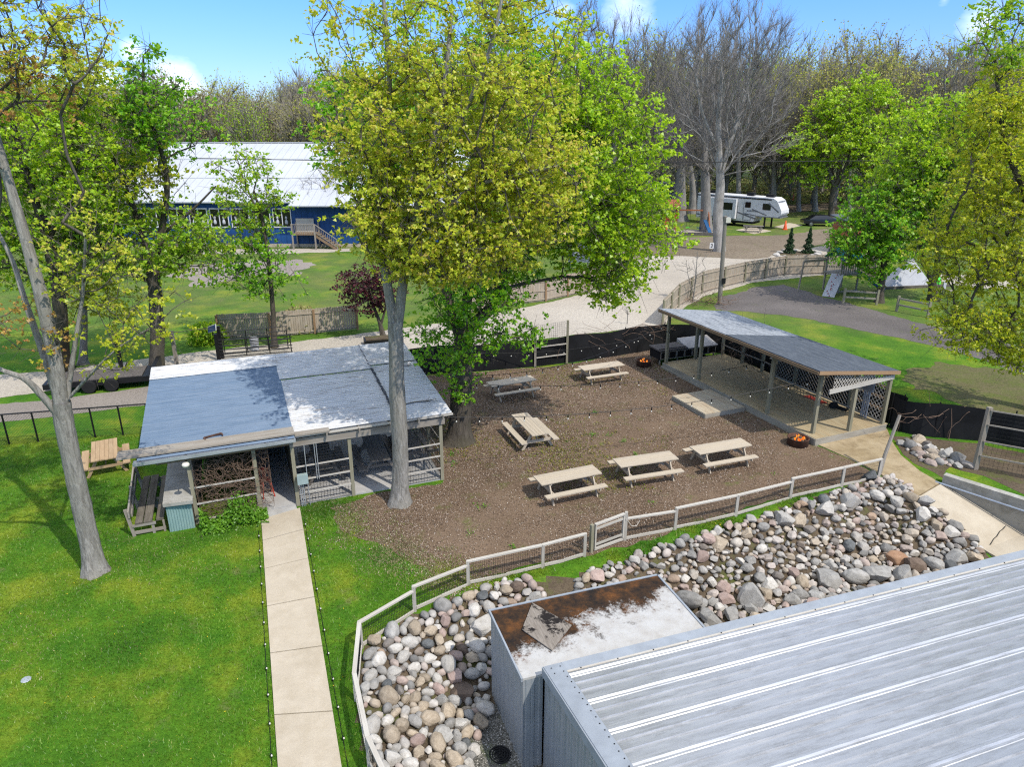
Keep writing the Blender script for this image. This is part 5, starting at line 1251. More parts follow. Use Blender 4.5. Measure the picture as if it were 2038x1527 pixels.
leafy('tall tree at the left edge with yellow green leaves behind the leaning trunk', 'leafy_tree',
  [([bx, zp(120,620,yk), zp(105,520,yk), zp(80,430,yk)], .33, .26), ([zp(82,440,yk), zp(50,330,yk), zp(20,210,yk), zp(30,80,yk)], .18, .05), ([zp(95,480,yk), zp(140,380,yk), zp(170,260,yk)], .15, .04)],
  [pxlobe(60,270,yk,140,100,135,'leaf_lime'), pxlobe(60,420,yk,140,80,120,'leaf_mid'), pxlobe(150,330,yk,90,110,80,'leaf_lime'), pxlobe(-60,350,yk,110,200,150,'leaf_mid'), pxlobe(70,520,yk,110,60,50,'leaf_mid'), pxlobe(150,150,yk,90,50,28,'leaf_olive')],
  .20, per=26, spread=.42, seed=9, rtip=.016)
bx = (*G(165,725), -.1); ym = bx[1]
leafy('slim grey tree rising between the leaning trunk and the ivy tree', 'leafy_tree', [([bx, zp(168,640,ym), zp(165,560,ym), zp(160,480,ym), zp(165,350,ym)], .2, .06)],
  [pxlobe(190,520,ym,70,90,50,'leaf_olive'), pxlobe(240,620,ym,60,50,26,'leaf_olive'), pxlobe(120,600,ym,60,60,26,'leaf_gold')], .2, per=20, spread=.4, barkmat='bark_grey', seed=10)
yf = 40.8; bx = (*G(546,692), -.1)
leafy('slender young tree behind the black farm gate before the blue barn', 'leafy_tree',
  [([bx, zp(543,620,yf), zp(536,540,yf), zp(525,450,yf), zp(505,380,yf)], .17, .06), ([zp(526,450,yf), zp(490,370,yf), zp(470,310,yf)], .06, .02)],
  [pxlobe(485,370,yf,62,80,60,'leaf_mid'), pxlobe(505,520,yf,80,60,50,'leaf_green'), pxlobe(500,455,yf,60,50,26,'leaf_mid'), pxlobe(540,560,yf,60,40,20,'leaf_green'), pxlobe(545,390,yf,30,20,6,'leaf_mid'), pxlobe(455,540,yf,40,40,16,'leaf_green')], .21, per=22, spread=.36, seed=12, rtip=.015)
bx = (*G(763,672), -.05); yp = bx[1]
leafy('small burgundy leaved tree beside the brown board fence', 'ornamental_tree', [([bx, zp(755,640,yp), zp(740,600,yp), zp(730,560,yp)], .14, .05), ([zp(757,650,yp), zp(770,600,yp), zp(775,550,yp)], .08, .03)],
  [pxlobe(715,580,yp,45,50,55,'leaf_purple'), pxlobe(755,560,yp,45,50,45,'leaf_purple')], .2, per=22, spread=.34, seed=13)
for k, (u, v, r_, lab) in enumerate(((415,665,38,'round green bush left of the brown board fence'),(600,640,45,'loose twiggy bush behind the brown board fence'),(560,470,30,'low twiggy bush by the barn wall'))):
    x, y = G(u, v+18); t = thing('bush', lab, 'bush', (x, y, 0)); n = 1500; d = math.hypot(x, y, H)/F; P = rng.normal(size=(n,3)); P /= np.linalg.norm(P, axis=1)[:,None]; P = P*np.array([r_*d, r_*d*.7, r_*d])*rng.random((n,1))**.4; P[:,2] = np.abs(P[:,2])*1.1
    leaves_np('foliage', P, .22, 'leaf_bud' if k else 'leaf_mid', t); m = 120; e = P[:m]; A = e*.05; Vt, Qt = frusta(A, e*1.1, np.full(m,.02), np.full(m,.006), 3); link('stems', np_mesh('stems', Vt, Qt), 'twig', t)
# --- right group
x, y = G(1655,432); yg = y
leafy('bright green spring tree behind the parked black car', 'leafy_tree', [([(x,y,-.1), zp(1655,400,y), zp(1660,370,y)], .42, .34), ([zp(1660,375,y), zp(1640,310,y), zp(1620,230,y)], .24, .06), ([zp(1660,372,y), zp(1690,310,y), zp(1710,200,y)], .24, .06), ([zp(1670,350,y), zp(1720,310,y), zp(1760,290,y)], .14, .04)],
  [pxlobe(1710,230,y,75,65,120,'leaf_lime'), pxlobe(1650,275,y,75,65,80,'leaf_lime'), pxlobe(1615,340,y,40,25,14,'leaf_mid'), pxlobe(1750,300,y,50,70,55,'leaf_lime')], .42, per=44, spread=.8, seed=14, rtip=.04, rmax=.3)
x, y = G(1750,602); 
leafy('round crowned dark green tree beside the rail fence and play set', 'leafy_tree', [([(x,y,-.1), zp(1755,560,y), zp(1760,520,y)], .26, .2), ([zp(1760,525,y), zp(1740,470,y), zp(1720,420,y)], .12, .04), ([zp(1760,525,y), zp(1790,460,y), zp(1810,400,y)], .13, .04)],
  [pxlobe(1745,450,y,80,75,150,'leaf_green'), pxlobe(1800,410,y,75,75,110,'leaf_mid'), pxlobe(1700,500,y,40,40,34,'leaf_green'), pxlobe(1750,530,y,50,25,18,'leaf_green')], .26, per=30, spread=.5, seed=15, rtip=.018)
x, y = G(1858,598)
leafy('spreading dark forked tree with bright lime crown behind the rail fence', 'leafy_tree', [([(x,y,-.1), zp(1856,572,y), zp(1855,560,y)], .32, .27), ([zp(1855,562,y), zp(1835,510,y), zp(1835,440,y), zp(1850,330,y)], .18, .05), ([zp(1857,562,y), zp(1865,500,y), zp(1870,400,y)], .15, .05), ([zp(1857,562,y), zp(1895,500,y), zp(1930,430,y)], .17, .05)],
  [pxlobe(1880,270,y,100,85,160,'leaf_lime'), pxlobe(1830,340,y,75,80,110,'leaf_lime'), pxlobe(1960,290,y,100,100,120,'leaf_lime'), pxlobe(1850,440,y,70,55,50,'leaf_mid'), pxlobe(1900,470,y,60,45,34,'leaf_mid')], .27, per=30, spread=.55, seed=16, rtip=.02)
x, y = 24.6, 30.5
leafy('large yellow green tree at the right edge reaching over the lawn', 'leafy_tree', [([(x,y,-.1), (x+.1,y,2.2), (x,y,4.0)], .38, .3), ([(x,y,3.8), zp(2050,420,y), zp(2000,280,y), zp(1980,120,y)], .2, .05), ([(x,y,3.6), zp(2030,560,y), zp(1960,500,y), zp(1890,470,y)], .15, .03), ([(x,y,3.3), zp(2060,640,y-.3), zp(1980,640,y-.6), zp(1900,650,y-.8)], .10, .02), ([(x,y,4),(x+1.2,y,7),(x+2,y,11)], .2, .05)],
  [pxlobe(1960,480,y,120,105,190,'leaf_olive'), pxlobe(2010,330,y,120,90,140,'leaf_olive'), pxlobe(1990,200,y,70,70,60,'leaf_olive'), pxlobe(2010,60,y,55,70,36,'leaf_mid'), pxlobe(1930,640,y-.6,85,55,60,'leaf_olive'), pxlobe(2020,670,y-.4,70,60,50,'leaf_olive'), pxlobe(1995,720,y-.6,40,30,13,'leaf_olive'), pxlobe(2140,400,y,150,300,200,'leaf_olive')],
  .165, per=34, spread=.34, seed=17, rtip=.013)
# --- bare trees
def bare(label, x, y, paths, lobes, n_tw=7, tl=1.1, rtip=.028, bf=.75, seed=0, barkmat='bark_grey', bud=None, rmax=.3, name='bare_tree', group='bare trees at the campground', r_min=None):
    r = np.random.default_rng(seed); base = np.array((x, y, -.1)); t = thing(name, label, 'tree', tuple(base), 0, group)
    V, Q = trunk_mesh([([tuple(np.array(p)-base) for p in pts], a, b) for pts, a, b in paths], n=9, seed=seed, flare=1.25)
    nodes = np.concatenate([smoothpath(p[0], 26)[(12 if i == 0 else 4):] for i, p in enumerate(paths)]); T, mx = lobe_points(lobes, r, .05); T = T[T[:,2] > (1.5 if r_min is None else r_min)]
    P, par, order, N0 = grow(nodes, T, bf); V2, Q2 = limbs_mesh(P, par, order, N0, rtip, rmax, 2.1, 4)
    link('trunk', np_mesh('trunk', np.concatenate([V, V2-base]), np.concatenate([Q, Q2+len(V)])), barkmat, t, True)
    pp = P[par[N0:]]; d = T-pp; d /= np.linalg.norm(d, axis=1)[:,None]+1e-9; m = len(T)*n_tw
    dd = np.repeat(d, n_tw, 0)+r.normal(0,.42,(m,3))+np.array([0,0,.35]); dd /= np.linalg.norm(dd, axis=1)[:,None]; s0 = np.repeat(pp, n_tw, 0)+(np.repeat(T-pp, n_tw, 0))*r.random((m,1)); e = s0+dd*tl*r.uniform(.5,1.3,(m,1))
    Vt, Qt = frusta(s0-base, e-base, np.full(m, rtip*.55), np.full(m, rtip*.22), 3); link('twigs', np_mesh('twigs', Vt, Qt), 'twig', t)
    if bud: leaves_np('buds', (e+r.normal(0,.25,e.shape))[r.random(m) < bud[0]]-base, bud[1]+.08, bud[2], t, .4)
    return t
x, y = 21.9, 75.2
bare('huge bare tree with pale forked trunk beside the parked camper', x, y, [([(x,y,-.1), zp(1428,430,y), zp(1434,370,y), zp(1432,320,y), zp(1430,240,y), zp(1438,140,y)], .60, .18), ([zp(1434,345,y), zp(1458,270,y), zp(1478,210,y), zp(1500,120,y)], .30, .10), ([zp(1431,300,y), zp(1400,230,y), zp(1385,150,y)], .2, .08)],
     [pxlobe(1480,120,y,95,115,420,''), pxlobe(1430,200,y,110,100,260,''), pxlobe(1530,170,y,50,90,130,''), pxlobe(1480,260,y,100,70,140,'')], 9, 1.3, .019, seed=21, barkmat='bark_birch')
blist = [(1405,462,'leafless tree with thick grey trunk just left of the pale forked one',(1390,200,70,150,240),.85),(1355,440,'leafless thick trunked tree behind the wooden play tower',(1360,210,70,140,220),.9),(1378,425,'leafless grey tree between the two thick trunks',(1330,190,60,120,160),.6),
         (1290,430,'slim leafless birch like tree beside the leafy maple crown',(1290,180,45,130,150),.3),(1225,430,'leafless tree rising just right of the maple top',(1215,150,55,120,170),.5),(1170,430,'leafless tree half hidden by the maple crown',(1165,130,45,110,120),.5),
         (1470,405,'leafless tree behind the camper roof, left of centre',(1470,180,60,110,150),.45),(1540,405,'leafless tree rising behind the camper front',(1545,220,55,90,150),.45),(1590,400,'leafless shrubby tree right of the camper',(1590,260,45,70,110),.35)]
for k, (u, v, lab, (cu, cv, ru, rv, n), r0) in enumerate(blist):
    x, y = G(u, v); y = min(y, 112); x = (u-1019)/F*(cp*y+sp*H); 
    bare(lab, x, y, [([(x,y,-.1), zp(u,v-60,y), zp((u*2+cu)/3,cv+80,y), zp(cu,cv-30,y)], r0, r0*.22)], [pxlobe(cu,cv,y,ru,rv,n,''), pxlobe(cu,cv+70,y,ru*.9,60,n//2,'')], 14, 1.7, .026, seed=30+k, barkmat='bark_birch' if k == 3 else 'bark_grey', bud=(.3,.14,'leaf_bud') if k % 2 else None, rmax=.35)
leafmat('leaf_haze', [(0,(.34,.35,.06)),(.6,(.50,.48,.09)),(1,(.52,.43,.12))], .5, .3)
for k, (u, v, lab, (cu, cv, ru, rv, n)) in enumerate(((1690,398,'tall budding yellow green tree beyond the bright green tree, right of centre',(1700,190,90,100,200)),(1622,402,'budding yellow green tree between the bare trees and the bright green tree',(1615,230,55,90,130)),(1790,396,'budding olive tree behind the gap between the two bright green crowns',(1790,240,50,90,120)),(1885,396,'purplish bare topped tree above the lime crown at the right',(1880,180,75,90,170)))):
    x, y = G(u, v); y = min(y, 112); x = (u-1019)/F*(cp*y+sp*H)
    bare(lab, x, y, [([(x,y,-.1), zp(u,v-60,y), zp((u*2+cu)/3,cv+80,y), zp(cu,cv-30,y)], .45, .1)], [pxlobe(cu,cv,y,ru,rv,n,'')], 14, 1.7, .026, seed=80+k, bud=(1.0,.24,'leaf_haze') if k < 3 else (.1,.15,'leaf_bud'), rmax=.3, group='budding trees beyond the campground')
# sapling by the drive corner and a few small bare stems
x, y = G(1378,602)
bare('small leafless sapling at the corner of the grey board fence', x, y, [([(x,y,-.1), zp(1384,560,y), zp(1388,500,y)], .06, .02), ([zp(1380,585,y), zp(1370,550,y), zp(1366,520,y)], .035, .012)], [pxlobe(1385,535,y,40,55,36,'')], 3, .5, .012, seed=50, group=None, name='sapling', bf=.3, rmax=.05, r_min=.5)
x, y = G(1248,645)
bare('tiny leafless sapling above the black screen beside the drive', x, y, [([(x,y,-.1), zp(1249,625,y), zp(1247,610,y)], .03, .01)], [pxlobe(1247,618,y,10,14,10,'')], 3, .3, .008, seed=51, group=None, name='sapling', rmax=.02, r_min=.3)
x, y = G(652,480)
bare('spindly leafless tree against the white barn roof', x, y, [([(x,y,-.1), zp(652,420,y), zp(650,370,y)], .12, .04)], [pxlobe(645,370,y,50,50,70,'')], 6, 1.0, .02, seed=52, group=None)
x, y = G(228,560)
bare('leafless grey tree left of the barn roof end', x, y, [([(x,y,-.1), zp(230,480,y), zp(225,380,y)], .3, .08)], [pxlobe(225,330,y,60,90,120,'')], 6, 1.2, .024, seed=53, group=None, bud=(.3,.14,'leaf_bud'))
# brush by the fence corner
t = thing('brush_pile', 'heap of bare brown brush at the fence corner behind the stage roof', 'brush', (*G(1405,606), 0)); w = MB()
for k in range(70):
    p = Vector((random.gauss(0,1.0), random.gauss(0,.7), random.uniform(0,.5))); d = Vector((random.gauss(0,1), random.gauss(0,1), random.gauss(.2,.5))).normalized(); pts = [p]
    for q in range(4): d = (d+Vector((random.gauss(0,.3), random.gauss(0,.3), random.gauss(0,.3)))).normalized(); p = p+d*.3; pts.append(p)
    w.tube(pts, [.016,.014,.012,.009,.006], 4, caps=False)
w.build('stems', 'vine_brown', t)
# two conifers in the stone edged bed
for k, (u, v) in enumerate(((1570,504),(1607,504))):
    x, y = G(u, v); t = thing('conifer', ('left' if k == 0 else 'right')+' one of the two small dark conifers in the planting bed', 'conifer', (x, y, 0)); hgt = 2.5 if k == 0 else 2.6
    z = rng.random(1500)**1.2*hgt; th = rng.uniform(0, 6.28, 1500); lay = .75+.25*np.sin(z*11); rad = (1-z/hgt)*.72*lay*rng.random(1500)**.4+.03; P = np.column_stack([rad*np.cos(th), rad*np.sin(th), z-.1*rad+.08])
    leaves_np('crown', P, .2, 'leaf_conifer', t, .2, .4); MB().tube([(0,0,0),(0,0,hgt*.9)], [.06,.01], 6).build('trunk', 'bark_dark', t)
bedp = [G(u, v) for u, v in ((1545,508),(1560,500),(1620,500),(1632,507),(1610,512),(1575,514),(1552,513))]
sheetpoly('planting_bed', bedp, .02, 'soil', .1, False)
for k in range(15):
    a, b = bedp[k*7//15], bedp[(k*7//15+1) % 7]; s = (k*7/15) % 1; x, y = a[0]+(b[0]-a[0])*s, a[1]+(b[1]-a[1])*s
    o = bpy.data.objects.new('edging_stone', RT[7+k % 6][0]); C.objects.link(o); o.location = (x, y, .1); q = .28+.12*rng.random(); o.scale = (q, q, q*.9); o.rotation_euler = (0,0,k); o.material_slots[0].link = 'OBJECT'; o.material_slots[0].material = M['rock_pale']
    tag(o, 'pale edging stone around the small conifer bed', 'stone', 'pale edging stones of the conifer bed')
# ------------------------------------------------------------------ far woodland (one mass)
def template(seed, hgt, budmat):
    r = np.random.default_rng(seed); nodes = np.column_stack([r.normal(0,.05,14).cumsum(), r.normal(0,.05,14).cumsum(), np.linspace(hgt*.12, hgt*.7, 14)])
    T, _ = lobe_points([((0,0,hgt*.70),(hgt*.27,hgt*.27,hgt*.30),190,''),((0,0,hgt*.42),(hgt*.2,hgt*.2,hgt*.22),60,'')], r, .1)
    P, par, order, N0 = grow(nodes, T, .8); V, Q = limbs_mesh(P, par, order, N0, .04, .3, 2.1, 3)
    A = np.vstack([[0,0,0], nodes[:-1]]); Vt, Qt = frusta(A, nodes, np.linspace(.36,.16,14), np.linspace(.34,.14,14), 5); Q = np.concatenate([Q, Qt+len(V)]); V = np.concatenate([V, Vt])
    pp = P[par[N0:]]; m = len(T)*8; d = np.repeat(T-pp, 8, 0); d /= np.linalg.norm(d, axis=1)[:,None]+1e-9; d = d+r.normal(0,.45,(m,3))+np.array([0,0,.35]); s0 = np.repeat(pp, 8, 0)+np.repeat(T-pp, 8, 0)*r.random((m,1)); e = s0+d*1.4*r.uniform(.5,1.2,(m,1))
    V3, Q3 = frusta(s0, e, np.full(m,.035), np.full(m,.015), 3); return V, Q, V3, Q3, e
TM = [template(60+k, h, None) for k, h in enumerate((17, 19, 15, 18, 14, 16))]
wood_v = {k: ([], [], [0]) for k in ('trunks', 'twigs')}; lv = {'leaf_bud': [], 'leaf_olive': [], 'leaf_mid': [], 'leaf_lime': []}
rw = np.random.default_rng(77); spots = []
for row, (yy_, nn, x0, x1) in enumerate(((122,20,24,118),(138,34,-120,140),(150,34,-130,150),(168,32,-160,170),(190,28,-180,190))):
    for k in range(nn): spots.append((x0+(x1-x0)*(k+rw.uniform(.1,.9))/nn, yy_+rw.uniform(-6,6), row))
for x, y, row in spots:
    V, Q, V3, Q3, e = TM[rw.integers(0, 6)]; s = rw.uniform(1.15, 1.5)*(.9 if row == 0 else 1.0)*(.86 if x < -20 else 1.0); a = rw.uniform(0, 6.28); c, sn = math.cos(a), math.sin(a); Rm = np.array([[c,-sn,0],[sn,c,0],[0,0,1]])*s; of = np.array([x, y, float(sst(130,420,np.array([y]))[0]*5)])
    for key, (vv, qq) in (('trunks', (V, Q)), ('twigs', (V3, Q3))):
        W = wood_v[key]; W[0].append(vv@Rm.T+of); W[1].append(qq+W[2][0]); W[2][0] += len(vv)
    kind = rw.choice(['leaf_bud','leaf_olive','leaf_mid','leaf_lime','bare'], p=[.50,.20,.10,.06,.14]) 
    if kind != 'bare': lv[kind].append(np.repeat((e@Rm.T+of)[rw.random(len(e)) < rw.uniform(.6,1.0)], 2, 0))
for key, mt, lab in (('trunks','bark_grey','grey trunks and limbs of the far spring woodland'),('twigs','twig_bud','fine twigs of the far spring woodland')):
    vv, qq, _ = wood_v[key]; m3 = [q for q in qq]; 
    tag(link('woodland', np_mesh('woodland', np.concatenate(vv), np.concatenate(qq)) , mt), lab, 'woodland', kind='stuff')
for key, arr in lv.items():
    if arr:
        P = np.concatenate(arr); tag(leaves_np('woodland', P+rng.normal(0,.55,P.shape), .36, key, None, .4), 'hazy young foliage of the far spring woodland', 'woodland', kind='stuff')
# undergrowth band in front of the wood
n = 26000; P = np.column_stack([rng.uniform(-150,150,n), rng.uniform(122,170,n), np.abs(rng.normal(0,1.6,n))]); P[:,2] *= .5+.8*np.abs(np.sin(P[:,0]*.21+np.sin(P[:,0]*.07)*3)); 
tag(leaves_np('undergrowth', P, .5, 'leaf_bud', None, .4), 'brown green undergrowth along the edge of the far wood', 'undergrowth', kind='stuff')
# ------------------------------------------------------------------ blue barn with white metal roof
by = 78.0; bn = thing('barn', 'long blue barn with a big white metal roof and white framed windows', 'barn', (-20, by, 0))
bx0, bx1, ez, rz_, ry = -22.2, 14.0, 4.75, 10.3, 17.0
w = MB(); w.prism([(bx0,0),(bx1,0),(bx1,34),(bx0,34)], 0, ez); w.build('wall', 'barn_blue', bn)
w = MB()
for k in range(int((bx1-bx0)/.6)): x = bx0+.3+k*.6; w.box(x-.02,x+.02,-.03,-.002,.1,ez-.1)
w.build('batten', 'barn_blue', bn)
MB().box(bx0,bx1,-.06,.0,0,.35).build('foundation', 'path_concrete', bn)
w = MB(); 
def slab(w, p, th=.12):
    b = len(w.v)
    for z in (0, th):
        for q in p: w.v.append((q[0], q[1], q[2]+z))
    for f in ((3,2,1,0),(4,5,6,7),(0,1,5,4),(1,2,6,5),(2,3,7,6),(3,0,4,7)): w.f.append(tuple(b+i for i in f)); w.uv.append([(0,0)]*4); w.mi.append(0)
slab(w, [(bx0-.8,-.7,ez),(-3.5,-.7,ez),(-3.5,ry,rz_),(bx0-.8,ry,rz_)]); slab(w, [(-3.5,-1.6,ez-.3),(bx1+.8,-1.6,ez-.3),(bx1+.8,ry,rz_),(-3.5,ry,rz_)]); slab(w, [(bx0-.8,ry,rz_),(bx1+.8,ry,rz_),(bx1+.8,34.7,ez),(bx0-.8,34.7,ez)])
x = bx0-.8
while x < bx1+.8: 
    y0, z0 = (-.7, ez) if x < -3.5 else (-1.6, ez-.3); w.beam((x,y0,z0+.14),(x,ry,rz_+.14), .05, .05); x += .9
for s_ in (.36,.68): w.beam((bx0-.8,-.7+(ry+.7)*s_,ez+(rz_-ez)*s_+.14),(bx1+.8,-.7+(ry+.7)*s_,ez+(rz_-ez)*s_+.14), .1, .05)
rf = w.build('roof', 'barn_roof', bn)
MB().beam((bx0-.8,ry,rz_+.16),(bx1+.8,ry,rz_+.16), .5, .08).build('ridge_cap', 'barn_roof', rf)
for k in range(12):
    x = -5.75-k*2.25
    if x < -21.5: break
    f = MB(); f.beam((x,-.05,4.1),(x+2.0,-.05,4.1), .08, .12); f.beam((x,-.05,2.15),(x+2.0,-.05,2.15), .08, .12)
    for dx in (.05,1.0,1.95): f.beam((x+dx,-.05,2.2),(x+dx,-.05,4.1), .08, .1, up=(0,1,0))
    fo = f.build('window', 'white_paint', bn); g = MB(); g.box(x+.05,x+1.95,-.035,-.005,2.2,4.05); g.build('pane', 'dark_glass', fo)
    d = MB()
    for dx in (.5,1.45): d.lathe([(.02,.0),(.14,.0),(.17,.2),(.09,.45),(.05,.5),(.13,.62),(.09,.78),(0,.8)], 7, (x+dx,-.12,2.5))
    d.build('window_cutout', 'cloth_white', fo)
t = thing('entry_stair', 'wooden landing and stair with railings against the blue barn', 'stair', (-20-3.35, by-.1, 0))
w = MB(); w.box(0,2.5,-1.8,-.05,1.55,1.65); w.build('landing', 'brown_wood', t)
w = MB()
for k in range(7): w.box(2.5+k*.32,2.85+k*.32,-1.6,-.2,1.45-k*.22,1.52-k*.22)
w.beam((2.5,-1.6,1.4),(4.75,-1.6,-.1), .06, .24); w.beam((2.5,-.2,1.4),(4.75,-.2,-.1), .06, .24); w.build('steps', 'brown_wood', t)
w = MB()
for x in (.05,2.45): 
    for y in (-1.75,-.1): w.beam((x,y,0),(x,y,2.7), .14, .14, up=(0,1,0))
w.beam((4.7,-1.6,-.05),(4.7,-1.6,1.05), .12, .12, up=(0,1,0)); w.build('posts', 'grey_wood', t)
w = MB(); w.beam((.05,-1.75,2.65),(2.45,-1.75,2.65), .12, .06); w.beam((2.45,-1.62,2.65),(4.7,-1.62,1.05), .12, .06); w.beam((2.45,-1.62,1.8),(4.7,-1.62,.25), .06, .06)
for k in range(12): w.beam((.2+k*.19,-1.75,1.65),(.2+k*.19,-1.75,2.63), .04, .04, up=(0,1,0))
for k in range(11): x = 2.6+k*.19; w.beam((x,-1.62,1.72-(x-2.45)*.69),(x,-1.62,2.55-(x-2.45)*.70), .04, .04, up=(0,1,0))
w.build('railing', 'grey_wood', t)
MB().box(.1,2.0,-.16,-.06,1.66,3.1).build('door', 'pale_rail', t)
# ------------------------------------------------------------------ camper
rx, ryy = G(1393,441); ex, ey = G(1545,455); ra = math.atan2(ey-ryy, ex-rx)
rv = thing('camper', 'white fifth wheel camper trailer with grey swoosh stripes and dark windows', 'camper', (rx, ryy, 0), ra)
RL = math.hypot(ex-rx, ey-ryy)+.3; sc = RL/10.4
prof = [(0,.75),(7.6,.75),(7.9,1.55),(10.6,1.55),(10.95,1.9),(10.9,2.4),(10.3,3.55),(9.8,3.85),(0,3.95)]; prof = [(x*sc, z) for x, z in prof]
w = MB(); n = len(prof)
for s_, y in ((1,-1.25),(-1,1.25)): w.face([(x,y,z) for x, z in (prof if s_ > 0 else prof[::-1])])
for k in range(n): (x0,z0),(x1,z1) = prof[k], prof[(k+1) % n]; w.face([(x0,-1.25,z0),(x0,1.25,z0),(x1,1.25,z1),(x1,-1.25,z1)])
w.build('body', 'white_paint', rv)
MB().box(.4*sc,5.4*sc,-1.75,-1.26,1.0,3.5).build('slide_out', 'white_paint', rv)
w = MB(); w.beam((0,-1.28,3.72),(9.6*sc,-1.28,3.66), .05, .14); w.beam((-.03,-1.2,.8),(-.03,-1.2,3.9), .06,.1, up=(0,1,0)); w.build('awning', 'black_metal', rv)
for x0, x1, z0, z1, yy in ((.9,1.9,2.0,3.1,-1.77),(3.2,5.0,2.1,3.0,-1.77),(6.4,7.1,2.5,3.2,-1.27),(8.6,9.6,2.35,3.15,-1.27),(5.6,6.05,1.9,2.7,-1.27)):
    MB().box(x0*sc,x1*sc,yy,yy+.03,z0,z1).build('window', 'dark_glass', rv)
w = MB(); w.box(5.5*sc,6.2*sc,-1.272,-1.252,.95,3.05); w.build('door', 'white_paint', rv); 
w = MB()
for (a, b, th) in (((5.2,1.9),(7.9,1.15),.18),((6.3,1.75),(7.9,1.55),.10),((7.3,2.35),(9.2,1.7),.12),((9.3,3.2),(10.6,2.2),.16),((.3,1.25),(5.2,1.0),.16)): w.beam((a[0]*sc,-1.275 if a[0] > 5.19 else -1.77,a[1]),(b[0]*sc,-1.275 if b[0] > 5.3 else -1.77,b[1]), .02, th)
w.build('swoosh_stripe', 'rv_grey', rv)
w = MB(); w.box(7.95*sc,10.9*sc,-1.26,1.26,1.45,1.56); w.face([(10.97*sc,-1.1,1.95),(10.97*sc,1.1,1.95),(10.35*sc,1.1,3.5),(10.35*sc,-1.1,3.5)]); w.build('nose_cap', 'rv_grey', rv)
w = MB(); w.box(8.9*sc,9.1*sc,-1.2,-1.1,0,1.5); w.box(8.9*sc,9.1*sc,1.1,1.2,0,1.5); w.box(1,8,-1.1,1.1,.45,.75); w.build('chassis', 'black_metal', rv)
for x in (3.2,4.2):
    for y in (-1.1,1.1): o = MB().lathe([(0,-.12),(.22,-.13),(.38,-.12),(.4,-.08),(.4,.08),(.38,.12),(0,.12)], 16).build('wheel', 'rubber', rv); o.location = (x*sc,y,.4); o.rotation_euler = (R(90),0,0)
w = MB(); w.box(1.2,2.1,-.4,.4,3.95,4.25); w.box(6.5,7.4,-.4,.4,3.95,4.28); w.box(9.0,10.0,-.3,.5,3.9,4.2); w.build('roof_unit', 'black_metal', rv)
w = MB()
for k in range(7): w.box((6.7+k*.2)*sc,(6.83+k*.2)*sc,-1.275,-1.255,2.02-.0*k,2.2)
w.build('lettering', 'rv_grey', rv)
w = MB(); w.box(6.35*sc,7.2*sc,-1.27,-1.253,.95,1.6); w.build('storage_hatch', 'white_paint', rv)
w = MB()
for a, b in (((6.3,.92),(7.25,.92)),((6.3,1.63),(7.25,1.63)),((6.3,.92),(6.3,1.63)),((7.25,.92),(7.25,1.63)),((5.45,.9),(5.45,3.1)),((6.25,.9),(6.25,3.1))): w.beam((a[0]*sc,-1.277,a[1]),(b[0]*sc,-1.277,b[1]), .02,.04)
w.build('hatch_trim', 'rv_grey', rv)
px_, py_ = G(1498,462); MB().prism([G(1464,458), G(1500,466), G(1535,460), G(1495,452)], -.05, .03).build('camp_pad', 'path_concrete')['kind'] = 'structure'
MB().prism([G(1540,452), G(1565,456), G(1600,448), G(1570,444)], -.05, .03).build('camp_pad', 'path_concrete')['kind'] = 'structure'
ct = copy_tree(st); ct.location = (px_, py_, .03); ct.rotation_euler = (0,0,R(-12)); ct['label'] = 'distant grey picnic table on the concrete pad before the camper'; 
if 'group' in ct: del ct['group']
# car
x, y = G(1632,449); car = thing('parked_car', 'black sedan parked behind the green tree at the campground', 'car', (x, y, 0), R(-6))
pf = [(-2.35,.35),(-2.4,.75),(-1.7,.88),(-.95,1.38),(.5,1.42),(1.5,.98),(2.35,.9),(2.4,.4)]
def carshape(pf, y0, y1, top=.82):
    w = MB(); f = lambda z: 1-.22*max(0, (z-.85)/.6)
    for s_ in (1,-1): w.face([(x,-s_*.9*f(z),z) for x, z in (pf if s_ > 0 else pf[::-1])])
    for k in range(len(pf)): (x0,z0),(x1,z1) = pf[k], pf[(k+1) % len(pf)]; w.face([(x0,-.9*f(z0),z0),(x0,.9*f(z0),z0),(x1,.9*f(z1),z1),(x1,-.9*f(z1),z1)])
    return w
carshape(pf, 0, 0).build('body', 'black_car', car)
w = MB(); w.face([(-1.45,-.87,.95),(1.2,-.87,.98),(.45,-.755,1.36),(-.9,-.755,1.33)]); w.face([(1.5,-.75,1.0),(1.5,.75,1.0),(.55,.68,1.38),(.55,-.68,1.38)]); w.build('window', 'dark_glass', car)
for xx in (-1.45,1.45):
    for yy in (-.86,.86): o = MB().lathe([(0,-.1),(.2,-.11),(.32,-.1),(.33,0),(.32,.1),(0,.1)], 16).build('wheel', 'rubber', car); o.location = (xx,yy,.33); o.rotation_euler = (R(90),0,0); r2 = MB().lathe([(0,.115),(.2,.112),(.2,.1)], 12).build('rim', 'chrome', o)
# cones
for lab, (u, v) in (('orange traffic cone near the camper picnic pad',(1562,457)),('distant orange traffic cone on the dirt road beyond the camper',(1578,399))):
    t = thing('traffic_cone', lab, 'traffic cone', (*G(u,v), 0)); MB().box(-.3,.3,-.3,.3,0,.06).build('base', 'orange_plastic', t); MB().lathe([(.24,.05),(.05,1.15),(0,1.16)], 14).build('cone', 'orange_plastic', t, True); MB().lathe([(.175,.42),(.13,.66)], 14).build('band', 'white_paint', t)
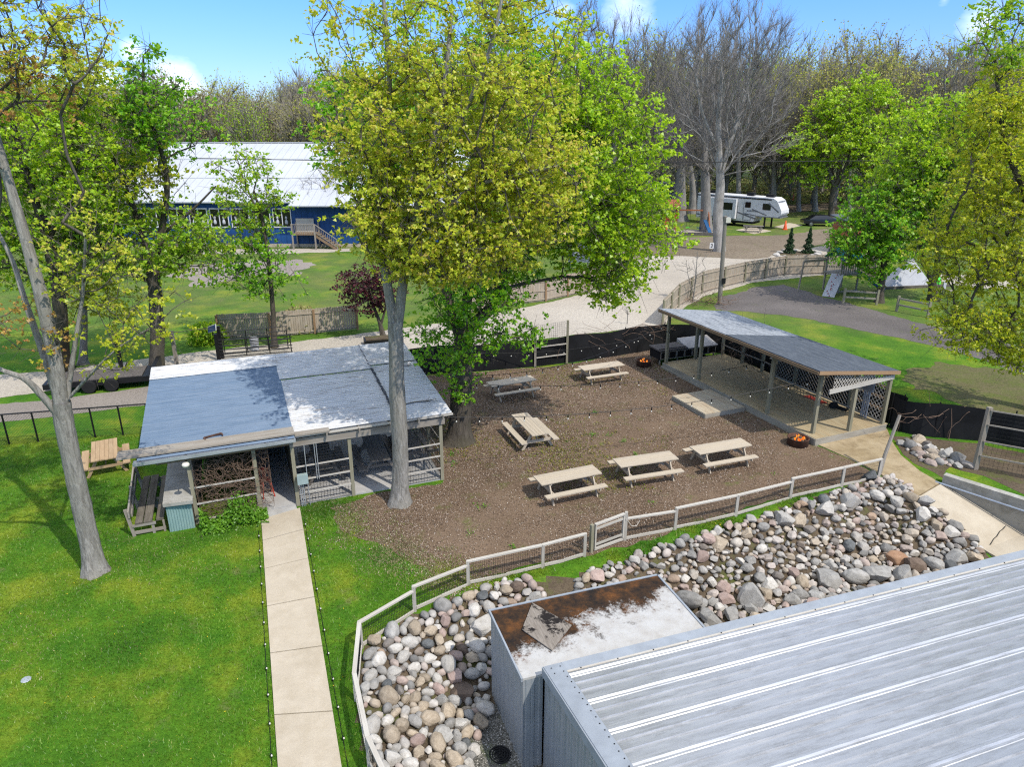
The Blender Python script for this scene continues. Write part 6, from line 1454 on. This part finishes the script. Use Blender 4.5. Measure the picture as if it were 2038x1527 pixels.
# play tower on the left of the camper
x, y = G(1347,462); t = thing('play_tower', 'wooden play tower with swing beam and sandbox left of the camper', 'play set', (x, y, 0), R(-8))
w = MB()
for a in (-.8,.8):
    for b in (-.8,.8): w.beam((a-1,b,0),(a-1,b,3.2), .14,.14, up=(0,1,0))
w.box(-1.9,-.1,-.9,.9,1.4,1.5); w.build('tower_frame', 'orange_wood', t)
w = MB(); slab(w, [(-2.1,-1.1,3.1),(.1,-1.1,3.1),(.1,0,3.9),(-2.1,0,3.9)],.06); slab(w, [(-2.1,0,3.9),(.1,0,3.9),(.1,1.1,3.1),(-2.1,1.1,3.1)],.06); w.build('tower_roof', 'orange_wood', t)
w = MB(); w.box(-1.9,-.1,-.9,-.86,1.6,2.3); w.beam((-1.5,-.9,1.4),(-1.9,-2.2,0), .9,.06); w.build('tower_panel', 'red_paint', t)
w = MB(); w.beam((0,0,2.7),(3.6,0,2.7), .12,.16); w.beam((3.6,0,2.75),(3.9,-.9,0), .12,.12); w.beam((3.6,0,2.75),(3.9,.9,0), .12,.12); w.build('swing_beam', 'orange_wood', t)
w = MB()
for xx in (1.1,1.5,2.4,2.8): w.tube([(xx,0,2.65),(xx,0,.6)], .015, 4)
w.build('swing_ropes', 'black_metal', t); MB().box(1.05,1.55,-.15,.15,.55,.62).build('swing_seat', 'lime_plastic', t); MB().box(2.35,2.85,-.15,.15,.55,.62).build('swing_seat', 'blue_plastic', t)
w = MB(); w.box(-2.5,4.5,-2.6,-2.4,0,.35); w.box(4.4,4.6,-2.5,1.6,0,.35); w.build('sandbox_edge', 'lot_gravel', t); MB().prism([(-2.4,-2.4),(4.4,-2.4),(4.4,1.5),(-2.4,1.5)], .02,.15).build('sand_fill', 'gravel', t); o = MB().beam((3.9,-1.2,.1),(3.2,-.5,1.6), .6,.08).build('slide', 'blue_plastic', t)
# utility pole with box, site sign
x, y = G(1432,606); t = thing('utility_pole', 'grey wooden pole with a white lamp box at its top beside the gravel drive', 'pole', (x, y, 0)); tp = Zy(1444,430,y)
MB().tube([(0,0,-.2),(tp[0]-x,0,tp[2])], [.17,.13], 10).build('pole', 'pole_wood', t); MB().box(tp[0]-x+.02,tp[0]-x+.35,-.2,.2,tp[2]-.45,tp[2]-.1).build('lamp_box', 'bulb_white', t); MB().box(-.05,.2,-.25,-.1,1.6,2.0).build('meter_box', 'black_metal', t)
x, y = G(1415,503); t = thing('site_sign', 'small white number sign on a post at the foot of the pale bare tree', 'sign', (x, y, 0)); MB().beam((0,0,0),(0,0,.9), .08,.08, up=(0,1,0)).build('post', 'pole_wood', t); MB().box(-.22,.22,-.06,-.04,.45,1.05).build('sign_board', 'white_paint', t); w = MB(); w.box(-.1,.06,-.075,-.062,.85,.92); w.box(.0,.08,-.075,-.062,.62,.9); w.box(-.1,.06,-.075,-.062,.58,.65); w.build('number', 'black_metal', t)
# split rail fences, play set on the right
for lab, p, q in (('short split rail fence section left of the dark green tree', (1678,604), (1744,607)),('short split rail fence section right of the dark green tree', (1784,620), (1846,632))):
    a = Vector((*G(*p),0)); b = Vector((*G(*q),0)); t = thing('split_rail_fence', lab, 'fence', tuple(a), 0, 'split rail fence sections by the parking lot'); v = b-a
    for s_ in (0,1): MB().beam(v*s_, v*s_+Vector((0,0,1.15)), .15,.13, up=(0,1,0)).build('post', 'post_wood', t)
    for z in (.5,.95): MB().beam(v*.0+Vector((0,0,z)), v+Vector((0,0,z-.04)), .08,.12).build('rail', 'grey_wood', t)
x, y = G(1670,578); t = thing('play_set', 'weathered wooden play set with teal canopy, climbing wall and blue slide', 'play set', (x, y, 0), R(20)); w = MB()
for a in (-.9,.9):
    for b in (-.8,.8): w.beam((a,b,0),(a,b,3.3 if b > 0 else 2.4), .11,.11, up=(0,1,0))
w.box(-1,1,-.9,.9,1.4,1.5); w.beam((-3.2,.8,2.4),(-.9,.8,2.4), .1,.18); w.beam((-3.2,.8,2.4),(-3.4,.8,0), .1,.1, up=(0,1,0)); w.beam((-1,-.85,0.12),(1,-.85,.12), .1,.1); w.build('play_frame', 'grey_wood', t)
w = MB()
for k in range(9): w.beam((-.9+k*.22,-.85,1.5),(-.9+k*.22,-.85,2.35), .08,.03, up=(0,1,0))
w.beam((-.95,-.85,2.3),(.95,-.85,2.3), .06,.08); w.build('railing', 'grey_wood', t)
MB().beam((-1.0,-.6,1.5),(-2.6,-1.6,0.02), .9,.06).build('climbing_wall', 'cloth_white', t)
w = MB()
for k in range(12): s_ = (k+.5)/12; w.lathe([(.06,0),(.03,.06),(0,.06)], 6, (-1.0-1.6*s_+random.uniform(-.2,.2),-.6-1.0*s_+random.uniform(-.25,.25),1.53-1.48*s_))
w.build('climbing_holds', 'red_paint', t)
w = MB(); slab(w, [(-1.1,-1,2.6),(1.1,-1,2.6),(1.1,0,3.5),(-1.1,0,3.5)],.03); slab(w, [(-1.1,0,3.5),(1.1,0,3.5),(1.1,1,2.6),(-1.1,1,2.6)],.03); w.build('canopy', 'teal_canvas', t)
w = MB(); pts = [(1.0,-.3,1.5),(1.6,-.6,1.3),(2.3,-1.0,.6),(2.8,-1.2,.2),(3.2,-1.4,.12)]
for a, b in zip(pts[:-1], pts[1:]): w.beam(a, b, .5,.06); w.beam((a[0]+.1,a[1]+.22,a[2]+.08),(b[0]+.1,b[1]+.22,b[2]+.08), .05,.16); w.beam((a[0]-.1,a[1]-.22,a[2]+.08),(b[0]-.1,b[1]-.22,b[2]+.08), .05,.16)
w.build('slide', 'blue_plastic', t)
x, y = G(1672,500); t = thing('cedar_cabin', 'reddish cedar shed partly hidden by the dark green tree', 'cabin', (x+1.0, y, 0), R(25)); w = MB(); z = 0
while z < 3.0: w.beam((-1.4,-1.4,z+.1),(1.4,-1.4,z+.1), .05,.18); w.beam((-1.4,-1.4,z+.1),(-1.4,1.4,z+.1), .05,.18); z += .19
w.prism([(-1.35,-1.35),(1.4,-1.35),(1.4,1.4),(-1.35,1.4)],0,3.0); w.build('wall', 'orange_wood', t); w = MB(); slab(w, [(-1.7,-1.7,2.95),(1.7,-1.7,2.95),(1.7,1.7,3.6),(-1.7,1.7,3.6)]); w.build('roof', 'shingle_dark', t)
x, y = G(1805,566); t = thing('play_tent', 'white pyramid shaped climbing mound behind the dark forked tree', 'tent', (x, y, 0), R(10)); w = MB(); b = [(-2.4,-1.0,0),(1.6,-1.0,0),(1.3,1.2,0),(-1.6,1.2,0)]; ap = (.1,.2,2.3)
for k in range(4): w.face([b[k], b[(k+1) % 4], ap])
w.build('tent_cloth', 'cloth_white', t); MB().box(-3,2.8,-1.5,-1.3,0,.2).build('tent_edge', 'rough_plank', t); MB().lathe([(.45,0),(.4,.5),(.2,.85),(0,.9)], 9, (2.1,-.6,0)).build('lime_toy', 'lime_plastic', t)
x, y = G(1884,588); t = thing('garden_chair', 'pale garden chair under the spreading tree', 'chair', (x, y, 0), R(40)); MB().box(-.3,.3,-.3,.3,.38,.44).build('seat', 'grey_wood', t); MB().prism([(-.28,.26),(.28,.26),(.28,.32),(-.28,.32)], .44,1.05).build('backrest', 'cloth_white', t)
for a in (-.25,.25):
    for b in (-.25,.25): MB().beam((a,b,0),(a,b,.4), .06,.06, up=(0,1,0)).build('leg', 'grey_wood', t)
# distant rail fence and pale camp buildings
a = Vector((*G(1440,398),0)); b = Vector((*G(1760,376),0)); t = thing('rail_fence', 'distant dark rail fence across the campground behind the camper', 'fence', tuple(a)); v = b-a; w = MB()
for z in (.6,1.2): w.beam(Vector((0,0,z)), v+Vector((0,0,z)), .08,.12)
w.build('rail', 'rough_plank', t)
for k in range(13): MB().beam(v*(k/12), v*(k/12)+Vector((0,0,1.4)), .14,.14, up=(0,1,0)).build('post', 'rough_plank', t)
for lab, (u, v_), sx in (('distant pale trailer seen between the right hand trees',(1740,372),7),('distant white trailer roof left of the play tower',(1310,400),6),('distant pale building low among the trees at far left',(60,370),8)):
    x, y = G(u, v_); t = thing('distant_trailer', lab, 'trailer', (x, y, 0), R(8)); MB().box(-sx/2,sx/2,-1.2,1.2,.5,3.0).build('body', 'white_paint', t); MB().box(-sx/2-.1,sx/2+.1,-1.3,1.3,3.0,3.15).build('roof', 'barn_roof', t); w = MB()
    for k in range(3): w.box(-sx/2+.8+k*1.8,-sx/2+1.7+k*1.8,-1.23,-1.19,1.5,2.3)
    w.build('window', 'dark_glass', t)
x, y = G(1152,537); t = thing('sign_board', 'dark sign board on posts behind the tan curving fence', 'sign', (x, y, 0), R(-10)); MB().box(-1.0,1.0,-.05,.05,.7,2.3).build('sign_panel', 'box_grey', t); MB().box(-.45,.55,-.07,-.055,1.4,1.75).build('sign_plate', 'cloth_white', t)
for xx in (-.8,.8): MB().beam((xx,.1,0),(xx,.1,2.3), .12,.12, up=(0,1,0)).build('post', 'pole_wood', t)
# overhead cable
tag(MB().tube([(-30,70,9.6),(0,66,9.3),(40,62,9.8)], .03, 4).build('overhead_cable', 'black_metal'), 'thin overhead cable crossing in front of the white barn roof', 'cable')

# ------------------------------------------------------------------ grass, chips, weeds (uncountable)
def blades(name, poly, n, hgt, mat, label, dens=None, zfun=None, wid=.016, excl=()):
    xs_, ys_ = [p[0] for p in poly], [p[1] for p in poly]; P = np.column_stack([rng.uniform(min(xs_), max(xs_), n), rng.uniform(min(ys_), max(ys_), n)]); m = inpoly(P, poly)
    for e in excl: m &= ~inpoly(P, e)
    if dens is not None: m &= rng.random(n) < dens(P)
    P = P[m]; k = len(P); z = zfun(P) if zfun else np.zeros(k); a = rng.uniform(0, 6.28, k); h = hgt*rng.uniform(.5,1.3,k); lean = rng.normal(0,.55,(k,2))*h[:,None]; dx = np.column_stack([np.cos(a), np.sin(a)])*wid*rng.uniform(.6,1.3,(k,1))
    A = np.column_stack([P-dx/2, z]); B = np.column_stack([P+dx/2, z]); T = np.column_stack([P+lean, z+h]); V = np.stack([A,B,T],1).reshape(-1,3)
    tag(link(name, np_mesh(name, V, np.arange(3*k).reshape(-1,3)), mat), label, name, kind='stuff'); return k
def pnoise(P, s, seed=0):
    r = np.random.default_rng(seed); o = np.zeros(len(P))
    for i in range(7):
        k = r.normal(size=2)*s*(1.6**i)/2; o += np.sin(P@k+r.uniform(0,6))*.75**i
    return o/2.2
path_poly = [tuple(A0)+(), tuple(B0), tuple(B2), tuple(A2)]; path_poly = [(p[0], p[1]) for p in path_poly]
bushes = [[shedW(-2.0,-.5), shedW(8.6,-.05), shedW(8.6,7.4), shedW(-2.0,7.4)]]
LAWN = [G(u, v) for u, v in [(-80,880),(300,862),(350,800)]]+[shedW(-1.4,3), shedW(3.2,-.1)]+[G(u, v) for u, v in [(660,1000),(690,1040),(760,1085),(860,1125),(920,1160)]]+[FP[5], FP[4], FP[3], FP[2], FP[1], FP[0], (-2.5,8.5), (-14,8.5)]

MULCHE = [G(u, v) for u, v in [(640,1005),(690,1050),(750,1085),(850,1128),(925,1162)]]
def lawn_d(P): return np.clip(.85+.4*pnoise(P, .8, 3), .3, 1)*np.clip(polydist(P, MULCHE)*1.1+.25, 0, 1)
blades('grass', LAWN, 420000, .055, 'grass_blade', 'short mown grass of the front lawn', lawn_d, None, .018, [path_poly, *bushes])
STRIP = [G(u, v) for u, v in [(905,1172),(931,1160),(1082,1122),(1165,1108),(1246,1093),(1346,1052),(1463,1022),(1577,992),(1640,976),(1600,1000),(1500,1035),(1330,1085),(1235,1118),(1150,1140),(1010,1155)]]
blades('grass', STRIP, 60000, .11, 'grass_blade', 'long grass of the strip between the wire fence and the stones', lambda P: np.clip(.6+.8*pnoise(P, 1.6, 8), .05, 1), hz, .02)
MARG = [G(u, v) for u, v in [(640,1006),(760,1000),(790,1060),(930,1150),(870,1150),(750,1105),(690,1070)]]
blades('grass', MARG, 16000, .07, 'grass_blade', 'patchy grass thinning out into the mulch', lambda P: np.clip(.1+1.1*pnoise(P, 1.4, 9), 0, 1), None, .018)
leafmat('straw', [(0,(.22,.17,.08)),(.5,(.33,.27,.14)),(1,(.40,.36,.18))], .3, .3)
EDGE = [G(u, v) for u, v in [(640,1000),(668,1040),(700,1065),(748,1080),(790,1104),(850,1128),(915,1163)]]
band = lambda P, w_: np.exp(-(polydist(P, EDGE)/w_)**2)
BOX_ = [G(600,985), G(960,985), G(1010,1175), G(600,1175)]
blades('grass', BOX_, 90000, .065, 'grass_blade', 'patchy grass thinning out along the lawn edge', lambda P: band(P, .8)*np.clip(.35+1.1*pnoise(P, 1.7, 14), 0, 1), None, .02, [path_poly])
blades('dry_grass', BOX_, 60000, .05, 'straw', 'dry straw coloured grass along the lawn edge', lambda P: band(P, .9)*np.clip(.1+1.2*pnoise(P, 1.3, 15), 0, 1), None, .02, [path_poly])
blades('dry_grass', LAWN, 60000, .05, 'straw', 'dry patches in the front lawn', lambda P: np.clip(-.35+1.3*pnoise(P, .75, 16), 0, .8), None, .018, [path_poly, *bushes])
tag(leaves_np('wood_chips', np.column_stack([(lambda q: q[rng.random(len(q)) < band(q, .75)*.8])(np.column_stack([rng.uniform(-8,1,40000), rng.uniform(16,22.5,40000)])), np.zeros(1)[:0]]) if False else (lambda q: np.column_stack([q, np.full(len(q), .015)]))((lambda q: q[(rng.random(len(q)) < band(q, .7)*np.clip(.3+pnoise(q,1.9,17),0,1)) & ~inpoly(q, path_poly)])(np.column_stack([rng.uniform(-8,1,60000), rng.uniform(16,22.5,60000)]))), .055, 'chips', None, 2.2, .35, .6), 'wood chips strayed into the lawn edge', 'wood chips', kind='stuff')
for k, (u, v) in enumerate(((1183,822),(1178,868),(1212,868),(1240,880),(1297,1003),(1265,905),(960,1010),(935,1065),(1022,1090),(1540,945),(905,925),(900,905))):
    x, y = G(u, v); t = thing('weed_tuft', ('small green weed tuft growing in the mulch'), 'weed', (x, y, .004), 0, 'green weed tufts in the mulch'); n = int(rng.integers(10,45)); P = rng.normal(0,rng.uniform(.05,.13),(n,3)); P[:,2] = np.abs(P[:,2])*.6+.02; leaves_np('foliage', P, rng.uniform(.05,.09), 'leaf_shrub', t, .8)
n = 20000; c = np.array([G(u, v) for u, v in zip(rng.uniform(860,1330,n), rng.uniform(725,985,n))]); k = (rng.random(n) < np.clip(.15+.9*pnoise(c, .8, 21)-.025*(np.abs(c[:,0]-1.5)), 0, 1)) & inpoly(c, mulch_poly); c = c[k]
P = np.column_stack([c, np.abs(rng.normal(.03,.02,len(c)))]); tag(leaves_np('ground_weeds', P, .075, 'weed', None, 1.2), 'yellow green ground weeds in the mulch near the big tree', 'weeds', kind='stuff')
n = 420000; xs_, ys_ = zip(*mulch_poly); P = np.column_stack([rng.uniform(min(xs_), max(xs_), n), rng.uniform(min(ys_), max(ys_), n)]); P = P[inpoly(P, mulch_poly)]; P = P[rng.random(len(P)) < np.clip(.62+.75*pnoise(P, .8, 31), .12, 1)]
tag(leaves_np('wood_chips', np.column_stack([P, rng.uniform(.008,.04,len(P))]), .047, 'chips', None, 1.2, .35, .6), 'brown wood chips covering the yard', 'wood chips', kind='stuff')
n = 420; P = np.column_stack([rng.uniform(-14,4,n), rng.uniform(10,21,n)]); P = P[(inpoly(P, LAWN) | inpoly(P, STRIP)) & ~inpoly(P, path_poly)]; P = np.vstack([P, np.array([G(u, v) for u, v in zip(rng.uniform(1410,1500,70), rng.uniform(1040,1062,70))])]); 
tag(leaves_np('dandelions', np.column_stack([P, np.full(len(P), .07)+hz(P)]), .034, 'dandelion', None, 3, .3, 1.0), 'tiny yellow dandelion heads in the grass', 'dandelions', kind='stuff')

# ------------------------------------------------------------------ sky, sun
SUN_EL, SUN_AZ = R(53), (0.74, -0.67)
wld = bpy.data.worlds.new("World"); S.world = wld; wld.use_nodes = True; nt = wld.node_tree; nt.nodes.clear()
N_ = lambda t_, **k: nt.nodes.new(t_)
out = N_('ShaderNodeOutputWorld'); bg = N_('ShaderNodeBackground'); sky = N_('ShaderNodeTexSky'); sky.sky_type = 'NISHITA'; sky.sun_disc = False
sky.sun_elevation = SUN_EL; sky.sun_rotation = math.atan2(SUN_AZ[0], SUN_AZ[1]); sky.air_density = 1.0; sky.dust_density = .1; sky.ozone_density = 2.2; sky.altitude = 300
hs = N_('ShaderNodeHueSaturation'); hs.inputs['Saturation'].default_value = 1.35; nt.links.new(sky.outputs[0], hs.inputs['Color'])
tc = N_('ShaderNodeTexCoord'); nz = N_('ShaderNodeTexNoise'); mp = N_('ShaderNodeMapping'); mp.inputs['Scale'].default_value = (1,1,2.2); nt.links.new(tc.outputs['Generated'], mp.inputs[0]); nt.links.new(mp.outputs[0], nz.inputs['Vector']); nz.inputs['Scale'].default_value = 7; nz.inputs['Detail'].default_value = 9; nz.inputs['Roughness'].default_value = .62
def mth(op, a, b=0):
    m = N_('ShaderNodeMath'); m.operation = op
    for i, x in ((0,a),(1,b)):
        if isinstance(x, (int,float)): m.inputs[i].default_value = x
        else: nt.links.new(x, m.inputs[i])
    return m.outputs[0]
tot = None
for (u, v, wd_, am) in ((345,185,.07,.9),(262,100,.03,.7),(1240,0,.09,.55),(1120,20,.07,.5),(1960,45,.05,.6),(1880,0,.03,.35),(210,160,.05,.6)):
    d = Vector(ray(u, v)).normalized(); dt = N_('ShaderNodeVectorMath'); dt.operation = 'DISTANCE'; nt.links.new(tc.outputs['Generated'], dt.inputs[0]); dt.inputs[1].default_value = d
    f = mth('MULTIPLY', mth('MAXIMUM', mth('SUBTRACT', 1.0, mth('DIVIDE', dt.outputs['Value'], wd_)), 0.0), am); tot = f if tot is None else mth('MAXIMUM', tot, f)
cl = N_('ShaderNodeMapRange'); nt.links.new(mth('ADD', mth('MULTIPLY', tot, .75), mth('MULTIPLY', nz.outputs['Fac'], .55)), cl.inputs[0]); cl.inputs[1].default_value = .52; cl.inputs[2].default_value = .98
cf = mth('MULTIPLY', cl.outputs[0], mth('MINIMUM', mth('MULTIPLY', tot, 6.0), 1.0))
nz2 = N_('ShaderNodeTexNoise'); nt.links.new(tc.outputs['Generated'], nz2.inputs['Vector']); nz2.inputs['Scale'].default_value = 2.6; nz2.inputs['Detail'].default_value = 7  # broken cloud added overhead, out of view, to lift and neutralise the shade
hi = N_('ShaderNodeMapRange'); sx0 = N_('ShaderNodeSeparateXYZ'); nt.links.new(tc.outputs['Generated'], sx0.inputs[0]); nt.links.new(sx0.outputs[2], hi.inputs[0]); hi.inputs[1].default_value = .28; hi.inputs[2].default_value = .5
cv = N_('ShaderNodeMapRange'); nt.links.new(nz2.outputs['Fac'], cv.inputs[0]); cv.inputs[1].default_value = .38; cv.inputs[2].default_value = .56
cf = mth('MAXIMUM', cf, mth('MULTIPLY', mth('MULTIPLY', hi.outputs[0], cv.outputs[0]), .85))
mx = N_('ShaderNodeMix'); mx.data_type = 'RGBA'; nt.links.new(cf, mx.inputs[0]); sx = N_('ShaderNodeSeparateXYZ'); nt.links.new(tc.outputs['Generated'], sx.inputs[0]); el = N_('ShaderNodeMapRange'); nt.links.new(sx.outputs[2], el.inputs[0]); el.inputs[1].default_value = .0; el.inputs[2].default_value = .55; tn = N_('ShaderNodeMix'); tn.data_type = 'RGBA'; nt.links.new(el.outputs[0], tn.inputs[0]); tn.inputs[6].default_value = (.24,.325,.60,1); tn.inputs[7].default_value = (1,1,1,1); ml = N_('ShaderNodeMix'); ml.data_type = 'RGBA'; ml.blend_type = 'MULTIPLY'; ml.inputs[0].default_value = 1; nt.links.new(hs.outputs[0], ml.inputs[6]); nt.links.new(tn.outputs[2], ml.inputs[7]); nt.links.new(ml.outputs[2], mx.inputs[6]); mx.inputs[7].default_value = (7.6, 7.8, 8.2, 1)
nt.links.new(mx.outputs[2], bg.inputs[0]); bg.inputs[1].default_value = .15; nt.links.new(bg.outputs[0], out.inputs[0])
sl = bpy.data.lights.new("sun", 'SUN'); so = bpy.data.objects.new("sun", sl); C.objects.link(so); sl.energy = 2.5; sl.angle = R(.55); sl.color = (1, .95, .87)
dv = Vector((SUN_AZ[0]*math.cos(SUN_EL), SUN_AZ[1]*math.cos(SUN_EL), math.sin(SUN_EL))); so.rotation_euler = dv.to_track_quat('Z', 'Y').to_euler()
S.view_settings.view_transform = 'Standard'; S.view_settings.look = 'None'; S.view_settings.exposure = 1.02; S.view_settings.gamma = 1
S.render.engine = 'CYCLES'; S.cycles.max_bounces = 10; S.cycles.diffuse_bounces = 7; S.cycles.transmission_bounces = 8; S.cycles.transparent_max_bounces = 4; S.cycles.use_denoising = False; S.cycles.filter_width = 1.2; S.cycles.sample_clamp_indirect = 4
